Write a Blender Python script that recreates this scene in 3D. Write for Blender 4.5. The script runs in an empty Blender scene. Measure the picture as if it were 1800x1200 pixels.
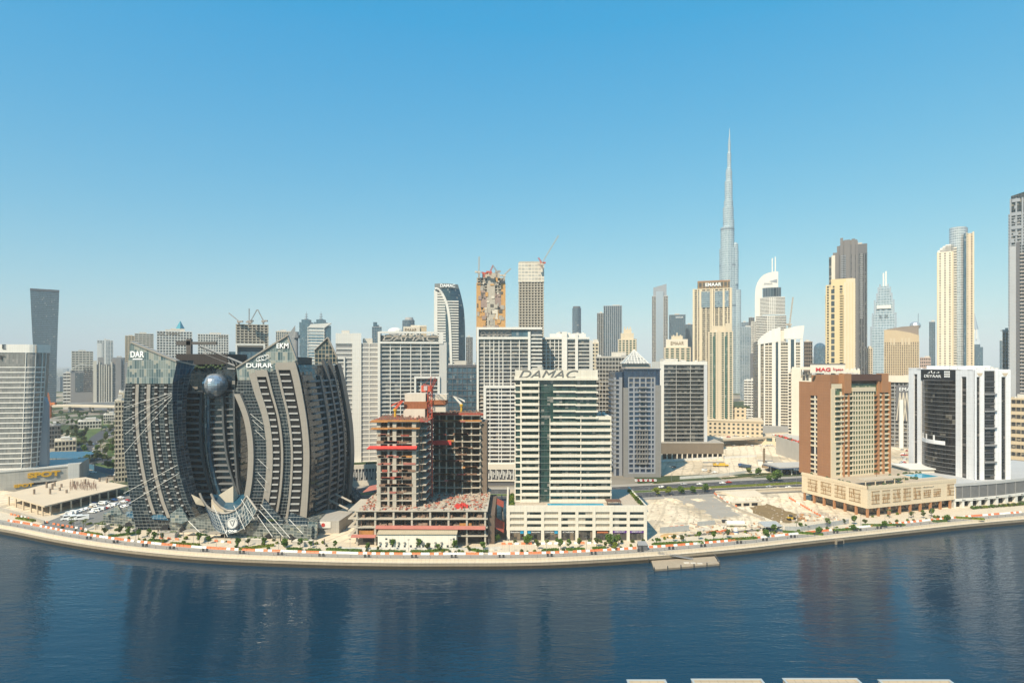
import bpy, bmesh, math, random
from mathutils import Vector, Matrix
R = math.radians
random.seed(7)
S = bpy.context.scene
COL = S.collection
# ------------------------------------------------------------------ camera
CH, FP, CX, HY = 90.0, 1050.0, 900.0, 640.0     # eye height, focal length / horizon measured on an 1800 px wide photo
cam_data = bpy.data.cameras.new("camera")
cam = bpy.data.objects.new("camera", cam_data)
COL.objects.link(cam)
cam.location = (0, 0, CH)
cam.rotation_euler = (R(90), 0, 0)
cam_data.sensor_width = 36
cam_data.lens = 36 * FP / 1800
cam_data.shift_y = (HY - 600) / 1800
cam_data.clip_start = 1
cam_data.clip_end = 60000
S.camera = cam
# ------------------------------------------------------------------ world / sun / exposure
SUN_EL, SUN_AZ = 47.0, 212.0    # azimuth clockwise from +Y: behind the camera, to the left
world = bpy.data.worlds.new("World")
S.world = world
world.use_nodes = True
wn = world.node_tree
for n in list(wn.nodes): wn.nodes.remove(n)
sky = wn.nodes.new("ShaderNodeTexSky")
sky.sky_type = 'NISHITA'
sky.sun_disc = False
sky.sun_elevation = R(SUN_EL)
sky.sun_rotation = R(SUN_AZ)
sky.altitude = 0
sky.air_density = 1.0
sky.dust_density = 0.4
sky.ozone_density = 2.0
hs = wn.nodes.new("ShaderNodeHueSaturation")
hs.inputs["Hue"].default_value = 0.485
hs.inputs["Saturation"].default_value = 1.5
hs.inputs["Value"].default_value = 1.0
bg = wn.nodes.new("ShaderNodeBackground")
bg.inputs["Strength"].default_value = 0.15
wo = wn.nodes.new("ShaderNodeOutputWorld")
wn.links.new(sky.outputs[0], hs.inputs["Color"])
sep = wn.nodes.new("ShaderNodeSeparateColor"); cmb = wn.nodes.new("ShaderNodeCombineColor")
wn.links.new(hs.outputs[0], sep.inputs[0])
for i_, (pw_, k_) in enumerate(((.62, .74), (.50, 1.30), (.20, 2.42))):      # photo-like response of the sky, per channel
    p_ = wn.nodes.new("ShaderNodeMath"); p_.operation = 'POWER'; p_.inputs[1].default_value = pw_
    m_ = wn.nodes.new("ShaderNodeMath"); m_.operation = 'MULTIPLY'; m_.inputs[1].default_value = k_
    wn.links.new(sep.outputs[i_], p_.inputs[0]); wn.links.new(p_.outputs[0], m_.inputs[0]); wn.links.new(m_.outputs[0], cmb.inputs[i_])
wn.links.new(cmb.outputs[0], bg.inputs["Color"])
wn.links.new(bg.outputs[0], wo.inputs["Surface"])
sd = bpy.data.lights.new("sun", 'SUN')
sd.energy = 4.8
sd.angle = R(0.5)
sd.color = (1.0, 0.87, 0.66)
sun = bpy.data.objects.new("sun", sd)
COL.objects.link(sun)
_az, _el = R(SUN_AZ), R(SUN_EL)
SUNDIR = Vector((math.sin(_az) * math.cos(_el), math.cos(_az) * math.cos(_el), math.sin(_el)))
sun.rotation_euler = SUNDIR.to_track_quat('Z', 'Y').to_euler()
sun.location = (-300, -300, 400)
S.view_settings.view_transform = 'Standard'
S.view_settings.look = 'None'
S.view_settings.exposure = 0.65
S.view_settings.gamma = 1.0
S.cycles.max_bounces = 6
S.cycles.diffuse_bounces = 3
S.cycles.glossy_bounces = 3
S.cycles.volume_bounces = 0
S.cycles.sample_clamp_indirect = 2.5
# ------------------------------------------------------------------ measuring helpers
def PX(px, D): return (px - CX) / FP * D
def PZ(py, D): return CH - (py - HY) / FP * D
def GD(py, z=0.0): return (CH - z) * FP / (py - HY)       # depth of a ground point seen at row py
def G(px, py, z=0.0):
    d = GD(py, z)
    return (PX(px, d), d)
def lerp(a, b, t): return a + (b - a) * t
def curve(pts, D):
    """photo curve (column, row) at depth D -> function height -> x"""
    q = sorted((PZ(y, D), PX(x, D)) for x, y in pts)
    zs = [a for a, _ in q]; xs = [b for _, b in q]
    n = len(zs)
    ms = []
    for i in range(n):
        a = max(i - 1, 0); b = min(i + 1, n - 1)
        ms.append((xs[b] - xs[a]) / (zs[b] - zs[a]))
    def f(z):
        if z <= zs[0]: return xs[0] + ms[0] * (z - zs[0])
        if z >= zs[-1]: return xs[-1] + ms[-1] * (z - zs[-1])
        i = 0
        while z > zs[i + 1]: i += 1
        h = zs[i + 1] - zs[i]; t = (z - zs[i]) / h
        return ((2*t**3 - 3*t*t + 1) * xs[i] + (t**3 - 2*t*t + t) * h * ms[i]
                + (-2*t**3 + 3*t*t) * xs[i+1] + (t**3 - t*t) * h * ms[i+1])
    return f
# ------------------------------------------------------------------ mesh builder
class MB:
    def __init__(s): s.v = []; s.f = []; s.uv = []
    def face(s, pts, uvs=None):
        pts = [Vector(p) for p in pts]
        i = len(s.v); s.v += pts
        s.f.append(tuple(range(i, i + len(pts))))
        if uvs is None:
            n = Vector((0, 0, 0))
            for k in range(len(pts)):
                a, b = pts[k], pts[(k + 1) % len(pts)]
                n += Vector(((a.y-b.y)*(a.z+b.z), (a.z-b.z)*(a.x+b.x), (a.x-b.x)*(a.y+b.y)))
            if n.length > 0: n.normalize()
            if abs(n.z) < .75:
                t = Vector((-n.y, n.x, 0)); t.normalize()
                uvs = [(p.dot(t), p.z) for p in pts]
            else: uvs = [(p.x, p.y) for p in pts]
        s.uv += uvs
    def box(s, x0, y0, z0, x1, y1, z1):
        a = [(x0,y0,z0),(x1,y0,z0),(x1,y1,z0),(x0,y1,z0),(x0,y0,z1),(x1,y0,z1),(x1,y1,z1),(x0,y1,z1)]
        for q in ((0,1,5,4),(1,2,6,5),(2,3,7,6),(3,0,4,7),(4,5,6,7),(3,2,1,0)): s.face([a[k] for k in q])
        return s
    def obox(s, c, ax, ay, h, lx, ly, z0, z1):
        """box on a rotated footprint: centre c, unit axis angle h"""
        ca, sa = math.cos(h), math.sin(h)
        P = [(c[0]+ca*x-sa*y, c[1]+sa*x+ca*y) for x, y in ((-lx/2,-ly/2),(lx/2,-ly/2),(lx/2,ly/2),(-lx/2,ly/2))]
        return s.prism(P, z0, z1)
    def fbox(s, F, u0, u1, z0, z1, o0, o1, nu=1, nz=1):
        us = [lerp(u0,u1,i/nu) for i in range(nu+1)]; zs = [lerp(z0,z1,i/nz) for i in range(nz+1)]
        for i in range(nu):
            for j in range(nz):
                a,b,c,d = us[i],us[i+1],zs[j],zs[j+1]
                s.face([F(a,c,o1),F(b,c,o1),F(b,d,o1),F(a,d,o1)])
        for i in range(nu):
            a,b = us[i],us[i+1]
            s.face([F(a,z1,o1),F(b,z1,o1),F(b,z1,o0),F(a,z1,o0)])
            s.face([F(a,z0,o0),F(b,z0,o0),F(b,z0,o1),F(a,z0,o1)])
        for j in range(nz):
            c,d = zs[j],zs[j+1]
            s.face([F(u0,c,o0),F(u0,c,o1),F(u0,d,o1),F(u0,d,o0)])
            s.face([F(u1,c,o1),F(u1,c,o0),F(u1,d,o0),F(u1,d,o1)])
        return s
    def sheet(s, F, u0, u1, z0, z1, nu=1, nz=1, o=0, usc=1.0):
        for i in range(nu):
            for j in range(nz):
                a,b = lerp(u0,u1,i/nu),lerp(u0,u1,(i+1)/nu); c,d = lerp(z0,z1,j/nz),lerp(z0,z1,(j+1)/nz)
                s.face([F(a,c,o),F(b,c,o),F(b,d,o),F(a,d,o)],[(a*usc,c),(b*usc,c),(b*usc,d),(a*usc,d)])
        return s
    def prism(s, poly, z0, z1, top=None):
        ar = sum(poly[i][0]*poly[(i+1)%len(poly)][1]-poly[(i+1)%len(poly)][0]*poly[i][1] for i in range(len(poly)))
        if ar < 0: poly = poly[::-1]; top = top[::-1] if top else None
        n = len(poly); T = top or poly
        zt = z1 if isinstance(z1, (list, tuple)) else [z1]*n
        d = 0.0
        for i in range(n):
            k = (i+1) % n
            L = math.hypot(poly[k][0]-poly[i][0], poly[k][1]-poly[i][1])
            s.face([(*poly[i],z0),(*poly[k],z0),(*T[k],zt[k]),(*T[i],zt[i])],[(d,z0),(d+L,z0),(d+L,zt[k]),(d,zt[i])])
            d += L
        s.face([(*T[i],zt[i]) for i in range(n)])
        s.face([(*poly[i],z0) for i in range(n)][::-1])
        return s
    def cyl(s, x, y, r, z0, z1, n=12, r2=None):
        r2 = r if r2 is None else r2
        A = [(x+r*math.cos(2*math.pi*i/n), y+r*math.sin(2*math.pi*i/n)) for i in range(n)]
        B = [(x+r2*math.cos(2*math.pi*i/n), y+r2*math.sin(2*math.pi*i/n)) for i in range(n)]
        return s.prism(A, z0, z1, B)
    def tube(s, p, q, r, n=5, r2=None):
        p, q = Vector(p), Vector(q); d = (q-p)
        if d.length < 1e-6: return s
        d.normalize(); r2 = r if r2 is None else r2
        a = d.cross(Vector((0,0,1)));
        if a.length < 1e-3: a = Vector((1,0,0))
        a.normalize(); b = d.cross(a)
        A = [p+(a*math.cos(2*math.pi*i/n)+b*math.sin(2*math.pi*i/n))*r for i in range(n)]
        B = [q+(a*math.cos(2*math.pi*i/n)+b*math.sin(2*math.pi*i/n))*r2 for i in range(n)]
        for i in range(n):
            k=(i+1)%n; s.face([A[k],A[i],B[i],B[k]])
        s.face(A); s.face(B[::-1])
        return s
    def path(s, pts, r, n=5):
        for a, b in zip(pts, pts[1:]): s.tube(a, b, r, n)
        return s
    def ball(s, c, rx, ry, rz, nu=16, nv=10):
        c = Vector(c)
        def P(i, j):
            a, b = 2*math.pi*i/nu, math.pi*j/nv - math.pi/2
            return c + Vector((rx*math.cos(b)*math.cos(a), ry*math.cos(b)*math.sin(a), rz*math.sin(b)))
        for i in range(nu):
            for j in range(nv):
                q = [P(i,j),P(i+1,j),P(i+1,j+1),P(i,j+1)]
                if j == 0: q = [q[0],q[2],q[3]]
                elif j == nv-1: q = [q[0],q[1],q[2]]
                s.face(q)
        return s
    def slab(s, poly3, nrm, t):
        """flat 3-D polygon given a thickness t along -nrm"""
        P = [Vector(p) for p in poly3]; n = Vector(nrm).normalized()
        a = Vector((0,0,0))
        for k in range(len(P)): a += P[k].cross(P[(k+1)%len(P)])
        if a.dot(n) < 0: P = P[::-1]
        B = [p - n*t for p in P]
        s.face(P); s.face(B[::-1])
        for i in range(len(P)):
            k = (i+1) % len(P); s.face([B[i],B[k],P[k],P[i]])
        return s
    def mesh(s, name, mat):
        me = bpy.data.meshes.new(name)
        me.from_pydata(s.v, [], s.f)
        ul = me.uv_layers.new(name="UVMap")
        flat = [c for u in s.uv for c in u]
        ul.data.foreach_set("uv", flat)
        for m in (mat if isinstance(mat, (list, tuple)) else [mat]): me.materials.append(m)
        return me
    def build(s, name, mat, parent=None, label=None):
        if not s.f: return None
        o = bpy.data.objects.new(name, s.mesh(name, mat))
        COL.objects.link(o)
        if parent is not None: o.parent = parent
        if label: o["label"] = label
        return o
def thing(name, label, cat, loc=(0,0,0), rz=0, group=None):
    o = bpy.data.objects.new(name, None); COL.objects.link(o)
    o.empty_display_size = 0.5
    o.location = loc; o.rotation_euler = (0, 0, rz)
    o["label"] = label; o["category"] = cat
    if group: o["group"] = group
    return o
def tag(o, label, cat, group=None):
    o["label"] = label; o["category"] = cat
    if group: o["group"] = group
    return o
def struct(mb, name, mat, kind="structure"):
    o = mb.build(name, mat); o["kind"] = kind; return o
def dup(root, loc, rz=0, label=None, scale=None):
    r = root.copy(); COL.objects.link(r); r.location = loc; r.rotation_euler = (0,0,rz)
    if label: r["label"] = label
    if scale: r.scale = scale if isinstance(scale,(tuple,list)) else (scale,)*3
    for ch in list(root.children):
        c = ch.copy(); COL.objects.link(c); c.parent = r
        for g in list(ch.children):
            d = g.copy(); COL.objects.link(d); d.parent = c
    return r
def text(name, s, mat, parent, loc, w=None, h=1.0, rot=(math.pi/2,0,0), ext=.12, shear=0.0, bold=0.0):
    """raised lettering, bottom-left corner at loc, scaled to height h and width w"""
    cu = bpy.data.curves.new(name, 'FONT'); cu.body = s; cu.size = 1.0; cu.extrude = 0.05; cu.shear = shear; cu.offset = bold
    to = bpy.data.objects.new(name, cu); COL.objects.link(to)
    bpy.context.view_layer.update()
    dg = bpy.context.evaluated_depsgraph_get()
    me = bpy.data.meshes.new_from_object(to.evaluated_get(dg))
    bpy.data.objects.remove(to); bpy.data.curves.remove(cu)
    xs = [v.co.x for v in me.vertices]; ys = [v.co.y for v in me.vertices]
    if not xs: return None
    x0,x1,y0,y1 = min(xs),max(xs),min(ys),max(ys)
    sy = h/(y1-y0); sx = (w/(x1-x0)) if w else sy
    for v in me.vertices: v.co = ((v.co.x-x0)*sx, (v.co.y-y0)*sy, v.co.z/0.05*ext)
    me.materials.clear(); me.materials.append(mat)
    me.uv_layers.new(name="UVMap") if not me.uv_layers else None
    o = bpy.data.objects.new(name, me); COL.objects.link(o)
    o.location = loc; o.rotation_euler = rot
    if parent: o.parent = parent
    return o
# ------------------------------------------------------------------ materials
def _nt(name):
    m = bpy.data.materials.new(name); m.use_nodes = True
    nt = m.node_tree; b = nt.nodes["Principled BSDF"]
    return m, nt, b
def N(nt, t, **kw):
    n = nt.nodes.new("ShaderNode" + t)
    for k, v in kw.items(): setattr(n, k, v)
    return n
def math_n(nt, op, a, b=None, c=None):
    n = N(nt, "Math", operation=op)
    for i, x in enumerate((a, b, c)):
        if x is None: continue
        if isinstance(x, (int, float)): n.inputs[i].default_value = x
        else: nt.links.new(x, n.inputs[i])
    return n.outputs[0]
def mixc(nt, f, a, b):
    n = N(nt, "Mix", data_type='RGBA')
    for s, x in ((0, f), (6, a), (7, b)):
        if hasattr(x, "is_output"): nt.links.new(x, n.inputs[s])
        elif isinstance(x, (int, float)): n.inputs[s].default_value = x
        else: n.inputs[s].default_value = (*x, 1)
    return n.outputs[2]
MC = {}
def paint(name, col, rough=.65, var=.12, scale=.12, streak=.10, metal=0.0, joints=None, jcol=None, spec=.4, bump=0.0):
    """painted / stone / concrete surface with blotches, rain streaks and optional panel joints (du, dz, width)"""
    if name in MC: return MC[name]
    m, nt, b = _nt(name)
    tc = N(nt, "TexCoord")
    no = N(nt, "TexNoise"); no.inputs["Scale"].default_value = scale; no.inputs["Detail"].default_value = 6
    nt.links.new(tc.outputs["Object"], no.inputs["Vector"])
    mp = N(nt, "Mapping"); mp.inputs["Scale"].default_value = (.9, .9, .05)
    nt.links.new(tc.outputs["Object"], mp.inputs["Vector"])
    n2 = N(nt, "TexNoise"); n2.inputs["Scale"].default_value = 1.0; n2.inputs["Detail"].default_value = 3
    nt.links.new(mp.outputs[0], n2.inputs["Vector"])
    f1 = math_n(nt, 'MULTIPLY_ADD', no.outputs[0], 2*var, 1-var)
    f2 = math_n(nt, 'MULTIPLY_ADD', n2.outputs[0], 2*streak, 1-streak)
    f = math_n(nt, 'MULTIPLY', f1, f2)
    v = N(nt, "VectorMath", operation='SCALE'); v.inputs[0].default_value = col; nt.links.new(f, v.inputs["Scale"])
    out = v.outputs[0]
    if joints:
        uv = N(nt, "UVMap"); sp = N(nt, "SeparateXYZ"); nt.links.new(uv.outputs[0], sp.inputs[0])
        a = math_n(nt, 'LESS_THAN', math_n(nt, 'FRACT', math_n(nt, 'DIVIDE', sp.outputs[0], joints[0])), joints[2]/joints[0])
        c = math_n(nt, 'LESS_THAN', math_n(nt, 'FRACT', math_n(nt, 'DIVIDE', sp.outputs[1], joints[1])), joints[2]/joints[1])
        k = math_n(nt, 'MAXIMUM', a, c)
        out = mixc(nt, k, out, jcol or tuple(x*.62 for x in col))
    nt.links.new(out, b.inputs["Base Color"])
    b.inputs["Roughness"].default_value = rough; b.inputs["Metallic"].default_value = metal
    b.inputs["Specular IOR Level"].default_value = spec
    if bump:
        bp = N(nt, "Bump"); bp.inputs["Strength"].default_value = bump; bp.inputs["Distance"].default_value = .3
        n3 = N(nt, "TexNoise"); n3.inputs["Scale"].default_value = 1.5; n3.inputs["Detail"].default_value = 5
        nt.links.new(tc.outputs["Object"], n3.inputs["Vector"]); nt.links.new(n3.outputs[0], bp.inputs["Height"])
        nt.links.new(bp.outputs[0], b.inputs["Normal"])
    MC[name] = m
    return m
def gridmat(name, frame, g1, g2, du, dz, fu, fv, curtain=.12, ccol=(.30,.28,.25), rough=.07, wob=.03, ior=1.8, frough=.6, u0=0.0, v0=0.0, sub=None, metal=0.0):
    """panes on a du x dz metre grid between frames (fu, fv metres wide); every pane its own tint, tilt and blind"""
    if name in MC: return MC[name]
    m, nt, b = _nt(name)
    uv = N(nt, "UVMap"); sp = N(nt, "SeparateXYZ"); nt.links.new(uv.outputs[0], sp.inputs[0])
    U = math_n(nt, 'DIVIDE', math_n(nt, 'ADD', sp.outputs[0], 500*du + u0), du)
    V = math_n(nt, 'DIVIDE', math_n(nt, 'ADD', sp.outputs[1], 50*dz + v0), dz)
    fu_, fv_ = math_n(nt, 'FRACT', U), math_n(nt, 'FRACT', V)
    k = math_n(nt, 'MAXIMUM', math_n(nt, 'LESS_THAN', fu_, fu/du), math_n(nt, 'LESS_THAN', fv_, fv/dz))
    if sub:
        k2 = math_n(nt, 'LESS_THAN', math_n(nt, 'FRACT', math_n(nt, 'MULTIPLY', U, sub)), .06*sub)
    cb = N(nt, "CombineXYZ"); nt.links.new(math_n(nt, 'FLOOR', U), cb.inputs[0]); nt.links.new(math_n(nt, 'FLOOR', V), cb.inputs[1])
    wn_ = N(nt, "TexWhiteNoise", noise_dimensions='2D'); nt.links.new(cb.outputs[0], wn_.inputs["Vector"])
    cs = N(nt, "SeparateColor"); nt.links.new(wn_.outputs["Color"], cs.inputs[0])
    g = mixc(nt, cs.outputs[0], g1, g2)
    cm = math_n(nt, 'LESS_THAN', cs.outputs[1], curtain)
    # a blind hangs part way down the pane
    cm = math_n(nt, 'MULTIPLY', cm, math_n(nt, 'GREATER_THAN', fv_, math_n(nt, 'MULTIPLY', cs.outputs[2], .8)))
    g = mixc(nt, math_n(nt, 'MULTIPLY', cm, .75), g, ccol)
    nz = N(nt, "TexNoise"); nz.inputs["Scale"].default_value = .06
    tc = N(nt, "TexCoord"); nt.links.new(tc.outputs["Object"], nz.inputs["Vector"])
    fr = N(nt, "VectorMath", operation='SCALE'); fr.inputs[0].default_value = frame
    nt.links.new(math_n(nt, 'MULTIPLY_ADD', nz.outputs[0], .3, .85), fr.inputs["Scale"])
    out = mixc(nt, k, g, fr.outputs[0])
    nt.links.new(out, b.inputs["Base Color"])
    nt.links.new(math_n(nt, 'MULTIPLY_ADD', k, frough-rough, rough), b.inputs["Roughness"])
    if metal: nt.links.new(math_n(nt, 'MULTIPLY', math_n(nt, 'SUBTRACT', 1.0, k), metal), b.inputs["Metallic"])
    b.inputs["IOR"].default_value = ior
    nt.links.new(math_n(nt, 'MULTIPLY_ADD', k, -.4, .5), b.inputs["Specular IOR Level"])
    if wob:
        ge = N(nt, "NewGeometry")
        sb = N(nt, "VectorMath", operation='SUBTRACT'); nt.links.new(wn_.outputs["Color"], sb.inputs[0]); sb.inputs[1].default_value = (.5,.5,.5)
        sc = N(nt, "VectorMath", operation='SCALE'); nt.links.new(sb.outputs[0], sc.inputs[0]); sc.inputs["Scale"].default_value = wob
        ad = N(nt, "VectorMath", operation='ADD'); nt.links.new(ge.outputs["Normal"], ad.inputs[0]); nt.links.new(sc.outputs[0], ad.inputs[1])
        nm = N(nt, "VectorMath", operation='NORMALIZE'); nt.links.new(ad.outputs[0], nm.inputs[0])
        nt.links.new(nm.outputs[0], b.inputs["Normal"])
    MC[name] = m
    return m
def plain(name, col, rough=.5, metal=0.0, spec=.5):
    return paint(name, col, rough, .04, .5, 0.0, metal, spec=spec)
# frames of a box building: width w centred on x, front at y = 0, depth d
def front(w): return lambda u, z, o: (u - w/2, -o, z)
def right(w, d): return lambda u, z, o: (w/2 + o, u, z)
def left(w, d): return lambda u, z, o: (-w/2 - o, d - u, z)
def back(w, d): return lambda u, z, o: (w/2 - u, d + o, z)
# ================================================================== GROUND, WATER, QUAY
WATER_Z = -4.0
_q = [(-700,885),(-400,893),(-200,908),(0,938),(100,958),(200,974),(300,985),(400,992),(500,996),(600,999),(700,1000.5),(800,1000.5),(900,1000),(1000,997),(1140,988.5),
      (1300,974.5),(1400,963),(1500,952),(1600,941),(1700,930),(1800,921),(2000,905),(2300,888),(2700,870)]
QP = sorted((PX(x, 94*FP/(y-HY)), 94*FP/(y-HY)) for x, y in _q)
def qy0(x):
    if x <= QP[0][0]: return QP[0][1]
    if x >= QP[-1][0]: return QP[-1][1]
    i = 0
    while x > QP[i+1][0]: i += 1
    n = len(QP)
    def m(k):
        a, b = max(k-1,0), min(k+1,n-1); return (QP[b][1]-QP[a][1])/(QP[b][0]-QP[a][0])
    h = QP[i+1][0]-QP[i][0]; t = (x-QP[i][0])/h
    return ((2*t**3-3*t*t+1)*QP[i][1] + (t**3-2*t*t+t)*h*m(i) + (-2*t**3+3*t*t)*QP[i+1][1] + (t**3-t*t)*h*m(i+1))
def slope(x): return (qy0(x+2)-qy0(x-2))/4
def qy(x, off): return qy0(x) + off*math.sqrt(1+slope(x)**2)
XS = [-700+ i*5 for i in range(281)]
def strip(o0, o1, z, xs=None):
    mb = MB(); xs = xs or XS
    for a, b in zip(xs, xs[1:]): mb.face([(a,qy(a,o0),z),(b,qy(b,o0),z),(b,qy(b,o1),z),(a,qy(a,o1),z)])
    return mb
# --- materials
def sandmat():
    m, nt, b = _nt("sand"); tc = N(nt, "TexCoord")
    n1 = N(nt,"TexNoise"); n1.inputs["Scale"].default_value=.012; n1.inputs["Detail"].default_value=9; n1.inputs["Distortion"].default_value=1.2
    n2 = N(nt,"TexNoise"); n2.inputs["Scale"].default_value=.25; n2.inputs["Detail"].default_value=6
    for n in (n1,n2): nt.links.new(tc.outputs["Object"], n.inputs["Vector"])
    r = N(nt,"ValToRGB"); e = r.color_ramp.elements
    e[0].position=.34; e[0].color=(.46,.375,.265,1); e[1].position=.7; e[1].color=(.72,.62,.48,1)
    x = r.color_ramp.elements.new(.5); x.color=(.62,.525,.395,1)
    nt.links.new(n1.outputs[0], r.inputs[0])
    # wheel tracks: thin distorted curves, grey gravel patches
    def tracks(rot, sc, dist):
        mp = N(nt,"Mapping"); mp.inputs["Rotation"].default_value=(0,0,R(rot)); nt.links.new(tc.outputs["Object"], mp.inputs["Vector"])
        wv = N(nt,"TexWave"); wv.inputs["Scale"].default_value=sc; wv.inputs["Distortion"].default_value=dist; wv.inputs["Detail"].default_value=2; wv.inputs["Detail Scale"].default_value=.35
        nt.links.new(mp.outputs[0], wv.inputs["Vector"]); return math_n(nt,'GREATER_THAN',wv.outputs[0],.90)
    tk = tracks(20,.045,5)
    n3 = N(nt,"TexNoise"); n3.inputs["Scale"].default_value=.03; n3.inputs["Detail"].default_value=10; nt.links.new(tc.outputs["Object"], n3.inputs["Vector"])
    tk = math_n(nt,'MULTIPLY',tk,math_n(nt,'MULTIPLY',n3.outputs[0],.6))
    gp = math_n(nt,'MULTIPLY',math_n(nt,'GREATER_THAN',n3.outputs[0],.57),.6)
    cgr = mixc(nt,gp,r.outputs[0],(.33,.29,.235)); cgr = mixc(nt,tk,cgr,(.25,.205,.15))
    v = N(nt,"VectorMath",operation='SCALE'); nt.links.new(cgr, v.inputs[0]); nt.links.new(math_n(nt,'MULTIPLY_ADD',n2.outputs[0],.9,.55), v.inputs["Scale"])
    nt.links.new(v.outputs[0], b.inputs["Base Color"]); b.inputs["Roughness"].default_value=.95; b.inputs["Specular IOR Level"].default_value=.1
    bp = N(nt,"Bump"); bp.inputs["Strength"].default_value=.6; bp.inputs["Distance"].default_value=.6; nt.links.new(n2.outputs[0], bp.inputs["Height"]); nt.links.new(bp.outputs[0], b.inputs["Normal"])
    return m
def groundmat():
    """city ground: pale sand and grey lots near by, mixed greenery and roofs-grey farther out"""
    m, nt, b = _nt("city_ground"); tc = N(nt,"TexCoord")
    v = N(nt,"TexVoronoi"); v.inputs["Scale"].default_value=.012; v.inputs["Randomness"].default_value=.9
    n1 = N(nt,"TexNoise"); n1.inputs["Scale"].default_value=.02; n1.inputs["Detail"].default_value=8
    for n in (v,n1): nt.links.new(tc.outputs["Object"], n.inputs["Vector"])
    sc = N(nt,"SeparateColor"); nt.links.new(v.outputs["Color"], sc.inputs[0])
    r = N(nt,"ValToRGB"); r.color_ramp.interpolation='CONSTANT'; e=r.color_ramp.elements
    e[0].position=0; e[0].color=(.33,.28,.21,1); e[1].position=.35; e[1].color=(.13,.125,.115,1)
    for p,c in ((.5,(.055,.075,.035,1)),(.68,(.24,.215,.18,1)),(.86,(.075,.09,.05,1))):
        q=e.new(p); q.color=c
    nt.links.new(sc.outputs[0], r.inputs[0])
    k = N(nt,"VectorMath",operation='SCALE'); nt.links.new(r.outputs[0],k.inputs[0]); nt.links.new(math_n(nt,'MULTIPLY_ADD',n1.outputs[0],.9,.5),k.inputs["Scale"])
    nt.links.new(k.outputs[0], b.inputs["Base Color"]); b.inputs["Roughness"].default_value=.95; b.inputs["Specular IOR Level"].default_value=.1
    return m
SAND, CITY = sandmat(), groundmat()
ASPH = paint("asphalt", (.062,.062,.066), .85, .25, .15, 0, bump=.1)
PAVE = paint("paving", (.56,.48,.37), .8, .16, .25, 0, joints=(1.2,1.2,.07))
PAVE_G = paint("grey_paving", (.33,.30,.26), .8, .14, .3, 0, joints=(.9,.9,.06))
STONE = paint("quay_stone", (.29,.24,.18), .75, .16, .4, .2, joints=(1.9,1.05,.06), bump=.15)
CONC = paint("concrete", (.34,.31,.27), .85, .2, .2, .2)
CONC_D = paint("dark_concrete", (.16,.15,.14), .9, .2, .2, .15)
WHITE = paint("white_paint", (.66,.63,.58), .6, .08, .15, .08)
GREY = paint("grey_metal", (.24,.24,.245), .45, .1, .3, .05)
DARK = paint("dark_metal", (.045,.047,.05), .45, .1, .3, .05)
GRASS = paint("lawn", (.07,.105,.022), .95, .45, .35, 0, bump=.5)
LINE = plain("road_line", (.62,.62,.6), .7)
GPAT = GRASS
# --- main ground sheet, one mesh reaching the horizon
mb = MB()
GX = [-22000,-9000,-4000,-2000,-1200,-900] + XS + [800,1000,1500,2500,5000,10000,22000]
for a, b in zip(GX, GX[1:]):
    y0a, y0b = qy(a,2), qy(b,2)
    for j in range(6):
        r = [0,.008,.03,.1,.35,.7,1]
        ya = [lerp(y0a,24000,r[j]),lerp(y0a,24000,r[j+1])]; yb = [lerp(y0b,24000,r[j]),lerp(y0b,24000,r[j+1])]
        mb.face([(a,ya[0],0),(b,yb[0],0),(b,yb[1],0),(a,ya[1],0)])
struct(mb, "ground", CITY)
# sandy building plots
def poly_sheet(name, pts, z, mat, kind="structure", rag=0.0):
    if rag:
        rq = random.Random(len(pts)+int(pts[0][0])); out = []
        for a, b in zip(pts, pts[1:]+pts[:1]):
            n = max(2, int(math.hypot(b[0]-a[0], b[1]-a[1])/2.5))
            out += [(lerp(a[0],b[0],i/n)+rq.gauss(0,rag), lerp(a[1],b[1],i/n)+rq.gauss(0,rag)) for i in range(n)]
        pts = out
    mb = MB(); mb.face([(x,y,z) for x,y in pts]); return struct(mb, name, mat, kind)
plot = [(-200,qy(-200,24))]+[(x_,qy(x_,24)) for x_ in range(-180,331,15)]+[(330,445),(90,398),(0,392),(-170,400)]
poly_sheet("sand_plot", plot, .05, SAND)
poly_sheet("sand_plot", [G(1100,838),G(1408,829),G(1650,815),G(1650,776),G(1408,757),G(1235,775),G(1160,806),G(1075,822)], .05, SAND)
poly_sheet("sand_plot", [(-420,445),(-300,405),(-230,398),(-200,qy(-200,22)),(-250,qy(-250,22)),(-300,qy(-300,22)),(-420,qy(-420,22))], .05, SAND)
struct(strip(9, 27, .10), "promenade", PAVE)
struct(strip(2.0, 9.02, .13), "quay_walkway", PAVE_G)
# --- quay wall: low ledge, face and wet foot
t = thing("quay_wall", "long curved stone quay wall along the canal with a pale ledge on top", "wall", (0,qy(0,0),0))
T0 = qy(0,0)
def qstrip(sec, nm, mat):
    mb = MB()
    for a, b in zip(XS, XS[1:]):
        for (o0,z0),(o1,z1) in zip(sec, sec[1:]):
            mb.face([(a,qy(a,o0)-T0,z0),(b,qy(b,o0)-T0,z0),(b,qy(b,o1)-T0,z1),(a,qy(a,o1)-T0,z1)],[(a,z0+o0),(b,z0+o0),(b,z1+o1),(a,z1+o1)])
    mb.build(nm, mat, t)
qstrip([(.15,-2.5),(.15,-.95)], "wall_face", STONE)
qstrip([(-.15,-6),(-.15,-2.5),(.15,-2.5)], "wet_footing", paint("wet_stone", (.055,.045,.032), .4, .3, .4, .2, joints=(1.9,1.05,.05)))
qstrip([(-.1,-1.15),(-.1,-.9),(1.7,-.9),(1.7,.35),(2.1,.35),(2.1,0)], "coping", paint("pale_coping", (.56,.48,.375), .7, .12, .4, .12, joints=(1.9,50,.08)))
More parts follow.
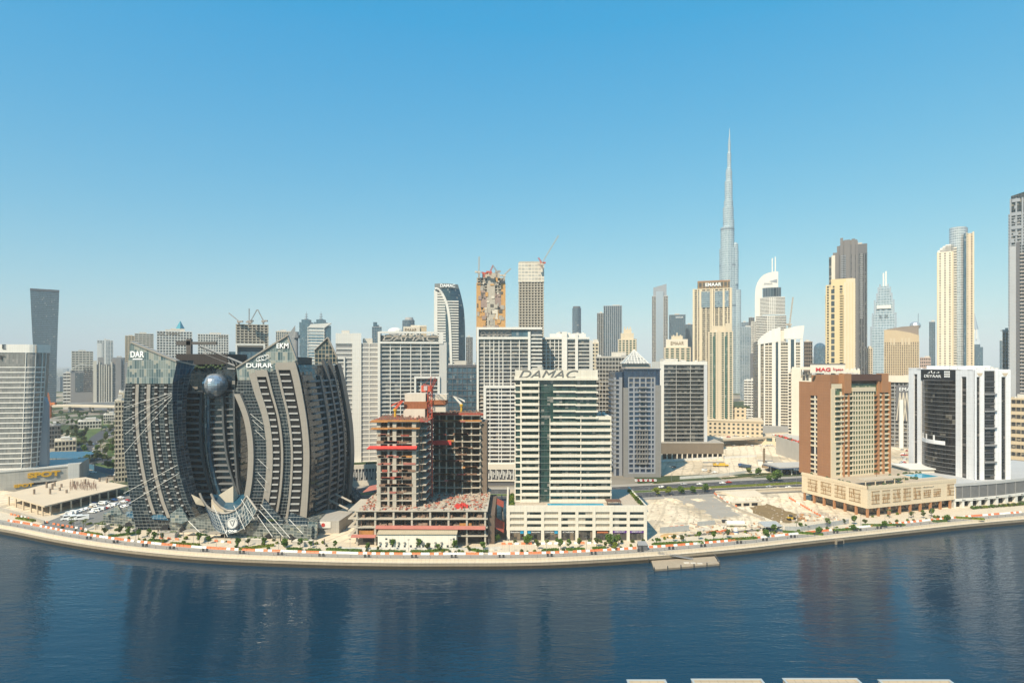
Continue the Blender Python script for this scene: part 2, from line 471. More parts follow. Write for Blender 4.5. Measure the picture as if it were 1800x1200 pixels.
# culvert mouth
cx, cy = PX(1489, 292), 0
cx = 171.5
t = thing("culvert", "dark square culvert mouth in the quay wall with stone surround", "culvert", (cx, qy(cx,0)-.5, -4), math.atan(slope(cx)))
MB().box(-2.6,-.6,-.5,2.6,0.6,2.4).build("surround", STONE, t)
MB().box(-1.9,-.75,-.4,1.9,-.55,1.7).build("opening", plain("culvert_dark",(.01,.01,.01),.9), t)
# --- water
def watermat():
    m, nt, b = _nt("canal_water"); tc = N(nt,"TexCoord")
    def noise(sc, rot, det, dist=0.4):
        mp = N(nt,"Mapping"); mp.inputs["Scale"].default_value=sc; mp.inputs["Rotation"].default_value=(0,0,R(rot)); nt.links.new(tc.outputs["Object"],mp.inputs["Vector"])
        n = N(nt,"TexNoise"); n.inputs["Scale"].default_value=1; n.inputs["Detail"].default_value=det; n.inputs["Distortion"].default_value=dist; nt.links.new(mp.outputs[0],n.inputs["Vector"]); return n.outputs[0]
    a = noise((.07,.26,.1),-14,3); c = noise((.34,.95,.3),-22,3); l = noise((.012,.02,.1),20,3,1.0)
    d = noise((.2,.6,.2),12,2)
    h = math_n(nt,'ADD',math_n(nt,'MULTIPLY',a,1.1),math_n(nt,'ADD',math_n(nt,'MULTIPLY',c,.5),math_n(nt,'MULTIPLY',d,.45)))
    l2 = noise((.006,.018,.1),-30,4,1.5)
    amp = math_n(nt,'MULTIPLY_ADD',math_n(nt,'MULTIPLY',l,math_n(nt,'POWER',l2,1.5)),3.2,.22)
    bp = N(nt,"Bump"); bp.inputs["Distance"].default_value=.42; nt.links.new(math_n(nt,'MULTIPLY',h,amp),bp.inputs["Height"]); bp.inputs["Strength"].default_value=.55
    nt.links.new(bp.outputs[0], b.inputs["Normal"])
    nt.links.new(mixc(nt,l,(.002,.021,.046),(.003,.033,.061)), b.inputs["Base Color"])
    b.inputs["Roughness"].default_value=.06; b.inputs["IOR"].default_value=1.33
    return m
WAT = watermat()
mb = MB()
for a, b in zip([-3000,-1500]+XS+[1500,3000], [-1500]+XS+[1500,3000]):
    mb.face([(a,-900,WATER_Z),(b,-900,WATER_Z),(b,qy(b,2),WATER_Z),(a,qy(a,2),WATER_Z)])
struct(mb, "canal", WAT)
# --- roads: centre lines on the ground
def road(name, pts, w, z, mat):
    mb = MB(); L=[]; Rr=[]
    for i,p in enumerate(pts):
        a,b = pts[max(i-1,0)], pts[min(i+1,len(pts)-1)]
        d = Vector((b[0]-a[0],b[1]-a[1])); d.normalize(); n = Vector((-d.y,d.x))
        L.append((p[0]+n.x*w/2,p[1]+n.y*w/2)); Rr.append((p[0]-n.x*w/2,p[1]-n.y*w/2))
    for i in range(len(pts)-1): mb.face([(*Rr[i],z),(*Rr[i+1],z),(*L[i+1],z),(*L[i],z)])
    return struct(mb,name,mat)
def offs(pts, o):
    out=[]
    for i,p in enumerate(pts):
        a,b = pts[max(i-1,0)], pts[min(i+1,len(pts)-1)]
        d = Vector((b[0]-a[0],b[1]-a[1])); d.normalize(); out.append((p[0]-d.y*o,p[1]+d.x*o))
    return out
MAIN = [(-165,425),(-110,415),(-40,411),(20,411),(60,415),(100,424),(150,436),(218,451),(300,470),(420,500),(700,570),(1100,680)]
road("road", MAIN, 38, .08, ASPH)
road("pavement", offs(MAIN,22.5), 7, .2, PAVE_G)
road("pavement", offs(MAIN,-21.5), 5, .2, PAVE_G)
road("median", MAIN, 6, .22, GRASS)
for o in (3.4,-3.4,18.6,-18.6): road("kerb", offs(MAIN,o), .5, .26, paint("kerb_stone",(.5,.47,.42),.8,.1,.3,0))
mb = MB()
for o in (-13.6,-8.6,8.6,13.6):
    P = offs(MAIN,o)
    for a,b in zip(P,P[1:]):
        a,b = Vector(a),Vector(b); d=(b-a); L=d.length; d.normalize(); n=Vector((-d.y,d.x))*.09; s=0
        while s < L-3:
            p,q = a+d*s, a+d*(s+3); mb.face([(*(p-n),.12),(*(q-n),.12),(*(q+n),.12),(*(p+n),.12)]); s += 9
struct(mb,"lane_markings",LINE)
# side roads on the left, by the park
L1 = [G(262,900),G(205,893),G(100,915),G(0,897)]
PARK = [(-175,425),(-215,440),(-262,480),G(196,832),G(150,806),G(128,788),G(150,765),G(185,742),G(215,722)]
road("road", [(-165,425),(-215,438),(-270,470),(-325,520),(-392,560),(-458,630),(-505,720),(-560,860),(-640,1000),(-900,1300)], 24, .09, ASPH)
road("road", [G(160,770),G(150,790),G(165,806),G(205,826)], 11, .10, ASPH)
road("road", [G(60,790),G(130,770),G(205,752),G(320,745)], 20, .07, ASPH)
poly_sheet("car_park", [G(62,925),G(130,898),G(232,866),G(250,880),G(214,897),G(180,917),G(140,935)], .12, paint("pale_asphalt",(.17,.165,.155),.85,.2,.2,0))
# lawns in the park
for pl in ([G(135,762),G(185,735),G(205,738),G(160,768),G(150,780)],[G(110,775),G(140,752),G(160,742),G(150,765),G(132,790)],[G(186,790),G(205,785),G(210,800),G(190,803)],[G(165,815),G(192,812),G(212,826),G(180,828)],[G(140,800),G(150,797),G(160,806),G(146,810)]):
    poly_sheet("lawn", pl, .16, GRASS)
poly_sheet("lawn", [G(1112,870),G(1180,863),G(1180,857),G(1112,861)], .24, GRASS) if False else None
# --- haze
hz = bpy.data.materials.new("haze"); hz.use_nodes = True
nt = hz.node_tree
for n in list(nt.nodes): nt.nodes.remove(n)
pv = nt.nodes.new("ShaderNodeVolumePrincipled"); oo = nt.nodes.new("ShaderNodeOutputMaterial")
pv.inputs["Color"].default_value = (.86,.92,.97,1)
pv.inputs["Density"].default_value = 0.000105
pv.inputs["Anisotropy"].default_value = -0.15
nt.links.new(pv.outputs[0], oo.inputs["Volume"])
hb = MB().box(-23000,-1000,-7.2,23000,25000,850)
ho = hb.build("haze", hz); ho["kind"] = "stuff"
# ================================================================== FRONT ROW BUILDINGS
CREAM = paint("cream_cladding", (.66,.61,.52), .6, .08, .15, .13, joints=(3.2,1.1,.05))
WPANEL = paint("white_cladding", (.66,.64,.60), .55, .05, .15, .06, joints=(1.6,3.5,.06))
BEIGE_P = paint("beige_panel", (.30,.27,.235), .5, .06, .3, .04, joints=(9,3.5,.06))
GL_DK = gridmat("dark_glass", (.05,.055,.06), (.012,.022,.028), (.04,.06,.07), 1.5, 3.5, .10, .14, .12)
GL_GR = gridmat("green_glass", (.07,.085,.08), (.012,.035,.030), (.035,.075,.065), 1.6, 3.3, .10, .10, .15)
GL_J = gridmat("curtain_glass", (.27,.285,.28), (.005,.009,.013), (.018,.026,.032), 1.6, 1.75, .06, .17, .07, (.13,.13,.12), wob=.05, ior=1.6)
GL_BLUE = gridmat("blue_glass", (.12,.15,.17), (.012,.04,.075), (.03,.09,.14), 1.6, 3.5, .12, .18, .05, (.2,.24,.25))
GL_MIX = gridmat("patterned_glass", (.33,.36,.36), (.025,.07,.085), (.22,.25,.23), 1.3, 4.6, .12, .14, .3, (.36,.34,.28), rough=.12)
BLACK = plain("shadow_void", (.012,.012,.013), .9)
POOL = plain("pool_water", (.03,.33,.50), .08)
LEAFH = None

def clutter(t, x0, x1, y0, y1, z, n, seed):
    """condensers, tanks, ducts and dishes on a flat roof"""
    q=random.Random(seed); AC=paint("ac_white",(.55,.53,.50),.6,.15,.8,.1); DU=paint("duct_grey",(.33,.33,.33),.5,.15,.8,.1,metal=.3)
    for i in range(n):
        x,y=q.uniform(x0,x1),q.uniform(y0,y1); k=q.random()
        if k<.55: MB().box(x-.9,y-.7,z,x+.9,y+.7,z+1.3).cyl(x,y,.5,z+1.3,z+1.45,8).build("roof_condenser",AC,t)
        elif k<.75: MB().cyl(x,y,1.0,z,z+q.uniform(1.4,2.2),10).build("roof_tank",AC,t)
        elif k<.92: MB().box(x-2.5,y-.35,z+.3,x+2.5,y+.35,z+1.0).build("roof_duct",DU,t)
        else: MB().tube((x,y,z),(x,y,z+3.6),.07,4).build("roof_aerial",DU,t)
# ------------------------------------------------ building with stacked white balconies and big lettering (front centre)
D0 = 305.0
def tower_center():
    x0, x1 = PX(891,D0), PX(1137,D0); w = x1-x0; d = 46
    t = thing("balcony_tower", "cream tower of stacked white balcony bands on a wide pale podium beside the canal", "tower", ((x0+x1)/2, D0, 0))
    H = PZ(889,D0)                       # podium height ~17
    # podium: core, piers, spandrels, shopfronts
    FR, RT, LF = front(w), right(w,d), left(w,d)
    MB().box(-w/2+.8,.8,0,w/2-.8,d,H-1.2).build("podium_core", BLACK, t)
    MB().box(-w/2+.4,.4,H-1.25,w/2-.4,d-.2,H-1.0).build("podium_deck", paint("deck_tiles",(.44,.37,.29),.8,.15,.3,0,joints=(1.5,1.5,.06)), t)
    nb = 8; pw = 1.55; bay = (w-pw)/nb
    for i in range(nb+1):
        u = i*bay
        MB().fbox(FR,u,u+pw,0,H-.02,-.8,.35).build("pier", CREAM, t)
    rows = [(5.6,7.9),(9.5,11.0+.6),(13.2,14.9)]
    lv = [5.2, 6.9, 8.7, 10.3, 12.1, 13.7, H]     # spandrel / opening boundaries
    spans = [(5.3,7.0),(8.6,10.1),(11.7,13.2),(14.7,H+.2)]
    for z0,z1 in spans:
        MB().fbox(FR,.02,w-.02,z0,z1,-.85,.25).build("spandrel", CREAM, t)
        MB().fbox(RT,.3,d,z0,z1,-.8,.2).build("spandrel", CREAM, t)
        MB().fbox(LF,0,d-.3,z0,z1,-.8,.2).build("spandrel", CREAM, t)
    LOUV = paint("louvre", (.36,.32,.26), .6, .1, .3, .05, joints=(.9,50,.16), jcol=(.2,.18,.15))
    pat = ["lglgmlgg","lglmnlgg","lglmnlgg"]
    GW = gridmat("podium_glass",(.05,.055,.05),(.015,.025,.022),(.04,.05,.045),2.4,6,.1,.1,.1)
    for r,(z0,z1) in enumerate(((7.0,8.6),(10.1,11.7),(13.2,14.7))):
        for i in range(nb):
            k = pat[2-r][i]; u0,u1 = i*bay+pw, (i+1)*bay
            if k in 'mn':
                um = (u0+u1)/2
                a,b = ((u0,um),(um,u1)) if k=='m' else ((um,u1),(u0,um))
                MB().fbox(FR,*a,z0,z1,-.6,-.35).build("window", GW, t); MB().fbox(FR,*b,z0,z1,-.6,-.3).build("louvre", LOUV, t)
            else: MB().fbox(FR,u0,u1,z0,z1,-.6,-.35).build("window" if k=='g' else "louvre", GW if k=='g' else LOUV, t)
    SHOP = gridmat("shop_glass",(.06,.06,.06),(.012,.014,.016),(.07,.065,.06),1.7,4.6,.12,.2,.35,(.20,.15,.10))
    for i in range(nb):
        u0,u1 = i*bay+pw,(i+1)*bay
        s = MB().fbox(FR,u0,u1,0.1,5.3,-.7,-.5).build("shopfront", SHOP, t)
    SGN = plain("sign_white",(.75,.75,.75),.5); TEAL = plain("sign_teal",(.02,.26,.46),.5); PUR = plain("sign_purple",(.10,.025,.23),.5)
    for i in range(4):
        u0,u1 = i*bay+pw,(i+1)*bay
        if i < 3:
            sx = [(u1-1.9,u1-.2),(u0+.2,u0+1.9),(u1-1.9,u1-.2)][i]
            MB().fbox(FR,*sx,3.6,5.0,-.5,-.1).build("sign", TEAL, t)
        wd = ["Bestseller","Bestseller","CENTER","STUDIO"][i]
        tx = [u0+.4,u0+2.3,u0+.4,u0+.8][i]
        text("sign_lettering", wd, SGN, t, (tx-w/2,.35,4.0), 4.6 if i<3 else 5.6, .75)
    for i in (6,7):
        u0,u1 = i*bay+pw,(i+1)*bay
        MB().fbox(FR,u0+.05,u1-.05,4.0,5.3,-.5,-.05).build("sign", PUR, t)
        text("sign_lettering", "URBAN ART", SGN, t, ((u0+u1)/2-2.6-w/2,.0,4.35), 5.2, .6)
    MB().fbox(FR,5*bay+pw+.8,6*bay-.8,3.9,4.6,-.5,-.1).build("sign", plain("sign_copper",(.42,.13,.05),.5), t)
    # parapets
    MB().box(w/2-.5,.4,H-1,w/2,d,H+.35).box(-w/2,.4,H-1,-w/2+.5,d,H+.35).build("parapet", CREAM, t)
    # pool on the deck
    px0,px1 = PX(963,D0+2.5)-t.location.x, PX(1062,D0+2.5)-t.location.x
    MB().box(px0-1,2.0,H-1.05,px1+1,7.3,H-.35).build("pool_surround", paint("pool_tiles",(.5,.44,.36),.6,.1,.3,0), t)
    MB().box(px0,2.5,H-.4,px1,6.8,H-.28).build("pool", POOL, t)
    MB().box(px1+1.4,3,H+1.3,px1+9,9,H+1.6).box(px1+1.6,3.2,H-1,px1+1.9,3.5,H+1.3).box(px1+8.5,3.2,H-1,px1+8.8,3.5,H+1.3).box(px1+8.5,8.4,H-1,px1+8.8,8.7,H+1.3).build("pergola", paint("timber",(.13,.07,.045),.8,.2,1,0), t)
    # tower
    yT = 12.0; DT = D0+yT; X = lambda px: PX(px,DT)-t.location.x
    zb = H-1.0; zt = PZ(668,DT); ztop = PZ(650,DT)
    a,b,c,dd,e = X(905),X(916),X(948),X(966),X(1075); eU = X(1051)
    dep = 24
    zset = PZ(733,DT)
    nf = 19; fh = (zt-zb)/nf
    MB().box(a+.4,yT+1.2,zb,eU-.6,yT+dep,zt).box(eU-.6,yT+1.2,zb,e-.6,yT+dep,zset).build("glazing", GL_GR, t)
    # top sign band
    MB().box(a-.2,yT-.7,zt,eU+.2,yT+dep+.3,zt+1.3).build("cornice", CREAM, t)
    MB().box(a+.2,yT-.2,zt+1.3,eU-.1,yT+.6,ztop).box(a+.2,yT+.6,zt+1.3,a+.8,yT+dep,ztop).box(eU-.7,yT+.6,zt+1.3,eU-.1,yT+dep,ztop-1).build("sign_wall", CREAM, t)
    MB().box(a+8,yT+4,zt+1.3,eU-8,yT+dep-4,zt+5.2).cyl(a+14,yT+9,1.6,zt+5.2,zt+7.2).box(b+6,yT+3,zt+5.2,b+10,yT+6,zt+6.6).build("roof_plant", paint("plant",(.5,.47,.42),.7,.15,.3,.1), t)
    clutter(t,a+2,eU-2,yT+2,yT+dep-2,zt+1.3,16,1); clutter(t,eU+1,e-1,yT+2,yT+dep-3,zset-.02,5,2)
    LET = plain("lettering_grey",(.20,.185,.17),.45,.3)
    text("rooftop_letters","DAMAC",LET,t,(X(912),yT-.25,PZ(664,DT)), X(1018)-X(914), PZ(650.5,DT)-PZ(664,DT), ext=.25, shear=.35, bold=.0)
    for k in range(nf):
        z = zb + k*fh; hb = 1.32
        z0 = z+.15; z1 = z+.15+hb
        top = k==nf
        # left corner windows: frames
        MB().box(a-.1,yT+.6,z0,b+.05,yT+dep-.5,z0+.85).build("floor_band", CREAM, t)
        MB().box(b,yT-.5,z0,c,yT+2,z1+.12).build("balcony", CREAM, t)
        if z < zset-2: MB().box(dd,yT-.5,z0,e,yT+dep-.4,z1+.05).build("balcony", CREAM, t)
        else:
            MB().box(dd+2,yT+.2,z0+.1,X(1012),yT+3,z0+.95).build("floor_band", CREAM, t)
            MB().box(X(1012),yT-.2,z0-.15,eU+.1,yT+dep-.4,z0+.75).build("balcony", CREAM, t)
        MB().box(c,yT+.9,z0,dd,yT+1.5,z0+.35).build("floor_band", plain("band_dark",(.10,.13,.12),.4), t)
        # balcony partitions
        q = MB()
        for xx in ((b+.1),(c-.4)): q.box(xx,yT-.1,z1,xx+.3,yT+1.4,z0+fh)
        if z < zset-2:
            for xx in (dd+.1, lerp(dd,e,.5), e-.5): q.box(xx,yT-.1,z1,xx+.35,yT+1.4,z0+fh)
            for xx in (lerp(dd,e,.2),lerp(dd,e,.75)): q.box(xx,yT-.3,z1+.45,xx+8,yT-.22,z1+.55)
        q.build("partition", CREAM, t)
    MB().box(b-.5,yT-.2,zb,b+.1,yT+2,zt).build("corner_pier", CREAM, t)
    MB().box(e-2.2,yT+.5,zset-1.5,e,yT+dep-.5,zset+.3).box(eU-1,yT+.3,zset-1.4,e,yT+.8,zset+.5).build("setback_terrace", CREAM, t)
    return t
TC = tower_center()

# ------------------------------------------------ concrete frame under construction
def construction():
    D = 296.0
    x0,x1 = PX(611,D), PX(857,D); w = x1-x0
    t = thing("unfinished_tower", "bare grey concrete frame under construction with red edge nets beside the cream tower", "building site", ((x0+x1)/2, D, 0))
    X = lambda px,d: PX(px,D+d)-t.location.x
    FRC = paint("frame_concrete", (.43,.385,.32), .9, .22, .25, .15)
    FRD = paint("shaded_concrete", (.13,.095,.072), .9, .2, .25, .1)  # dark rusty brown, with the shade of interior and flank put into the colour
    RED = paint("red_net", (.34,.07,.045), .85, .45, .6, .1); ORG = paint("orange_formwork", (.42,.19,.06), .85, .45, .6, 0)
    PINK = paint("faded_red_canopy", (.38,.14,.11), .85, .25, .3, 0)
    H = PZ(897,D)
    d = 52
    lev = [0, 5.2, 9.4, 13.6, H]
    # podium
    for z in lev[1:]:
        MB().box(-w/2+ (3 if z<H else 4), 0, z-.55, w/2, d, z).build("floor_slab", FRC, t)
        MB().box(-w/2, .6, z-.5, -w/2+4.2, d*.5, z-.05).build("floor_slab", FRC, t)
    nb = 7
    for i in range(nb+1):
        xx = lerp(-w/2+4.5, w/2-1.2, i/nb)
        MB().box(xx-.45,.3,0,xx+.45,1.2,H-.55).build("column", FRC, t)
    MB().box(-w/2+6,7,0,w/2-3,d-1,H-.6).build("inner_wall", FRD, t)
    q = MB()
    for z in lev[1:-1]:
        for i in range(40):
            xx = random.uniform(-w/2+5,w/2-2); q.box(xx,random.uniform(1,4),z,xx+random.uniform(.3,2.5),random.uniform(4.2,6),z+random.uniform(.3,1.7))
    o = q.build("stored_material", paint("stored_stuff",(.28,.19,.14),.9,.5,.8,0), t); o["kind"]="stuff"
    MB().slab([(-w/2+14,-1.8,9.0),(w/2-1,-1.8,8.6),(w/2-1,.3,9.9),(-w/2+14,.3,10.2)],(0,-.6,1),.12).build("safety_canopy", PINK, t)
    MB().slab([(-w/2+2,-1.8,4.7),(-w/2+14,-1.8,4.6),(-w/2+14,.3,5.6),(-w/2+2,.3,5.7)],(0,-.6,1),.12).build("safety_canopy", PINK, t)
    MB().box(-w/2+5,1.2,5.2,-w/2+13,1.4,7.4).box(w/2-14,1.1,9.4,w/2-8,1.3,11).build("board", ORG, t)
    # right flank of podium and canopies over the lane
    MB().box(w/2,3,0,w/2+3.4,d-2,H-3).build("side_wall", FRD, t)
    MB().slab([(w/2+3.4,4,8.2),(w/2+8,4,5.6),(w/2+8,24,5.6),(w/2+3.4,24,8.2)],(.5,0,1),.15).build("safety_canopy", RED, t)
    MB().slab([(w/2+3.4,30,14),(w/2+7.5,30,12),(w/2+7.5,44,12),(w/2+3.4,44,14)],(.5,0,1),.15).build("safety_canopy", RED, t)
    MB().slab([(-w/2-1,34,H+2),(-w/2+10,30,H+5),(-w/2+11,48,H+5),(-w/2-1,50,H+2)],(-.2,0,1),.3).build("safety_canopy", PINK, t)
    # left front block
    ft = 3.62
    y0 = 6.5; a,b = X(662,y0),X(735,y0)
    n1 = 12; zt1 = H + n1*ft
    for k in range(n1+1):
        z = H + k*ft
        mat = FRC
        ext = 1.6 if k in (n1,n1-1) else .25
        if k>0:
            MB().box(a-ext,y0-ext*.5,z-.42,b+ext*.3,y0+32,z).build("floor_slab", FRC, t)
            MB().box(b+.3,y0+2.5,z-.4,b+3.6,y0+29,z-.02).build("floor_slab", FRC, t)
        if k in (n1-1,n1): MB().box(a-2.4,y0-1.2,z+.02,b+1,y0-.75,z+(.9 if k==n1 else .7)).box(a-3.2,y0-1.5,z-.25,a+6,y0-.9,z+.1).build("edge_board", ORG, t)
    MB().box(a-3,y0-.9,zt1-.1,b+5,y0+31,zt1+.25).build("formwork_deck", RED, t)
    cols = [a+.1, X(681,y0), X(690,y0), X(724,y0)]
    for c,wd in zip(cols,(1.9,1.0,1.9,2.1)):
        MB().box(c,y0-.05,H-.1,c+wd,y0+2.2,zt1-.4).build("column", FRC, t)
    for c in (lerp(cols[2],cols[3],.45),): MB().box(c,y0+1.2,H,c+.5,y0+1.8,zt1-.4).build("column", FRC, t)
    for i in range(4): MB().box(b-1.4,y0+5+i*7,H,b-.5,y0+6+i*7,zt1-.4).build("column", FRC, t)
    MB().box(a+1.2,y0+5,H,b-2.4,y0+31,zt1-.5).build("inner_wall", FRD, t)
    q = MB()
    for k in range(n1):
        z = H+k*ft
        q.box(a+2,y0+.3,z+.95,b-2.5,y0+.4,z+1.05)
        for i in range(9):
            xx = random.uniform(a+2,b-4); q.box(xx,y0+1.5,z,xx+random.uniform(.3,1.8),y0+3,z+random.uniform(.3,1.5))
    o = q.build("stored_material", paint("stored_stuff",(.28,.19,.14)), t); o["kind"]="stuff"
    zz = PZ(786,D+y0)
    MB().slab([(a-4.5,y0-2.6,zz-.3),(b-.5,y0-2.6,zz-.3),(b-.5,y0,zz+.8),(a-3.5,y0,zz+.8)],(0,-.5,1),.5).build("edge_net", paint("bright_red_net",(.52,.05,.04),.8,.4,.8,.05), t)
    # right rear block
    y1 = 38; a2,b2 = X(757,y1),X(845,y1); n2 = 12; zt2 = PZ(729,D+y1); f2 = (zt2-H)/n2
    for k in range(1,n2+1):
        z = H+k*f2
        MB().box(a2,y1+(0 if k%1==0 else .4),z-.36,b2,y1+18,z).build("floor_slab", FRC, t)
        MB().box(lerp(a2,b2,.62),y1-1.6,z-.3,b2-.3,y1+.2,z-.04).build("balcony_slab", FRC, t)
        MB().box(lerp(a2,b2,.3),y1-1.0,z-.3,lerp(a2,b2,.56),y1+.2,z-.05).build("balcony_slab", FRC, t)
    for u in (0.0,.16,.3,.46,.62,.8,.975): MB().box(lerp(a2,b2,u),y1+.3,H,lerp(a2,b2,u)+.75,y1+1.3,zt2-.3).build("column", FRC, t)
    MB().box(a2+1,y1+5,H,b2-1,y1+17.5,zt2-.4).build("inner_wall", FRD, t)
    MB().box(b2+.3,y1+1,H,b2+3.4,y1+17,zt2-4).build("shear_wall", paint("brown_net",(.17,.13,.10),.9,.3,.4,.1), t)
    MB().box(a2-1,y1-1.5,zt2+.02,b2+1.5,y1-1.0,zt2+1.2).build("edge_board", RED, t)
    MB().box(a2,y1-1.2,zt2-f2+.05,b2+.5,y1-.7,zt2-f2+.95).build("edge_board", ORG, t)
    zz = PZ(777,D+y1)
    MB().box(a2-1.5,y1-2.2,zz-1.2,lerp(a2,b2,.42),y1-1.6,zz+1.2).build("edge_net", MC["bright_red_net"], t)
    q = MB()
    for k in range(1,n2):
        for i in range(7):
            xx = random.uniform(a2+1,b2-3); z=H+k*f2; q.box(xx,y1+1.5,z,xx+random.uniform(.3,1.8),y1+3,z+random.uniform(.3,1.3))
    o = q.build("stored_material", MC["stored_stuff"], t); o["kind"]="stuff"
    q = MB(); r_ = random.Random(6); RST=paint("rust_panel",(.22,.13,.085),.85,.35,.7,.2)
    for k in range(n1):
        z=H+k*ft
        for i in range(16): x=r_.uniform(a+.5,b+2.5); y=r_.uniform(y0+.3,y0+3); q.box(x,y,z,x+.1,y+.1,z+ft-.4)
    for k in range(n2):
        z=H+k*f2
        for i in range(22): x=r_.uniform(a2+.5,b2-.5); y=r_.uniform(y1+.2,y1+3.5); q.box(x,y,z,x+.1,y+.1,z+f2-.35)
    for z0_,z1_ in zip(lev[1:],lev[2:]):
        for i in range(45): x=r_.uniform(-w/2+5,w/2-2); y=r_.uniform(.5,5); q.box(x,y,z0_,x+.1,y+.1,z1_-.5)
    o=q.build("shoring_props", paint("prop_rust",(.25,.15,.10),.85,.3,.9,0), t); o["kind"]="stuff"
    for i in range(44):
        k=r_.randrange(2,n1); u=r_.random()*.7; MB().box(lerp(a,b,u),y0-.3,H+k*ft-.1,lerp(a,b,u+r_.uniform(.12,.3)),y0-.1,H+k*ft+r_.uniform(.5,1.2)).build("edge_panel", r_.choice((RED,ORG,PINK,RST,RST,RST)), t)
        k=r_.randrange(2,n2); u=r_.random()*.7; MB().box(lerp(a2,b2,u),y1-1.9,H+k*f2-.1,lerp(a2,b2,u+r_.uniform(.12,.3)),y1-1.7,H+k*f2+r_.uniform(.5,1.1)).build("edge_panel", r_.choice((RED,ORG,PINK,RST,RST,RST)), t)
    # core and rooftop works
    cz = PZ(690,D+24); ca,cb = X(708,22),X(746,22)
    MB().box(ca,24,zt1-1,cb,36,PZ(719,D+22)).box(ca+.6,24.4,PZ(706,D+22),cb+.3,36,PZ(692,D+22)).build("core_wall", paint("pale_core",(.56,.50,.42),.8,.1,.3,.1), t)
    MB().box(ca+.3,24.2,PZ(719,D+22),cb+1,36.4,PZ(706,D+22)).box(cb+1,26,PZ(712,D+22),X(783,26),38,PZ(704,D+22)).build("core_formwork", paint("rust_formwork",(.30,.11,.05),.85,.35,.9,0,joints=(.8,5,.14)), t)
    MB().box(cb+1,27,PZ(724,D+26),X(783,26),38,PZ(712,D+26)).build("core_wall", MC["pale_core"], t)
    MB().box(cb+1,27,PZ(703,D+26),X(785,26),38,PZ(693,D+26)).build("core_wall", MC["pale_core"], t)
    MB().box(X(762,25),26.6,PZ(713,D+25),X(780,25),26.9,PZ(706.5,D+25)).build("banner", BLACK, t)
    text("banner_lettering", "\uFEEE\uFEE3\uFEEA\uFEDF\uFE8D", plain("sign_white",(.7,.7,.7)), t, (X(763.5,25),26.5,PZ(711.5,D+25)), 4.2, 1.0)
    # rebar and clutter on the top decks
    q = MB()
    for (xa,xb,ya,yb,z) in ((a-2,b+4,y0,y0+30,zt1+.2),(a2,b2,y1,y1+17,zt2)):
        for i in range(260):
            x,y = random.uniform(xa,xb),random.uniform(ya,yb); h=random.uniform(.4,1.7)
            q.box(x,y,z,x+random.choice((.15,.2,.9)),y+.2,z+h)
    o = q.build("rebar", paint("rebar_rust",(.20,.12,.09),.8,.4,.9,0), t); o["kind"]="stuff"
    q1,q2 = MB(),MB()
    for i in range(1000):
        x,y = random.uniform(-w/2+5,w/2-1),random.uniform(.6,d-2)
        if a-1<x<b+2 and y0-1<y<y0+33: continue
        if a2-1<x<b2+3 and y>y1-1: continue
        l=random.uniform(.3,2.2); (q1 if random.random()<.7 else q2).obox((x,y),0,0,random.uniform(0,3),l,random.uniform(.3,1.4),H,H+random.uniform(.15,1.1))
    o=q1.build("construction_debris", paint("debris_grey",(.40,.33,.27),.9,.4,.7,0), t); o["kind"]="stuff"
    o=q2.build("construction_debris", paint("debris_red",(.36,.12,.08),.9,.4,.7,0), t); o["kind"]="stuff"
    for (xx,yy) in ((X(806,3),3.5),(X(815,5),5)):
        MB().box(xx-2.2,yy,H,xx+2.2,yy+2.2,H+1.5).box(xx-1.6,yy+.3,H+1.5,xx+1,yy+1.8,H+2.2).build("material_skip", MC["bright_red_net"], t)
    return t,zt1,zt2
CON,ZT1,ZT2 = construction()
# tower crane and two concrete placing booms
def lattice(mb, x, y, z0, z1, s, r=.13):
    n = max(1,int((z1-z0)/(s*1.1)))
    C = [(x-s/2,y-s/2),(x+s/2,y-s/2),(x+s/2,y+s/2),(x-s/2,y+s/2)]
    for c in C: mb.tube((*c,z0),(*c,z1),r,4)
    for k in range(n):
        a,b = lerp(z0,z1,k/n),lerp(z0,z1,(k+1)/n)
        for i in range(4):
            p,q = C[i],C[(i+1)%4]
            if k%2: p,q=q,p
            mb.tube((*p,a),(*q,b),r*.7,4); mb.tube((*C[i],b),(*C[(i+1)%4],b),r*.6,4)
def beam(mb, p, q, s, r=.1):
    p,q=Vector(p),Vector(q); d=q-p; L=d.length; d.normalize(); a=d.cross(Vector((0,0,1))); a.normalize(); b=a.cross(d)
    C=[a*s/2-b*s*.3,-a*s/2-b*s*.3,b*s*.6]
    for c in C: mb.tube(p+c,q+c,r,4)
    n=max(2,int(L/s/1.2))
    for k in range(n):
        u,v=p+d*(L*k/n),p+d*(L*(k+1)/n)
        for i in range(3): mb.tube(u+C[i],v+C[(i+1)%3],r*.7,4)
CR_RED = paint("crane_red",(.50,.09,.05),.5,.15,.4,.1); CR_YEL=paint("crane_yellow",(.60,.36,.03),.5,.12,.4,.1)
dC=322; xC=PX(756,dC)
t=thing("tower_crane","red lattice tower crane standing between the two blocks of the concrete frame","crane",(xC,dC,17))
zt=PZ(688,dC)-17
m=MB(); lattice(m,0,0,0,zt,2.3,.17); m.build("mast",CR_RED,t)
MB().cyl(0,0,1.7,zt,zt+1.2).box(-1.2,-1.2,zt+1.2,1.2,1.2,zt+3).build("slewing_unit",CR_RED,t)
MB().box(-3.2,-1.6,zt+.6,-1.3,.4,zt+3).build("cab",plain("cab_grey",(.5,.42,.4),.4),t)
m=MB(); beam(m,(.6,-.5,zt+2.2),(4.6,-14,zt+7.2),1.6,.13); m.build("jib",CR_RED,t)
m=MB(); beam(m,(-.5,.5,zt+2.2),(-5,9,zt+2.6),1.8,.13); m.box(-6,8,zt-.5,-3.4,10,zt+3); m.build("counter_jib",CR_RED,t)
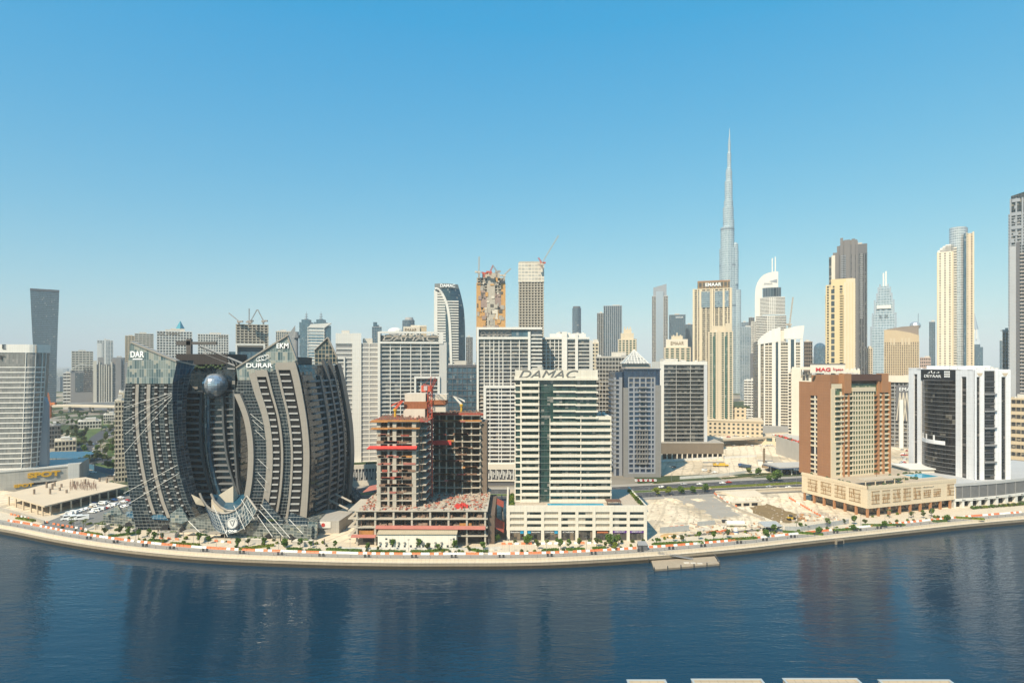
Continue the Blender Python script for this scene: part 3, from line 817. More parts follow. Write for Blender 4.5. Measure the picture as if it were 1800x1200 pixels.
m=MB(); m.tube((0,.6,zt+2),(.5,1,zt+8),.16); m.tube((.5,1,zt+8),(4.6,-14,zt+7.3),.06); m.tube((.5,1,zt+8),(-5,9,zt+2.8),.06); m.build("a_frame",CR_RED,t)
for px,d,z,dx,lb in ((694.5,318,ZT1,1,"yellow and red concrete placing boom on the left top deck of the frame"),(811,345,ZT2,-1,"yellow and white concrete placing boom on the right top deck of the frame")):
    t=thing("placing_boom",lb,"concrete boom",(PX(px,d),d,z))
    MB().box(-1.3,-1.3,0,1.3,1.3,.5).cyl(0,0,.55,.5,4.2,10).cyl(0,0,.95,4.2,5.4,10).build("mast",CR_YEL,t)
    MB().slab([(-.8,-.5,5.2),(.8,-.5,5.2),(4.0*dx+.7,-.5,9.6),(4.0*dx-1.0,-.5,9.9)],(0,-1,0),1.0).slab([(3.2*dx,-.7,9.6),(4.4*dx,-.7,10.2),(-1.8*dx,-.7,7.6),(-2.2*dx,-.7,6.4)],(0,-1,0),.8).build("boom",CR_RED if dx>0 else WHITE,t)
# white site office block in front of the frame
D=291.0; x0,x1=PX(664,D),PX(802,D); w=x1-x0
t=thing("site_office","long white prefabricated site office with a tan roof in front of the concrete frame","site office",((x0+x1)/2,D,0))
zt=PZ(938,D)
MB().box(-w/2,0,0,w/2,6.5,zt).build("wall",paint("office_white",(.74,.70,.61),.7,.06,.3,.1,joints=(3.05,3.0,.06)),t)
MB().slab([(-w/2-.4,-.6,zt+.1),(w/2+.4,-.6,zt+.1),(w/2+.4,7,zt+1.5),(-w/2-.4,7,zt+1.5)],(0,-.2,1),.25).build("roof",paint("tan_roof",(.44,.37,.26),.8,.12,.4,.1,joints=(1.0,50,.08)),t)
for i in range(13):
    xx=-w/2+1.2+i*(w-2.4)/12.0
    MB().box(xx-.5,-.06,.9,xx+.5,.2,2.0).build("window",plain("office_window",(.05,.06,.07),.2),t)
    if i%3!=2: MB().box(xx-.42,-.75,2.9,xx+.42,-.02,3.6).build("air_conditioner",paint("ac_unit",(.25,.24,.22),.6,.2,1,.1),t)
    if i in (1,6,12): MB().box(xx-.5,-.06,4.6,xx+.5,.2,5.4).build("window",MC["office_window"],t)
# ================================================================== THE TWO CURVED GLASS TOWERS (left of centre)
def leaf_towers():
    DF=324.0
    ORGX=PX(275,DF)
    t=thing("curved_tower","dark glass tower with leaf shaped front, two narrow beige strips and crown sloping down right","tower",(ORGX,DF,0))
    def rel(f): return lambda z: f(z)-ORGX
    L=rel(curve([(225,640),(219,690),(216,740),(218,790),(225,850),(234,905),(240,935)],DF))
    Rr=rel(curve([(306,645),(303,693),(306,760),(315,827),(330,880),(340,900),(352,930)],DF))
    R2=rel(curve([(333,645),(324,693),(322,760),(332,827),(345,880),(352,900),(365,930)],DF+6))
    ZT=PZ(672,DF)
    F=lambda u,z,o:(lerp(L(z),Rr(z),u),-o,z)
    F2=lambda u,z,o:(lerp(Rr(z),R2(z),u),u*9-o*.8+.05,z)
    W=lambda z:Rr(z)-L(z)
    nz=26
    # body
    b=MB(); b.sheet(F,0,1,0,ZT,12,nz,0,26.0); b.build("curtain_wall",GL_J,t)
    b=MB(); b.sheet(F2,0,1,0,ZT+12,3,nz,0,7.0); b.build("side_glass",gridmat("side_curtain_glass",(.22,.24,.25),(.014,.026,.036),(.045,.065,.08),2.3,1.75,.13,.14,.08),t)
    # back and left flank closing the volume
    FB=lambda u,z,o:(lerp(L(z),L(z)+3,u),u*34,z)
    b=MB()
    for j in range(nz):
        z0,z1=ZT*j/nz,ZT*(j+1)/nz
        b.face([(L(z0)+2,34,z0),(L(z0),0,z0),(L(z1),0,z1),(L(z1)+2,34,z1)])
        b.face([(R2(z0),9,z0),(R2(z0)-16,34,z0),(R2(z1)-16,34,z1),(R2(z1),9,z1)])
        b.face([(R2(z0)-16,34,z0),(L(z0)+2,34,z0),(L(z1)+2,34,z1),(R2(z1)-16,34,z1)])
    b.face([(L(ZT),0,ZT),(Rr(ZT),0,ZT),(R2(ZT),9,ZT),(R2(ZT)-16,34,ZT),(L(ZT)+2,34,ZT)])
    b.build("rear_wall",GL_DK,t)
    # slanted crown
    def cr(px,py,dy=0): return (PX(px,DF+dy)-ORGX,dy,PZ(py,DF+dy))
    C=[cr(221,674),cr(304,674),cr(312,634),cr(231,600)]
    o=MB(); o.slab([(x,y-.5,z) for x,y,z in C],(0,-1,0),1.5); o.build("crown",GL_MIX,t)
    o=MB(); o.slab([cr(304,674,0),cr(325,674,9),cr(344,642,9),cr(312,634,0)],(.6,-.8,0),1.2); o.build("crown_return",GL_BLUE,t)
    o=MB(); o.slab([(C[3][0],-1.2,C[3][2]+.2),(C[2][0],-1.2,C[2][2]+.2),(C[2][0]+.2,2.2,C[2][2]+.3),(C[3][0],2.2,C[3][2]+.3)],(.3,0,1),.9)
    o.slab([cr(312,633.5,-1),cr(345,641.5,9),cr(345,641,12),cr(311,633,3)],(.2,0,1),.7); o.build("coping",BEIGE_P,t)
    text("sign_letters","DAR",plain("sign_lit_white",(.85,.85,.85),.5),t,(PX(231,DF)-ORGX,-.7,PZ(628,DF)),PX(255,DF)-PX(231,DF),PZ(617,DF)-PZ(628,DF),bold=.03)
    MB().box(PX(235,DF)-ORGX,-.8,PZ(632,DF),PX(252,DF)-ORGX,-.5,PZ(630,DF)).build("sign_underline",MC["sign_lit_white"],t)
    # beige strips and balcony columns
    z0=6; BALW=paint('balcony_pale',(.38,.37,.36),.6,.15,.5,.1)
    us=lambda a,b:(lambda z:lerp(a,b,(ZT-z)/ZT))
    def strip_(ua,ub,wid,o,mat,nm,za=z0,zb=ZT-1):
        f=us(ua,ub); S_=lambda u,z,oo:(lerp(L(z),Rr(z),f(z))+(u-.5)*wid,-oo,z)
        return MB().fbox(S_,0,1,za,zb,-.5,o,1,24).build(nm,mat,t)
    strip_(.27,.37,1.7,.8,BEIGE_P,"stone_strip",9); strip_(.51,.585,1.9,.8,BEIGE_P,"stone_strip",7)
    for (ua,ub,wid) in ((.19,.315,1.5),(.44,.52,1.2),(.66,.72,2.0),(.86,.88,1.8)):
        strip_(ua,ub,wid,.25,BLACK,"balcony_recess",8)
        f=us(ua,ub)
        for k in range(23):
            z=10+k*3.35
            if z>ZT-3: break
            c=lerp(L(z),Rr(z),f(z))
            MB().box(c-wid*.3,-.8,z,c+wid*.45,.2,z+.7).build("balcony",BALW,t)
    # diagonal ties across the front
    for (a,bb,c,d_) in ((218,716,302,690),(218,740,302,692),(220,763,302,695),(218,797,302,700),(217,867,312,817),(223,887,315,831)):
        MB().tube((PX(a,DF-2)-ORGX,-2.0,PZ(a and bb,DF-2)),(PX(c,DF-2)-ORGX,-2.0,PZ(d_,DF-2)),.13,5).build("tie_rod",WHITE,t)
    # ---------------- recessed middle wing with curved ribs and balconies
    dm=22.0; DM=DF+dm
    X=lambda px,d=dm:PX(px,DF+d)-ORGX
    zt=PZ(640,DM)
    MB().box(X(312),dm,0,X(423),dm+30,zt).build("recessed_wing",gridmat("wing_glass",(.03,.035,.04),(.006,.012,.018),(.02,.032,.04),1.8,3.5,.12,.3,.05),t)
    MB().box(X(312),dm-1.5,zt,X(402),dm+24,PZ(622,DM)).build("roof_screen",paint("brown_screen",(.035,.028,.026),.7,.2,.3,.1,joints=(1.4,60,.2)),t)
    o=MB()
    for i in range(14): o.ball((X(340)+i*1.35,dm-.9,zt+1+random.uniform(-1,1.2)-2.5),.9,.9,.8,7,5)
    o.build("roof_planting",paint("planter_leaves",(.05,.075,.03),.9,.5,1.5,0),t)
    def cv(pts,d): return rel(curve(pts,DF+d))
    ribs=[[(354,690),(352,740),(354,790),(361,830),(376,882)],[(366,695),(366,750),(369,800),(378,845),(394,886)],[(391,700),(393,755),(399,805),(408,840),(418,866)],[(411,695),(412,760),(414,810),(417,850),(421,870)]]
    RF=[cv(r,dm-3) for r in ribs]
    RM=paint("rib_metal",(.11,.115,.12),.35,.12,.3,.05,metal=.3)
    for i,f in enumerate(RF):
        S_=lambda u,z,o,f=f:(f(z)+(u-.5)*(1.5 if i<2 else 1.1),dm-o,z)
        MB().fbox(S_,0,1,6 if i<2 else 11,PZ(688,DM),0,3.2,1,22).build("curved_rib",RM if i!=1 else GL_BLUE,t)
    # glassy shaft between rib 0 and 1
    S_=lambda u,z,o:(lerp(RF[0](z),RF[1](z),u),dm-1.2-1.5*math.sin(u*math.pi)-o,z)
    MB().sheet(S_,0,1,6,PZ(680,DM),6,22,0,6).build("glass_shaft",GL_DK,t)
    BAL=paint("balcony_grey",(.165,.17,.175),.6,.1,.3,.1)
    R2m=lambda z:X(326)
    k=0; z=9.5
    while z<PZ(690,DM):
        lft=(R2(z)+ORGX)*(DF+19)/(DF+9)-ORGX-1.5
        MB().box(lft,dm-3.0,z,RF[0](z)-.8,dm+.2,z+1.05).build("balcony",BAL,t)
        if z>14: MB().box(RF[1](z)+.8,dm-2.4,z+.6,RF[2](z)-.6,dm+.2,z+1.5).build("balcony",BAL,t)
        if z>22: MB().box(RF[2](z)+.6,dm-1.6,z+1,RF[3](z)-.3,dm+.2,z+1.7).build("balcony",BAL,t)
        z+=3.55
    # mirror sphere
    MB().ball((X(378,dm-4),dm-4,PZ(677,DM-4)),6.9,6.9,6.9,26,16).build("mirror_sphere",gridmat("sphere_mirror",(.25,.27,.3),(.30,.34,.38),(.55,.58,.62),2.0,1.6,.1,.1,.0,rough=.16,wob=.12,metal=.65),t)
    # ------------------------------------------------ right tower
    O2=PX(480,DF)
    t2=thing("curved_tower","dark glass tower bulging right with broad curved beige strips and peaked patterned crown","tower",(O2,DF,0))
    def rel2(f): return lambda z:f(z)-O2
    L2=rel2(curve([(413,692),(421,710),(430,735),(437,777),(437,827),(431,870),(420,905),(402,940)],DF))
    Rb=rel2(curve([(519,632),(527,662),(533,693),(541,743),(545,793),(544,843),(540,908),(536,945)],DF))
    ZL=PZ(692,DF)
    F=lambda u,z,o:(lerp(L2(min(z,ZL)),Rb(z),u),-o,z)
    b=MB(); b.sheet(F,0,1,0,ZL,12,28,0,34.0); b.build("curtain_wall",GL_J,t2)
    # upper part, leaning in on the left, under the crown
    UL=rel2(curve([(421,710),(413,692),(405,668),(400,650),(396,632)],DF))
    def cr2(px,py,dy=0): return (PX(px,DF+dy)-O2,dy,PZ(py,DF+dy))
    U=[cr2(413,692),cr2(533,692),cr2(521,634),cr2(505,587),cr2(415,645)]
    MB().slab([(x,y-.06,z) for x,y,z in [cr2(413,692),cr2(533,692),cr2(521,634),cr2(440,668),cr2(418,668)]],(0,-1,0),2.0).build("upper_wall",GL_J,t2)
    MB().slab([(x,y-.1,z) for x,y,z in [cr2(418,668),cr2(440,668),cr2(521,634),cr2(505,588),cr2(415,645)]],(0,-1,0),1.6).build("crown",GL_MIX,t2)
    MB().slab([cr2(414,645,-1),cr2(506,587,-1),cr2(507,587,3),cr2(415,645,3)],(-.5,0,1),.8).slab([cr2(505,587,-.6),cr2(522,633,-.6),cr2(524,633,3),cr2(507,587,3)],(1,0,.3),.6).build("coping",BEIGE_P,t2)
    SW=MC["sign_lit_white"]
    ang=0
    text("sign_letters","DURAR",SW,t2,(PX(434,DF)-O2,-.6,PZ(646,DF)),PX(480,DF)-PX(434,DF),PZ(638,DF)-PZ(646,DF),bold=.02)
    text("sign_letters","EKM",SW,t2,(PX(487,DF)-O2,-.6,PZ(612,DF)),PX(508,DF)-PX(487,DF),PZ(603,DF)-PZ(612,DF),bold=.02)
    o=MB()
    for k in range(3):
        pts=[]
        for i in range(14):
            a=i/13*math.pi*1.35+.4; pts.append((PX(463,DF)-O2-1.5+k*1.4+1.9*math.cos(a)+.7*math.sin(a),-.75,PZ(630.5,DF)+1.35*math.sin(a)+.4*k))
        o.path(pts,.16,5)
    o.path([(PX(454,DF)-O2,-.75,PZ(634,DF)),(PX(466,DF)-O2,-.75,PZ(633,DF)),(PX(475,DF)-O2,-.75,PZ(627,DF))],.16)
    o.build("emblem",SW,t2)
    zb=3
    def strip2(u0,u1,o,mat,nm,za=zb,zb_=None,ex=0):
        return MB().fbox(F,u0,u1,za,zb_ or ZL,-.4,o,2,26).build(nm,mat,t2)
    strip2(-.005,.085,1.1,BEIGE_P,"stone_strip",8,ZL)
    def up(u0,u1,py,o,mat,nm):   # strips that run on into the upper wall
        G_=lambda u,z,oo:(lerp(UL(z),Rb(z),u),-oo,z)
        return MB().fbox(G_,u0,u1,ZL,PZ(py,DF),-.4,o,2,6).build(nm,mat,t2)
    for (u0,u1,py) in ((.30,.40,655),(.535,.57,650),(.695,.73,641),(.90,1.0,636)):
        strip2(u0,u1,1.1,BEIGE_P,"stone_strip"); up(u0,u1,py,1.1,BEIGE_P,"stone_strip")
    up(.285,.575,650,.9,BEIGE_P,"stone_cap") if False else None
    for (u0,u1,py,top) in ((.40,.535,662,650),(.73,.90,650,637)):
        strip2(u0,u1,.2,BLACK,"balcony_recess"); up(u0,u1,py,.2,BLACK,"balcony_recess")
        G_=lambda u,z,oo:(lerp(UL(z),Rb(z),u),-oo,z)
        MB().fbox(G_,u0-.01,u1+.01,PZ(py,DF),PZ(top,DF),-.4,1.05,2,2).build("stone_cap",BEIGE_P,t2)
        z=7
        while z<PZ(py,DF)-2:
            FF=F if z<ZL else G_
            MB().fbox(FF,u0,u1-.03,z,z+.85,-.2,.75).build("balcony",BALW,t2)
            z+=3.5
    strip2(.085,.10,.4,RM,"fin",8)
    z=7
    while z<ZL-2:
        MB().fbox(F,.115,.285,z,z+.3,-.2,.35).build("floor_band",MC["balcony_grey"],t2); z+=3.5
    for (a,bb,c,d_) in ((440,727,462,745),(444,738,462,755),(449,756,466,772),(453,806,471,823),(453,830,470,848),(452,842,468,862)):
        MB().tube((PX(a,DF-2)-O2,-2,PZ(bb,DF-2)),(PX(c,DF-2)-O2,-2,PZ(d_,DF-2)),.13,5).build("tie_rod",WHITE,t2)
    # right flank, running back from the front corner
    DB=392.0; dd=DB-DF
    Rc=rel2(curve([(593,627),(602,660),(610,700),(617,743),(620,793),(618,837),(614,880)],DB))
    Rb_=lambda z:Rb(z)
    ZS=89.6
    S2=lambda u,z,o:(lerp(Rb(z)+.6,Rc(z),u)+o*1.0+2.2*math.sin(u*math.pi),u*dd-o*.2,z)
    MB().sheet(S2,0,1,0,ZS,10,24,0,dd).build("flank_glass",gridmat("flank_curtain_glass",(.05,.055,.06),(.006,.010,.014),(.022,.03,.036),2.2,3.5,.12,.2,.06,wob=.04),t2)
    for u in (.28,.46,.62): MB().fbox(S2,u,u+.035,4,ZS+ (3 if u>.3 else -6),-.3,1.7,1,20).build("fin",RM,t2)
    for u in (.85,): MB().fbox(S2,u,1.0,0,ZS+1,-.3,1.2,2,20).build("edge_shell",paint("shell_grey",(.12,.115,.11),.4,.12,.3,.08,joints=(2.2,3.5,.1)),t2)
    z=9
    while z<ZS-8:
        for (u0,u1) in ((.10,.28),(.315,.46),(.495,.62)):
            MB().fbox(S2,u0,u1,z,z+1.0,-.2,1.25,2,1).build("balcony",MC["balcony_grey"],t2)
        z+=3.55
    # rear shell and crown peak of the flank
    b=MB()
    for j in range(24):
        z0,z1=ZS*j/24,ZS*(j+1)/24
        b.face([(Rc(z0),dd,z0),(L2(min(z0,ZL))+8,dd,z0),(L2(min(z1,ZL))+8,dd,z1),(Rc(z1),dd,z1)])
        b.face([(L2(min(z0,ZL))+8,dd,z0),(L2(min(z0,ZL)),0,z0),(L2(min(z1,ZL)),0,z1),(L2(min(z1,ZL))+8,dd,z1)])
    b.face([(L2(ZL),0,ZS),(Rb(ZS),0,ZS),(Rc(ZS),dd,ZS),(L2(ZL)+8,dd,ZS)])
    b.build("rear_wall",GL_DK,t2)
    k=48; Xk=lambda px:PX(px,DF+k)-O2
    zz=lambda py:PZ(py,DF+k)
    MB().slab([(Xk(553),k,zz(640)),(Xk(594),k,zz(640)),(Xk(592),k,zz(625)),(Xk(577),k,zz(593)),(Xk(553),k,zz(617))],(0,-1,0),1.2).build("crown_fin",gridmat("lattice_glass",(.33,.29,.22),(.015,.03,.04),(.05,.08,.09),2.2,2.6,.35,.35,.1),t2)
    MB().tube((Xk(577),k-.6,zz(593)),(Xk(593),k-.6,zz(628)),.6,5).tube((Xk(553),k-.6,zz(616)),(Xk(577),k-.6,zz(593)),.5,5).build("coping",BEIGE_P,t2)
    MB().box(Rb(ZS)+1.5-8,8,ZS,Xk(556),40,ZS+4.5).build("roof_screen",paint("grey_screen",(.10,.085,.075),.7,.15,.3,.1,joints=(1.2,30,.15)),t2)
    xr,yr=PX(521,DF+20)-O2,20
    MB().cyl(xr,yr,1.2,ZS,PZ(594,DF+20),8).cyl(xr,yr,2.2,PZ(594,DF+20),PZ(589,DF+20),8).cyl(xr,yr,1.4,PZ(589,DF+20),PZ(583,DF+20),8).build("maintenance_mast",GREY,t2)
    # slanting struts at the foot of the flank
    for (a,bb,c,d_) in ((560,893,585,905),(575,877,612,895),(590,868,618,882)):
        MB().tube((PX(a,345)-O2,345-DF,PZ(bb,345)),(PX(c,338)-O2,338-DF,PZ(d_,338)),.7,4).build("strut",BEIGE_P,t2)
    MB().prism([(PX(598,395)-O2,dd-1),(PX(632,385)-O2,dd-8),(PX(632,385)-O2,dd+8),(PX(598,395)-O2,dd+10)],0,[14,.5,.5,14]).build("flank_shard",GL_DK,t2)
    return t,t2
leaf_towers()
# rooftop cradle crane and slanted truss on the left tower's roof
t=thing("maintenance_crane","dark rooftop maintenance crane with a long horizontal arm above the dark screen","crane",(PX(333,352),352,96))
za=PZ(603,352)-96
MB().box(-1.4,-1,0,1.4,1,za+2.4).build("mast",paint("rig_metal",(.09,.08,.075),.6,.2,.4,.1),t)
MB().box(PX(311,352)-PX(333,352),-1,za-1.2,PX(336,352)-PX(333,352),1,za+1.3).box(0,-.7,za-.8,PX(381,352)-PX(333,352),.7,za+.8).build("arm",MC["rig_metal"],t)
t=thing("roof_truss","slanted pale steel truss on the roof between the two curved towers","truss",(PX(390,345),345,0))
q=lambda px,py,dy=0:(PX(px,345+dy)-PX(390,345),dy,PZ(py,345+dy))
MB().tube(q(352,608),q(431,641),.7,4).tube(q(358,621),q(430,650),.6,4).tube(q(400,648),q(430,650),.5,4).build("beam",paint("truss_grey",(.25,.245,.24),.5,.1,.3,.05),t)
m=MB()
for i in range(10):
    a=i/10; m.tube(q(lerp(354,428,a),lerp(609,640,a)),q(lerp(362,428,a+.05),lerp(622,648,a+.05)),.22,4)
m.build("bracing",MC["truss_grey"],t)
# ------------------------------------------------ faceted glass podium of the curved towers
def shard_podium():
    t=thing("glass_podium","low faceted glass podium with bowl shaped wall and white roundel below the curved towers","podium",(PX(400,312),312,0))
    ox=t.location.x
    P=lambda px,py,d:(PX(px,d)-ox,d-312,PZ(py,d))
    base=[G(181,923),G(330,934),G(440,944),G(548,950)]
    front_=[(x-ox,y-312) for x,y in base]
    GP=gridmat("podium_curtain",(.34,.34,.32),(.02,.035,.04),(.16,.18,.17),1.9,1.5,.10,.15,.22,(.30,.29,.22),wob=.10)
    GB=gridmat("podium_blue",(.28,.32,.34),(.01,.04,.075),(.03,.10,.16),1.9,1.7,.10,.14,.1,(.1,.16,.2),wob=.06)
    MB().prism(front_+[(front_[3][0]-2,22),(front_[0][0]+8,front_[0][1]+26)],0,[6.8,7.2,8.0,7.0,7.0,6.8]).build("base_wall",GP,t)
    for i,(a,b) in enumerate(((183,930),(255,930),)): pass
    # dark triangular entrances
    for px,py in ((205,921),(227,925),(251,927),(291,931),(318,933),(395,941),(470,944),(515,946)):
        x,y=G(px,py+2); x-=ox; y-=312
        MB().prism([(x-1.9,y-.5),(x+1.8,y-.9),(x+.6,y+1.5)],.0,[2.6,.4,3.6] if px%2 else [.6,2.9,3.6]).build("entrance",BLACK,t)
    sh=[([(183,904),(207,887),(216,905)],331,1,GP),([(221,907),(246,884),(254,910),(240,912)],326,2,GB),([(262,895),(276,886),(296,914),(268,912)],323,2,GB),
        ([(298,904),(318,889),(331,914),(320,920),(300,916)],320,1,GP),
        ([(453,911),(464,876),(498,915),(492,934),(470,938)],309,2,GL_J),([(505,912),(511,900),(541,912),(538,948),(515,946)],306.5,2,GL_J),([(541,916),(558,917),(556,950),(545,950)],306,1,GP)]
    for pts,d,lean,m_ in sh:
        n=(0,-1,.15); py0=max(y for _,y in pts)
        q=[P(x,y,d+(py0-y)*.05*lean) for x,y in pts]
        MB().slab(q,n,1.2).build("glass_shard",m_,t)
    for (a,b,c,e) in ((454,895,498,943),(458,886,510,945),(452,905,482,947),(508,912,532,937),(374,887,400,943),(411,888,430,930),(424,877,447,912),(331,915,356,940)):
        MB().tube(P(a,b,307.5),P(c,e,305.5),.2,4).build("mullion_beam",WHITE,t)
    # bowl shaped wall
    top=[(351,866),(356,878),(363,888),(372,896),(383,900.5),(394,902),(404,900.5),(414,896),(424,887),(430,877),(434,871)]
    bot=[(372,920),(376,927),(381,932),(386,935),(392,937),(399,938),(408,937),(418,934),(428,928),(438,918),(452,896)]
    b=MB(); n=len(top)
    for i in range(n-1):
        for j in range(6):
            def q(i_,s): 
                a,c=top[i_],bot[i_]; return P(lerp(c[0],a[0],s),lerp(c[1],a[1],s),306.5+3.5*s)
            u0,u1=i*2.4,(i+1)*2.4
            b.face([q(i,j/6),q(i+1,j/6),q(i+1,(j+1)/6),q(i,(j+1)/6)],[(u0,j*2),(u1,j*2),(u1,j*2+2),(u0,j*2+2)])
    b.build("bowl_wall",gridmat("bowl_glass",(.42,.42,.40),(.01,.02,.03),(.07,.09,.10),1.2,2.0,.16,.2,.12,wob=.06),t)
    m=MB(); m.path([P(x,y,309.8) for x,y in top],.55,6); m.tube(P(434,871,309.8),P(452,896,306.5),.6,5); m.build("bowl_rim",BEIGE_P,t)
    m=MB(); tp2=[(371,867),(377,880),(388,891),(400,897),(410,897)]; m.path([P(x,y,316) for x,y in tp2],.6,6)
    m.build("inner_rim",BEIGE_P,t)
    q=[P(371,868,318),P(402,871,326),P(432,868,324),P(426,885,318),P(410,896,316),(P(392,893,316)),P(378,882,317)]
    MB().slab(q,(0,-.6,1),.4).build("skylight",plain("skylight_blue",(.02,.07,.11),.1),t)
    MB().prism([(P(378,880,326)[0],10),(P(410,880,320)[0],8),(P(424,880,326)[0],14),(P(380,880,340)[0],24)],2,[17,PZ(852,322),15,16]).build("stone_prow",paint("prow_stone",(.50,.44,.35),.6,.08,.3,.05),t)
    MB().slab([P(336,868,322),P(352,876,316),P(360,888,316),P(344,884,320)],(0,-.5,1),.6).build("stone_prow",MC["prow_stone"],t)
    # roundel
    c=Vector(P(408,919,305.2)); r=2.95
    m=MB()
    ring=[(c.x+r*math.cos(a*math.pi/16),c.y,c.z+r*math.sin(a*math.pi/16)) for a in range(32)]
    m.slab(ring,(0,-1,0),.5); m.build("roundel",plain("roundel_white",(.66,.66,.64),.4),t)
    m=MB(); m.path([(c.x+.9*r*math.cos(a),c.y-.1,c.z+.9*r*math.sin(a)) for a in [k*math.pi/14 for k in range(29)]],.12,5)
    m.path([(c.x-1.1,c.y-.1,c.z+1.3),(c.x-.3,c.y-.1,c.z-.9),(c.x+.3,c.y-.1,c.z-1.4),(c.x+.9,c.y-.1,c.z+.4),(c.x+1.3,c.y-.1,c.z+1.6)],.2,5)
    m.path([(c.x-.5,c.y-.1,c.z+1.7),(c.x,c.y-.1,c.z+.9),(c.x+.55,c.y-.1,c.z+1.7)],.16,5)
    m.build("emblem",plain("emblem_grey",(.25,.25,.25),.4),t)
    text("sign_letters","J ONE",MC["sign_lit_white"],t,(c.x-3.0,c.y-.9,c.z-4.7),5.9,1.5,bold=.03)
    # planted terrace
    m=MB()
    for i in range(9): m.ball((P(466+i*1.8,917,307)[0],-1.5,PZ(917,307)),.7,.7,.7,7,5)
    m.build("terrace_planting",MC["planter_leaves"],t)
    # annex with a red dot sign, right
    x0,x1=PX(548,316)-ox,PX(606,322)-ox
    MB().prism([(PX(545,322)-ox,8),(PX(596,318)-ox,6),(PX(620,338)-ox,26),(PX(560,350)-ox,34)],0,6.6).build("annex",paint("annex_grey",(.36,.335,.30),.7,.1,.3,.1,joints=(3,3,.08)),t)
    xx=PX(570,320)-ox
    MB().box(xx-4,6.2,2.8,xx+4,7.2,6.0).build("sign_board",WHITE,t)
    ring=[(xx+1.0*math.cos(a*math.pi/10),6.05,4.5+1.0*math.sin(a*math.pi/10)) for a in range(20)]
    MB().slab(ring,(0,-1,0),.15).build("sign_disc",plain("disc_red",(.45,.05,.04),.5),t)
    for px,py in ((300,938),(345,936),(386,940)):
        x,y=G(px,py+3); x-=ox;y-=312
        MB().box(x-5,y-4.5,2.5,x+5,y,2.8).box(x-4.8,y-4.3,0,x-4.5,y-4,2.5).box(x+4.5,y-4.3,0,x+4.8,y-4,2.5).build("canopy",PAVE_G,t)
    return t
shard_podium()
# ================================================================== MIDDLE AND FAR TOWERS
def frames(w, d): return {'f': (front(w), w), 'r': (right(w, d), d), 'l': (left(w, d), d)}
def tower(name, label, cat, x0, x1, yt, D, d, wm, gm, nf, nb, band=.32, pier=.22, proud=.5, zb=0, rz=0, sides='f', nbs=None, cap=1.5, split=False, top=True, group=None, crown=0, bandproud=None):
    """box tower: glazing core, slab-edge bands, piers, parapet and roof plant; split = every band and pier its own part"""
    xa, xb = PX(x0, D), PX(x1, D); H = PZ(yt, D)
    rz = rz or -math.atan((xa+xb)/2/D)
    w = (xb - xa)*math.cos(rz)
    t = thing(name, label, cat, ((xa+xb)/2, D, 0), rz, group)
    MB().box(-w/2+.25, .25, zb, w/2-.25, d, H-.3).build("glazing", gm, t)
    fr = frames(w, d)
    allb = MB()
    sd_ = [s for s in 'frl' if s in sides]
    fh = (H-cap-zb)/nf
    bp = bandproud if bandproud is not None else proud*.8
    for k in range(nf+1):
        z = zb + k*fh; mb = MB() if split else allb
        for s in sd_:
            F, L = fr[s]; mb.fbox(F, -bp if s=='f' else 0, L + (bp if s=='f' else 0), z-.01, min(z + fh*band, H), -.3, bp + (.02 if s!='f' else 0))
        if split: mb.build("floor_band", wm, t)
    for s in sd_:
        F, L = fr[s]; n = nb if s == 'f' else (nbs or max(2, int(nb*d/w)))
        if pier <= 0: continue
        bw = L/n
        for i in range(n+1):
            mb = MB() if split else allb
            u = i*bw - bw*pier/2
            mb.fbox(F, max(u, 0), min(u+bw*pier, L), zb, H-.05, -.3, proud)
            if split: mb.build("pier", wm, t)
    if not split: allb.build("facade_frame", wm, t)
    MB().box(-w/2-.1, -.1-proud*.5, H-cap, w/2+.1, d+.1, H).build("parapet", wm, t)
    if top:
        rr = random.Random(int(x0*7+yt))
        m = MB(); a = rr.uniform(-.3,0)*w; b = a + rr.uniform(.3,.5)*w
        m.box(a, d*.25, H-.2, b, d*.75, H+rr.uniform(2,4)); m.build("roof_plant", paint("plant",(.5,.47,.42)), t)
    if top and D < 1100: clutter(t, -w*.45, w*.45, 2, d-2, H, 9, int(x0))
    t["H"] = H; t["W"] = w; t["Dp"] = d
    return t
def tw(t): return t["H"], t["W"], t["Dp"]
def lx(t, px, dy=0):
    """local x of a photo column on the (turned) front plane of thing t"""
    k = (px-CX)/FP; th = t.rotation_euler.z
    if abs(th) < 1e-4: return PX(px, t.location.y+dy) - t.location.x
    return (k*t.location.y - t.location.x)/(math.cos(th) - k*math.sin(th))
def face(t):
    """turn a building to face the canal bend where the photo was taken"""
    t.rotation_euler.z = -math.atan(t.location.x/t.location.y); return t
def lz(t, py, dy=0): return PZ(py, t.location.y+dy)
SIGN_D = plain("sign_dark", (.05,.05,.055), .5); SIGN_W = MC["sign_lit_white"]; SIGN_B = plain("sign_bronze", (.22,.15,.08), .5)
WHT = paint("white_render", (.66,.64,.60), .6, .08, .1, .12)
WHT2 = paint("warm_white_render", (.61,.55,.46), .65, .07, .1, .06)
BGE = paint("beige_render", (.54,.46,.345), .7, .08, .1, .06)
BGE2 = paint("sand_render", (.50,.40,.27), .7, .08, .1, .06)
YEL = paint("yellow_render", (.60,.48,.28), .7, .06, .1, .05)
GRY = paint("grey_render", (.30,.30,.30), .65, .1, .1, .07)
GRY2 = paint("blue_grey_cladding", (.27,.29,.32), .45, .1, .1, .05)
SLATE = paint("slate_cladding", (.12,.12,.13), .5, .12, .1, .06)
STEEL = paint("steel_cladding", (.40,.45,.50), .35, .06, .05, .04, metal=.4)
G_A = gridmat("window_wall_a", (.16,.16,.15), (.008,.013,.018), (.035,.044,.052), 1.8, 3.4, .10, .2, .14, (.32,.30,.26))
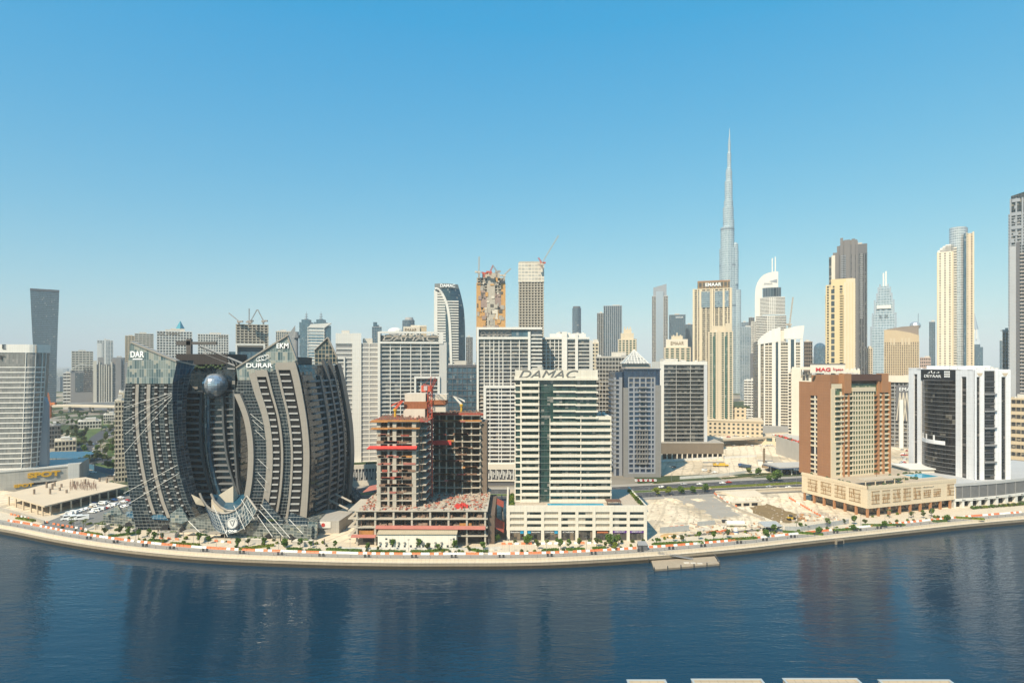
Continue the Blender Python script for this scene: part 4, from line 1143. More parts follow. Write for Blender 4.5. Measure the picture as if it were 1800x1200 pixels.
G_B = gridmat("window_wall_b", (.10,.12,.13), (.02,.06,.10), (.07,.14,.19), 1.8, 3.6, .1, .4, .06, (.25,.28,.3))
G_C = gridmat("window_wall_c", (.08,.075,.07), (.012,.014,.016), (.05,.048,.045), 2.0, 3.3, .2, .5, .2, (.3,.26,.2))
G_T = gridmat("window_wall_teal", (.12,.17,.15), (.015,.07,.055), (.05,.13,.105), 2.0, 3.4, .2, .4, .1, (.3,.32,.27))
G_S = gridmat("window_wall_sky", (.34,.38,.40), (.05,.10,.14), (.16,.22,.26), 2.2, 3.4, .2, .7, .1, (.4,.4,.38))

# ---------- left edge: white leaning office tower with lettered crown, and its podium
def left_white():
    D=432.0; xa,xb=PX(-75,D),PX(85,D); ox=PX(0,D)
    t=thing("leaning_tower","white ribbed glass office tower with rounded corner at the left edge of the photo","tower",(ox,D,0),.16)
    zt=PZ(605,D); zb=14
    rt=lambda z:lerp(lx(t,55),lx(t,68),max(0,(z-zb)/(zt-zb)))
    lf=lambda z:lx(t,-75)
    def S_(u,z,o):
        r=7.0; W=rt(z)-lf(z); s=u*(W+11)
        if s<W-r: return (lf(z)+s,-o,z)
        s2=s-(W-r); a=s2/r
        if a<math.pi/2: return (rt(z)-r+(r+o)*math.sin(a), r-(r+o)*math.cos(a), z)
        return (rt(z)+o, r+s2-r*math.pi/2, z)
    gm=gridmat("silver_glass",(.26,.26,.255),(.15,.148,.142),(.22,.215,.205),1.6,3.6,.05,.1,.08,(.28,.26,.24),rough=.12)
    MB().sheet(S_,0,1,zb,zt-6,34,22,0,80).build("glazing",gm,t)
    MB().box(lf(zb)+1,3,zb,rt(zb)-1,12,zt-6).build("core",SLATE,t)
    n=23; fh=(zt-6-zb)/n
    for k in range(n+1):
        if k in (n-1,n-2): continue
        z=zb+k*fh; MB().fbox(S_,0,.93,z,z+.75,-.2,.4,34,1).build("floor_band",WHT,t)
    for u in (.70,.79,.86,.92): MB().fbox(S_,u,u+.006,zb,zt-6,-.2,.5,1,12).build("mullion",WHT,t)
    MB().fbox(S_,0,1,zt-6,zt,-.6,.35,34,1).build("crown_band",WPANEL,t)
    MB().face([S_(i/34,zt-.4,0) for i in range(35)]+[(lf(zt),30,zt-.4)])if 0 else None
    MB().box(lf(zt)+1,1,zt-6,rt(zt)-2,12,zt-.5).build("roof",CONC,t)
    text("sign_letters","INVEST",SIGN_D,t,(lx(t,-62),-.7,lz(t,632)),lx(t,9)-lx(t,-62),3.2)
    text("sign_letters","E",SIGN_D,t,(lx(t,5),-.7,lz(t,613)),2.2,3.2)
    # recessed flank, its side shade put into the blue-grey colour
    MB().prism([(rt(zb)-1,8),(rt(zb)+5,10),(rt(zb)+5,13),(rt(zb)-1,13)],zb,[zt-30,zt-44,zt-44,zt-30]).build("shaded_flank",GRY2,t)
    # podium with yellow letters
    D2=418.0
    p=thing("sign_podium","grey stone podium with yellow lettering below the left edge office tower","podium",(PX(60,D2),D2,0))
    X=lambda px:PX(px,D2)-p.location.x
    zt2=PZ(818,440)
    A=(X(-70),-10); B=(PX(138,452)-p.location.x,452-D2); 
    ang=math.atan2(B[1]-A[1],B[0]-A[0]); L=math.hypot(B[0]-A[0],B[1]-A[1])
    pr=thing("x","x","x") if 0 else None
    MB().prism([A,B,(B[0]-16,B[1]+34),(A[0],A[1]+60)],0,14).build("wall",paint("mottled_stone",(.42,.40,.36),.7,.3,.12,.1,joints=(2.4,3.5,.08)),p)
    ca,sa=math.cos(ang),math.sin(ang)
    def F(u,z,o): return (A[0]+ca*u+sa*o, A[1]+sa*u-ca*o, z)
    MB().fbox(F,L-6.5,L+.5,0,15.5,-1,.5).build("end_pier",WPANEL,p)
    MB().fbox(F,0,L*.52,0,14.3,-1,.4).build("end_pier",WPANEL,p) if 0 else None
    MB().fbox(F,-1,L,13.2,14.4,-1,.35).build("coping",WPANEL,p)
    MB().fbox(F,L*.60,L*.82,2,3.5,-.3,.1).build("opening",BLACK,p)
    YS=plain("sign_yellow",(.65,.36,.02),.5)
    u0=L-30; o=text("sign_letters","SPOT",YS,p,F(u0,7.2,.45),19,4.0,rot=(math.pi/2,0,ang),ext=.3,bold=.05)
    o=text("sign_letters","SPOT",YS,p,F(L*.485,1.2,.45),11,2.4,rot=(math.pi/2,0,ang),ext=.3,bold=.05)
left_white()

# ---------- white twin residential slabs behind the curved towers and the concrete frame
def bandslab(t, X0, X1, z0, z1, nf, y, part_="balcony_band", wm=WHT, gm=G_A, depth=20, piers=(), hb=.34, gl=True):
    if gl: MB().box(X0+.2, y+.9, z0, X1-.2, y+depth, z1).build("glazing", gm, t)
    fh=(z1-z0)/nf
    for k in range(nf+1):
        z=z0+k*fh
        MB().box(X0, y+.05, z-.02, X1, y+2, min(z+fh*hb,z1+.6)).build(part_, wm, t)
    for px_ in piers: MB().box(px_-.3, y-.1, z0, px_+.3, y+1.2, z1).build("pier", wm, t)
def white_left():
    D=452.0
    t=thing("residential_tower","white stepped apartment slab with blank white spine behind the right curved tower","tower",(PX(628,D),D,0)); face(t)
    X=lambda px:lx(t,px); Z=lambda py:lz(t,py)
    zb=16
    MB().box(X(590),.6,zb,X(664),24,Z(603)).build("core",GRY,t)
    MB().box(X(590),-.4,Z(604),X(619),22,Z(586)).build("top_block",WPANEL,t)
    MB().box(X(619),-.6,zb,X(635),23,Z(585.5)).build("spine",WPANEL,t)
    bandslab(t,X(591),X(619),zb,Z(606),26,0,gm=G_A,hb=.26)
    bandslab(t,X(635),X(664),zb,Z(604),26,.3,gm=G_A,hb=.26,piers=(X(649),))
    MB().box(X(592),-1,zb,X(606),0,Z(627)).build("step_block",WPANEL,t) if 0 else None
    MB().box(X(591),-.9,Z(631),X(606.5),-.1,Z(627)).box(X(604),-.9,zb,X(606.5),-.1,Z(631)).build("frame",WPANEL,t)
    clutter(t,X(620),X(662),3,20,Z(603),8,3); MB().box(X(638),4,Z(604),X(655),14,Z(594)).build("roof_plant",MC["plant"],t); MB().box(X(600),6,Z(586),X(614),14,Z(580)).build("roof_plant",MC["plant"],t)
    # podium
    MB().box(X(617),-10,0,X(668),-.7,3.8).box(X(617),-9.9,12.4,X(668),-.7,zb-.5).build("podium_wall",WHT2,t)
    MB().box(X(618),-9,3.8,X(667),-.8,12.4).build("podium_core",SLATE,t)
    for i in range(18):
        xx=lerp(X(618),X(666),i/17.0); MB().box(xx,-10.1+.2*(i%2),4+2.2*(i%3==0),xx+.5,-9,12.4-2.5*(i%2)).build("louvre_fin",WHT,t)
    m=MB()
    for i in range(14): m.ball((lerp(X(620),X(664),i/13),-8,zb),1.1,1,1,7,5)
    m.build("roof_planting",MC["planter_leaves"],t)
    D=447.0
    t=thing("residential_tower","white apartment slab with glassy balcony rows and a rooftop letter frame behind the concrete frame","tower",(PX(725,D),D,0)); face(t)
    X=lambda px:lx(t,px); Z=lambda py:lz(t,py)
    MB().box(X(668),2,6,X(772),22,Z(601)).build("core",GRY,t)
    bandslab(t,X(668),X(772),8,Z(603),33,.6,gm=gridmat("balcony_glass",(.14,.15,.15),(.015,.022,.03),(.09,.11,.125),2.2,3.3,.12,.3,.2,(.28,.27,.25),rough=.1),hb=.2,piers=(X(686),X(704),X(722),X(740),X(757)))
    MB().box(X(664),-.7,6,X(668.5),22,Z(583)).build("frame_side",WPANEL,t)
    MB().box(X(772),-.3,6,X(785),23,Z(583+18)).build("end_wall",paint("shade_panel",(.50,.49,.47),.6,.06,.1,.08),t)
    MB().box(X(668.5),-.75,Z(586),X(779),1,Z(582.5)).build("frame_top",WPANEL,t)
    MB().box(X(668.5),-.75,Z(604),X(779),1,Z(600.5)).build("frame_sill",WPANEL,t)
    MB().box(X(772),-.8,Z(601),X(779),1,Z(586)).build("frame_side",WPANEL,t)
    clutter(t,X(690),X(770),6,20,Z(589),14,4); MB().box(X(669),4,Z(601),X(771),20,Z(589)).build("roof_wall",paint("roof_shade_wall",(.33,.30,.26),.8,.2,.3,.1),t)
    text("rooftop_letters","DAMAC",plain("lettering_pale",(.40,.37,.33),.6),t,(X(672),1.2,Z(599)),X(768)-X(672),Z(588)-Z(599),shear=.3,ext=.3)
    MB().box(X(728),-1.6,Z(720),X(731.5),.2,Z(661)).build("frame_side",WPANEL,t)
    MB().box(X(731.5),-1.6,Z(665),X(773),.2,Z(661)).build("frame_top",WPANEL,t)
    MB().box(X(769),-1.6,Z(720),X(773),.2,Z(665)).build("frame_side",WPANEL,t)
white_left()
def white_mid():
    D=455.0
    t=thing("residential_tower","tall white gridded apartment slab with dark lettering under its white roof frame","tower",(PX(895,D),D,0)); face(t)
    X=lambda px:lx(t,px); Z=lambda py:lz(t,py)
    gm=gridmat("grid_glass",(.15,.125,.105),(.012,.016,.022),(.07,.08,.095),2.0,3.3,.16,.3,.25,(.28,.25,.21),rough=.1)
    MB().box(X(840),2,4,X(953),24,Z(577)).build("core",GRY,t)
    bandslab(t,X(841),X(928),16,Z(596),33,.5,gm=gm,hb=.15,piers=[X(p) for p in (851,861,868,877,884,898,913)])
    bandslab(t,X(932),X(953),16,Z(590),33,.2,gm=gm,hb=.34)
    MB().box(X(838),-.7,4,X(841.5),24,Z(575)).build("frame_side",WPANEL,t)
    MB().box(X(928),-.7,4,X(932.5),3,Z(583)).build("frame_side",WPANEL,t)
    MB().box(X(841.5),-.75,Z(579),X(953),2,Z(575)).build("frame_top",WPANEL,t)
    MB().box(X(841.5),-.7,Z(596),X(928),1,Z(592)).build("frame_sill",WPANEL,t)
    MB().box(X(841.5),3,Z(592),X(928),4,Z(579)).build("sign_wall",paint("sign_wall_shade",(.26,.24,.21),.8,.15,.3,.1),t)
    text("sign_letters","DAMAC",plain("lettering_grey",(.20,.185,.17)),t,(X(843),-.2,Z(591)),X(897)-X(843),Z(583)-Z(591),shear=.3,ext=.3)
    clutter(t,X(845),X(950),5,20,Z(577),16,5); MB().box(X(899),1,Z(592),X(929),2.6,Z(580)).build("penthouse_glass",G_B,t)
    # lower front block
    MB().box(X(853),-10,12,X(915),0,Z(678)).build("wing_glazing",gm,t)
    z0,z1=16,Z(681); n=19
    for k in range(n+1):
        z=z0+(z1-z0)*k/n; MB().box(X(855),-10.9,z,X(915),-9,z+.95).build("balcony_band",WHT,t)
    MB().box(X(851),-11.3,12,X(855.5),0,Z(677)).build("frame_side",WPANEL,t)
    MB().box(X(855.5),-11.3,Z(681),X(916),0,Z(677)).build("frame_top",WPANEL,t)
    for p in (862,877,882,897): MB().box(X(p)-.25,-10.8,16,X(p)+.25,-9.6,Z(680)).build("pier",WHT,t)
    # louvred podium
    MB().box(X(851),-12,12.0,X(916),0,16).box(X(851),-12,3.2,X(916),-.2,4.2).build("podium_band",WHT2,t)
    MB().box(X(852),-11,0,X(915),-.3,12).build("podium_core",SLATE,t)
    for i in range(26):
        xx=lerp(X(852),X(914),i/25); MB().box(xx,-12.1+.2*(i%2),4.2+(i*7%5),xx+.6,-10.8,12-(i*5%4)).build("louvre_fin",WHT,t)
    D=472.0
    t=thing("residential_tower","white apartment block with two thick white piers and glass roof rail behind the cream tower","tower",(PX(995,D),D,0)); face(t)
    X=lambda px:lx(t,px); Z=lambda py:lz(t,py)
    MB().box(X(953),2,4,X(1036),24,Z(594)).build("core",GRY,t)
    bandslab(t,X(953.5),X(988),16,Z(596),32,.3,gm=G_A,hb=.17,piers=[X(p) for p in (960,967,975,982)])
    bandslab(t,X(995),X(1036),16,Z(598),32,.3,gm=gm,hb=.2)
    for a,b,yt in ((987.5,997,583),(1011,1016,586)): MB().box(X(a),-.8,4,X(b),6,Z(yt)).build("pier",WPANEL,t)
    MB().box(X(953),-.4,Z(596),X(1036),1,Z(592.5)).build("frame_top",WPANEL,t)
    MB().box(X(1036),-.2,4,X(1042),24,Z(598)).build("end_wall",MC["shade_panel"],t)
    clutter(t,X(968),X(1028),6,17,Z(586),12,6); MB().box(X(966),5,Z(594),X(1030),18,Z(586)).build("roof_plant",WHT,t)
white_mid()
tower("glass_block","low blue glass block with flat dark roof between the two white slab groups","office block",787,838,641,560,26,SLATE,G_B,16,6,.12,.08,.2,cap=2.5,sides='fr')
tower("grid_tower","dark grey gridded tower half hidden behind the cream tower's right edge","tower",1048,1104,626,545,24,paint("grid_grey",(.42,.40,.37),.6,.08,.1,.05),G_C,26,10,.22,.14,.5)
tower("slim_tower","slim beige tower peeking out right of the white slabs","tower",1034,1052,602,640,16,BGE,G_A,30,3,.4,.35,.4,sides='fl')

# ---------- pyramid-roofed grey tower
def pyramid_tower():
    D=477.0
    t=thing("pyramid_tower","grey stone apartment tower with square windows and a glass pyramid roof","tower",(PX(1128,D),D,0))
    X=lambda px,dy=0:lx(t,px,dy); Z=lambda py:lz(t,py)
    a,b=X(1097),X(1161); d=22; zt=Z(650)
    GS=paint("grey_stone_panel",(.21,.205,.20),.6,.08,.2,.06,joints=(2.2,3.6,.06)); LT=paint("pale_panel",(.25,.265,.30),.6,.06,.2,.05)
    NAVY=gridmat("navy_glass",(.03,.05,.08),(.008,.02,.05),(.02,.045,.09),1.6,3.4,.12,.3,.05,(.2,.2,.2))
    MB().box(a+.3,.4,0,b-.3,d,zt).build("glazing",NAVY,t)
    zs=Z(690)
    MB().box(a-.4,-.5,0,X(1104),3,zs+4).build("pier",GS,t); MB().box(X(1152),-.5,0,b+.4,3,zs+6).build("pier",GS,t)
    MB().box(a-.3,-.6,0,b+.3,4,Z(832)).build("base",GS,t)
    n=20; z0=Z(832)
    fh=(Z(665)-z0)/n
    us=[(1109,1117),(1120,1127),(1130,1138),(1141,1149)]
    SM=MB()
    # stone grid with square holes on the front
    xs=[X(1104),X(1108),X(1113),X(1118),X(1123.5),X(1128.5),X(1134),X(1138.5),X(1144),X(1148),X(1152)]
    for k in range(n+1):
        z=z0+k*fh; MB().box(xs[0],-.15,z-.1,xs[-1],.8,z+1.1).build("floor_band",LT if k<n-1 else GS,t)
    for i in (0,2,4,6,8):
        MB().box(xs[i],-.2,z0,lerp(xs[i],xs[i+1],.5),.8,Z(663)).build("pier",LT,t)
    MB().box(xs[-1]-1.2,-.2,z0,xs[-1],.8,Z(663)).build("pier",LT,t)
    for k in range(n-1):
        z=z0+k*fh
        if k>1: MB().box(xs[4]-.5,-1.7,z,xs[6]+1.2,-.1,z+.9).build("balcony",GS,t)
    # darker recessed lower centre
    for i in range(5): MB().box(X(1119+i*4.6),-1.2,Z(815),X(1120+i*4.6),-.1,Z(757)).build("pier",GS,t)
    for k in range(8): MB().box(X(1117),-1.1,Z(815)+k*fh,X(1139),-.1,Z(815)+k*fh+.9).build("floor_band",GS,t)
    # left face
    LF=lambda u,z,o:(a-o,d-u,z)
    MB().box(a-6,6,0,a,d+16,zt-1.5).build("left_wing",NAVY,t)
    for k in range(24):
        z=6+k*3.7
        if z>zt-8: break
        MB().box(a-6.7,5.4,z,a-.4,d+16,z+1.3).build("floor_band",LT,t)
        MB().box(a-7.6,4.6,z,a-4.6,7,z+1.0).build("balcony",GS,t)
    MB().box(a-7,4.9,0,a-5.5,9,zt-6).build("pier",LT,t); MB().box(a-3,5.0,0,a-.5,7,zt-6).build("pier",LT,t)
    # top
    MB().box(a-.2,-.3,zt,b+.2,d,zt+1.0).build("cornice",NAVY,t)
    ph=Z(639); MB().box(X(1101),4,zt+1,X(1146),20,ph).build("penthouse",paint("warm_panel",(.38,.34,.30),.6,.06,.2,.05),t)
    x0,x1=X(1098),X(1142)
    ap=((x0+x1)/2,12,Z(614))
    m=MB(); bs=[(x0,2,ph),(x1,2,ph),(x1,22,ph),(x0,22,ph)]
    for i in range(4): m.face([bs[i],bs[(i+1)%4],ap])
    m.build("pyramid_roof",gridmat("pyramid_glass",(.6,.58,.54),(.20,.20,.19),(.32,.31,.29),2.4,1.8,.35,.3,.0,rough=.2),t)
    for i,c in enumerate(bs): MB().tube(c,ap,.28,5).build("ridge",WHT,t)
    for s in (.2,.4,.6,.8): MB().tube(tuple(lerp(bs[0][k],bs[1][k],s) for k in range(3)),ap,.16,4).build("ridge",WHT,t)
    return t
pyramid_tower()
# ---------- banded grey office with brown car park base
def banded_office():
    D=573.0
    t=thing("office_tower","grey horizontally banded office tower on a brown louvred car park base","office tower",(PX(1203,D),D,0))
    X=lambda px:lx(t,px); Z=lambda py:lz(t,py)
    zb=Z(776); zt=Z(641)
    MB().box(X(1165),1,zb,X(1240),32,zt).build("glazing",gridmat("band_glass",(.08,.08,.08),(.016,.02,.022),(.055,.058,.058),2.6,4.0,.12,.15,.18,(.2,.19,.17)),t)
    MB().box(X(1160),-.4,zb,X(1167),34,zt).build("end_pier",WHT,t); MB().box(X(1237.5),-.4,zb,X(1243),34,zt).build("end_pier",paint("grey_white",(.52,.53,.55),.5,.06,.1,.05),t)
    MB().box(X(1160),-.5,zt,X(1243),34,zt+3.2).build("parapet",WHT,t)
    clutter(t,X(1165),X(1240),3,30,zt+3.2,16,7); MB().box(X(1171),5,zt+3.2,X(1194),25,zt+6).build("roof_plant",MC["plant"],t)
    n=19
    for k in range(1,n+1):
        z=zb+(zt-zb)*k/n; MB().box(X(1167),-.1,z-.32,X(1237.5),1.2,z+.22).build("floor_band",paint("pale_band",(.40,.39,.37),.6,.07,.1,.05),t)
    for p in (1189,1214): MB().box(X(p)-.2,.2,zb,X(p)+.2,1.1,zt).build("mullion",MC["pale_band"],t)
    MB().box(X(1160),-6,5,X(1268),40,zb-.8).build("car_park",paint("brown_louvre",(.20,.16,.12),.8,.15,.15,.1,joints=(.9,40,.2),jcol=(.11,.085,.06)),t)
    MB().box(X(1160),-6.2,zb-.8,X(1268.5),40.2,zb).build("deck",CONC,t)
    MB().box(X(1161),-4,0,X(1266),38,5).build("ground_floor",BLACK,t)
    for i in range(13):
        xx=lerp(X(1160),X(1266),i/12); MB().box(xx,-6,0,xx+1,-4.5,5).build("column",WHT2,t)
banded_office()
# ---------- beige towers of the middle distance
def beige_mid():
    D=690.0
    t=tower("beige_tower","slim beige apartment tower with teal glass strips on a long beige podium","tower",1246,1288,582,D,24,BGE,G_T,40,6,.30,.42,.9,zb=26,sides='fl')
    H,w,d=tw(t); Z=lambda py:lz(t,py); X=lambda px:lx(t,px)
    MB().box(-w/2+3,2,H,w/2-3,20,H+6).build("crown_block",BGE,t)
    for a in (1253,1274): MB().box(X(a),-1.4,28,X(a+4),.3,H-6).build("teal_strip",G_T,t)
    MB().box(X(1262),-1.6,26,X(1266),1,H+1).build("centre_pier",BGE,t)
    MB().box(w/2-8,-.9,H,w/2-2,12,H+9).build("crown_pier",BGE,t)
    # podium
    MB().box(X(1240),-8,8,X(1340),30,26).build("podium",gridmat("podium_windows",(.55,.45,.32),(.02,.03,.03),(.06,.07,.065),5.0,4.6,2.6,2.2,.1,frough=.7),t)
    MB().box(X(1240),-8.5,0,X(1365),30,8).build("podium_base",gridmat("podium_base_windows",(.60,.50,.37),(.03,.06,.055),(.07,.10,.095),9,9,3,4.2,.1,frough=.7),t)
    MB().box(X(1240),-8.8,25.2,X(1341),31,27).build("podium_parapet",BGE,t)
    MB().box(X(1284),6,27,X(1312),20,40).build("upper_block",gridmat("podium_windows",(.5,.4,.3),(.02,.03,.03),(.06,.07,.065),5,4.6,2.6,2.2),t)
    m=MB()
    for i in range(16): m.ball((X(1285)+i*1.3,9+2*(i%3),40.3),1.4,1.4,1.4,7,5)
    m.build("roof_planting",MC["planter_leaves"],t)
    t=tower("beige_tower","beige stepped tower with teal corner glass, crown spikes and bronze lettering","tower",1168,1214,610,760,22,BGE,G_T,38,5,.3,.4,.8)
    Z=lambda py:lz(t,py); X=lambda px:lx(t,px)
    MB().box(X(1171),1,Z(610),X(1209),20,Z(596)).build("sign_wall",WHT2,t)
    MB().box(X(1180),4,Z(596),X(1200),16,Z(590)).build("crown_block",BGE,t)
    for p,yt in ((1183,588),(1189,584),(1195,588)): MB().box(X(p),6,Z(592),X(p)+1.5,8,Z(yt)).build("spike",BGE,t)
    text("sign_letters","EMAAR",SIGN_B,t,(X(1179),.6,Z(606)),X(1202)-X(1179),Z(600)-Z(606))
    t=tower("beige_tower","beige stepped tower with small crown steps left of the slender grey tower","tower",1087,1118,596,800,22,BGE,G_T,40,5,.32,.4,.8,sides='fr')
    Z=lambda py:lz(t,py); X=lambda px:lx(t,px)
    MB().box(X(1091),3,Z(596),X(1114),18,Z(585)).build("crown_block",BGE,t)
    MB().box(X(1096),5,Z(585),X(1110),16,Z(578)).build("crown_block",BGE,t)
    for p in (1097,1102,1107): MB().box(X(p),6,Z(578),X(p)+1.4,8,Z(574)).build("spike",BGE,t)
    t=tower("beige_tower","beige block with rooftop lettering showing above the white slab's roof","tower",709,738,584,905,20,WHT2,G_A,40,5,.35,.4,.6)
    Z=lambda py:lz(t,py); X=lambda px:lx(t,px)
    MB().box(X(709),-.4,Z(585),X(738),14,Z(574)).build("sign_wall",WHT2,t); MB().box(X(722),4,Z(574),X(750),16,Z(571)).build("crown_block",WHT2,t); MB().box(X(738),2,0,X(750),18,Z(575)).build("rear_wing",BGE2,t)
    text("sign_letters","EMAAR",SIGN_B,t,(X(711.5),-.8,Z(582.5)),X(732)-X(711.5),Z(577)-Z(582.5))
beige_mid()
# ---------- white curved-crown tower, address sail tower, red-lettered block
def white_curved():
    D=720.0
    t=thing("sail_crown_tower","white apartment tower with gently curved crown and slotted balcony columns","tower",(PX(1372,D),D,0)); face(t)
    X=lambda px,dy=0:lx(t,px,dy); Z=lambda py:lz(t,py)
    zt=Z(602)
    MB().box(X(1335),.6,0,X(1410),26,zt).build("glazing",gridmat("slot_glass",(.34,.30,.24),(.03,.028,.024),(.11,.10,.085),2.6,3.4,.4,.9,.2,(.3,.26,.2)),t)
    def pier(a,b,yt,o=1.2,m=WHT): MB().box(X(a),-o,0,X(b),3,Z(yt)).build("pier",m,t)
    for a,b,yt in ((1332.5,1337,597),(1342.5,1345,590),(1357,1363.5,580),(1368,1372.5,584),(1385,1390,594),(1396,1399,596),(1406.5,1411,590)): pier(a,b,yt)
    n=42
    BB=MB()
    for k in range(n): 
        z=14+k*3.35
        if z>zt-3: break
        MB().box(X(1345),-.9,z,X(1357),2,z+1.5).build("balcony",WHT2,t)
        MB().box(X(1372.5),-.7,z,X(1385),2,z+1.4).build("balcony",WHT2,t); MB().box(X(1399),-.7,z,X(1406.5),2,z+1.4).build("balcony",WHT2,t)
    MB().box(X(1350.5),-1,0,X(1351.5),2,zt).build("pier",WHT2,t)
    MB().box(X(1364),-.3,0,X(1367.7),2,Z(584)).build("glass_strip",gridmat("navy_strip",(.05,.07,.09),(.012,.035,.055),(.02,.05,.07),2,3.4,.15,.4,.0),t); MB().box(X(1390),-.3,0,X(1396),2,Z(597)).build("glass_strip",MC["navy_strip"],t)
    # curved crown: sloping arc
    pts=[(1332,598),(1338,591),(1346,585),(1355,580),(1363,577),(1372,575)]
    f=[(X(a),Z(b)) for a,b in pts]
    poly=[(x,-1.4,z) for x,z in f]+[(X(1372),-1.4,Z(600)),(X(1332),-1.4,Z(605))]
    MB().slab(poly,(0,-1,0),3).build("curved_crown",WHT,t)
    MB().slab([(X(1378),-1.5,Z(596)),(X(1411),-1.5,Z(596)),(X(1414),-1.5,Z(573)),(X(1400),-1.5,Z(574)),(X(1378),-1.5,Z(579))],(0,-1,0),2.5).build("curved_crown",WHT,t)
    MB().box(X(1367),0,Z(600),X(1380),14,Z(580)).build("roof_plant",WHT2,t)
    MB().prism([(X(1332),-.8),(X(1322,30),30),(X(1332,30)+4,34)],0,Z(600)).build("left_flank",gridmat("flank_slots",(.22,.20,.18),(.03,.03,.03),(.07,.065,.06),2.6,3.4,.6,1.2,.1),t)
    MB().box(X(1340),-6,0,X(1412),0,Z(757)+6).build("base",GRY,t)
    MB().box(X(1387),-6.4,3,X(1412),-5.8,Z(757)+5).build("base_glass",MC["navy_strip"],t)
    D=1280.0
    t=thing("sail_tower","white tower with a sail shaped arched crown and twin masts, banded balconies below","tower",(PX(1355,D),D,0)); face(t)
    X=lambda px:lx(t,px); Z=lambda py:lz(t,py)
    pts=[(1327,700),(1327,520),(1328,506),(1331,496),(1336,488),(1342,482.5),(1350,479.5),(1359,478),(1368,478),(1368,506),(1340,506),(1340,700)]
    MB().slab([(X(a),-2,Z(b)) for a,b in pts],(0,-1,0),14).build("sail",WHT,t)
    for p in (1357.5,1362.8): MB().box(X(p-1.0),-1,Z(480),X(p+1.0),1.5,Z(452 if p>1360 else 454)).build("mast",WHT,t)
    text("sign_letters","EMAAR",GRY2,t,(X(1343),-3,Z(500)),X(1358)-X(1343),Z(497)-Z(500)); MB().slab([(X(1352),-2.6,Z(494.5)),(X(1366),-2.6,Z(491)),(X(1366),-2.6,Z(497.5))],(0,-1,0),.6).build("emblem",GRY2,t)
    F=lambda a,b:(lambda u,z,o:(lerp(X(a),X(b),u),-4-5*math.sin(u*math.pi)-o,z))
    MB().fbox(F(1341,1373),0,1,Z(523),Z(506),-3,0,8,1).build("sky_lounge",gridmat("lounge_glass",(.2,.23,.25),(.02,.035,.05),(.06,.08,.1),4,18,.4,.5,.0),t)
    for (a,b,y0,y1,n) in ((1336,1380,553,524,12),(1329,1382,700,556,50)):
        MB().fbox(F(a,b),0,1,Z(y0),Z(y1),-10,0,8,1).build("glazing",G_C,t)
        FF=F(a,b)
        for k in range(n+1):
            z=lerp(Z(y0),Z(y1),k/n); MB().fbox(FF,0,1,z-.1,z+1.5,-1,1.2,8,1).build("balcony_band",WHT,t)
        for u in (.38,.45,.52,.59): MB().fbox(FF,u,u+.025,Z(y0),Z(y1),-1,1.6,1,1).build("pier",WHT,t)
    MB().box(X(1320),-4,0,X(1334),16,Z(564)).build("side_wing",gridmat("wing_windows",(.5,.47,.43),(.03,.03,.03),(.08,.08,.08),3,4,1,1.6,.1),t)
    MB().box(X(1319),-6,0,X(1331),10,Z(621)).build("dark_wing",SLATE,t)
    D=600.0
    t=thing("sign_block","white apartment block with red rooftop lettering behind the brown hotel","tower",(PX(1450,D),D,0)); face(t)
    X=lambda px:lx(t,px); Z=lambda py:lz(t,py)
    MB().box(X(1390),1,12,X(1512),26,Z(660)).build("glazing",gridmat("mag_glass",(.5,.45,.37),(.05,.045,.04),(.14,.13,.11),3,3.4,.8,1.5,.2),t)
    MB().box(X(1391),-.6,12,X(1408),26,Z(648)).build("white_wall",WHT2,t)
    for k in range(28):
        z=14+k*3.3
        if z>Z(654): break
        MB().box(X(1385.5),2,z,X(1391.2),24,z+1.3).build("balcony",WHT2,t)
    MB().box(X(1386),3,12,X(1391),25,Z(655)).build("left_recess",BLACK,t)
    MB().box(X(1408),-.8,Z(672),X(1512),4,Z(664)).build("spandrel",WHT2,t)
    MB().box(X(1424),-.9,Z(655.5),X(1485),3,Z(641)).build("sign_wall",paint("sign_cream",(.62,.56,.49),.6,.06,.2,.1),t)
    clutter(t,X(1395),X(1510),4,22,Z(650),14,8); MB().box(X(1392),1,Z(650),X(1424),20,Z(645)).build("roof_wall",WHT2,t); MB().box(X(1485),0,Z(660),X(1512),20,Z(650)).build("roof_wall",WHT2,t)
    MB().box(X(1424),-1,Z(641),X(1486),3,Z(639)).build("parapet",SLATE,t)
    text("sign_letters","MAG",plain("sign_red",(.45,.02,.03),.5),t,(X(1434),-1.4,Z(652.5)),X(1460)-X(1434),Z(646)-Z(652.5),bold=.03)
    text("sign_letters","\uFE93\uFECB\uFEEE\uFEE4\uFEA0\uFEE3",MC["sign_red"],t,(X(1464),-1.4,Z(652)),X(1482)-X(1464),Z(646)-Z(652),bold=.03)
    for i in range(7): MB().box(X(1426)+i*5,-1,Z(660.5),X(1426)+i*5+3.6,0,Z(656.5)).build("window",G_C,t)
    for i in range(4): MB().box(X(1410.5+6*(i%2)),-1,Z(668-8*(i//2)+.5),X(1415.5+6*(i%2)),0,Z(661.5-8*(i//2))).build("window",G_C,t)
    # podium with red flowers
    t=thing("flower_podium","sloping grey wall topped by a red flower bed left of the brown hotel","podium",(PX(1390,560),560,0))
    X2=lambda px,d:PX(px,d)-t.location.x
    A=(X2(1364,600),40);B=(X2(1440,520),-40)
    MB().prism([A,B,(B[0]+30,B[1]+30),(A[0]+30,A[1]+30)],0,[PZ(766,600),PZ(790,520),PZ(790,520),PZ(766,600)]).build("wall",paint("podium_grey",(.42,.40,.37),.7,.1,.2,.1),t)
    r=random.Random(5); m=MB(); m2=MB()
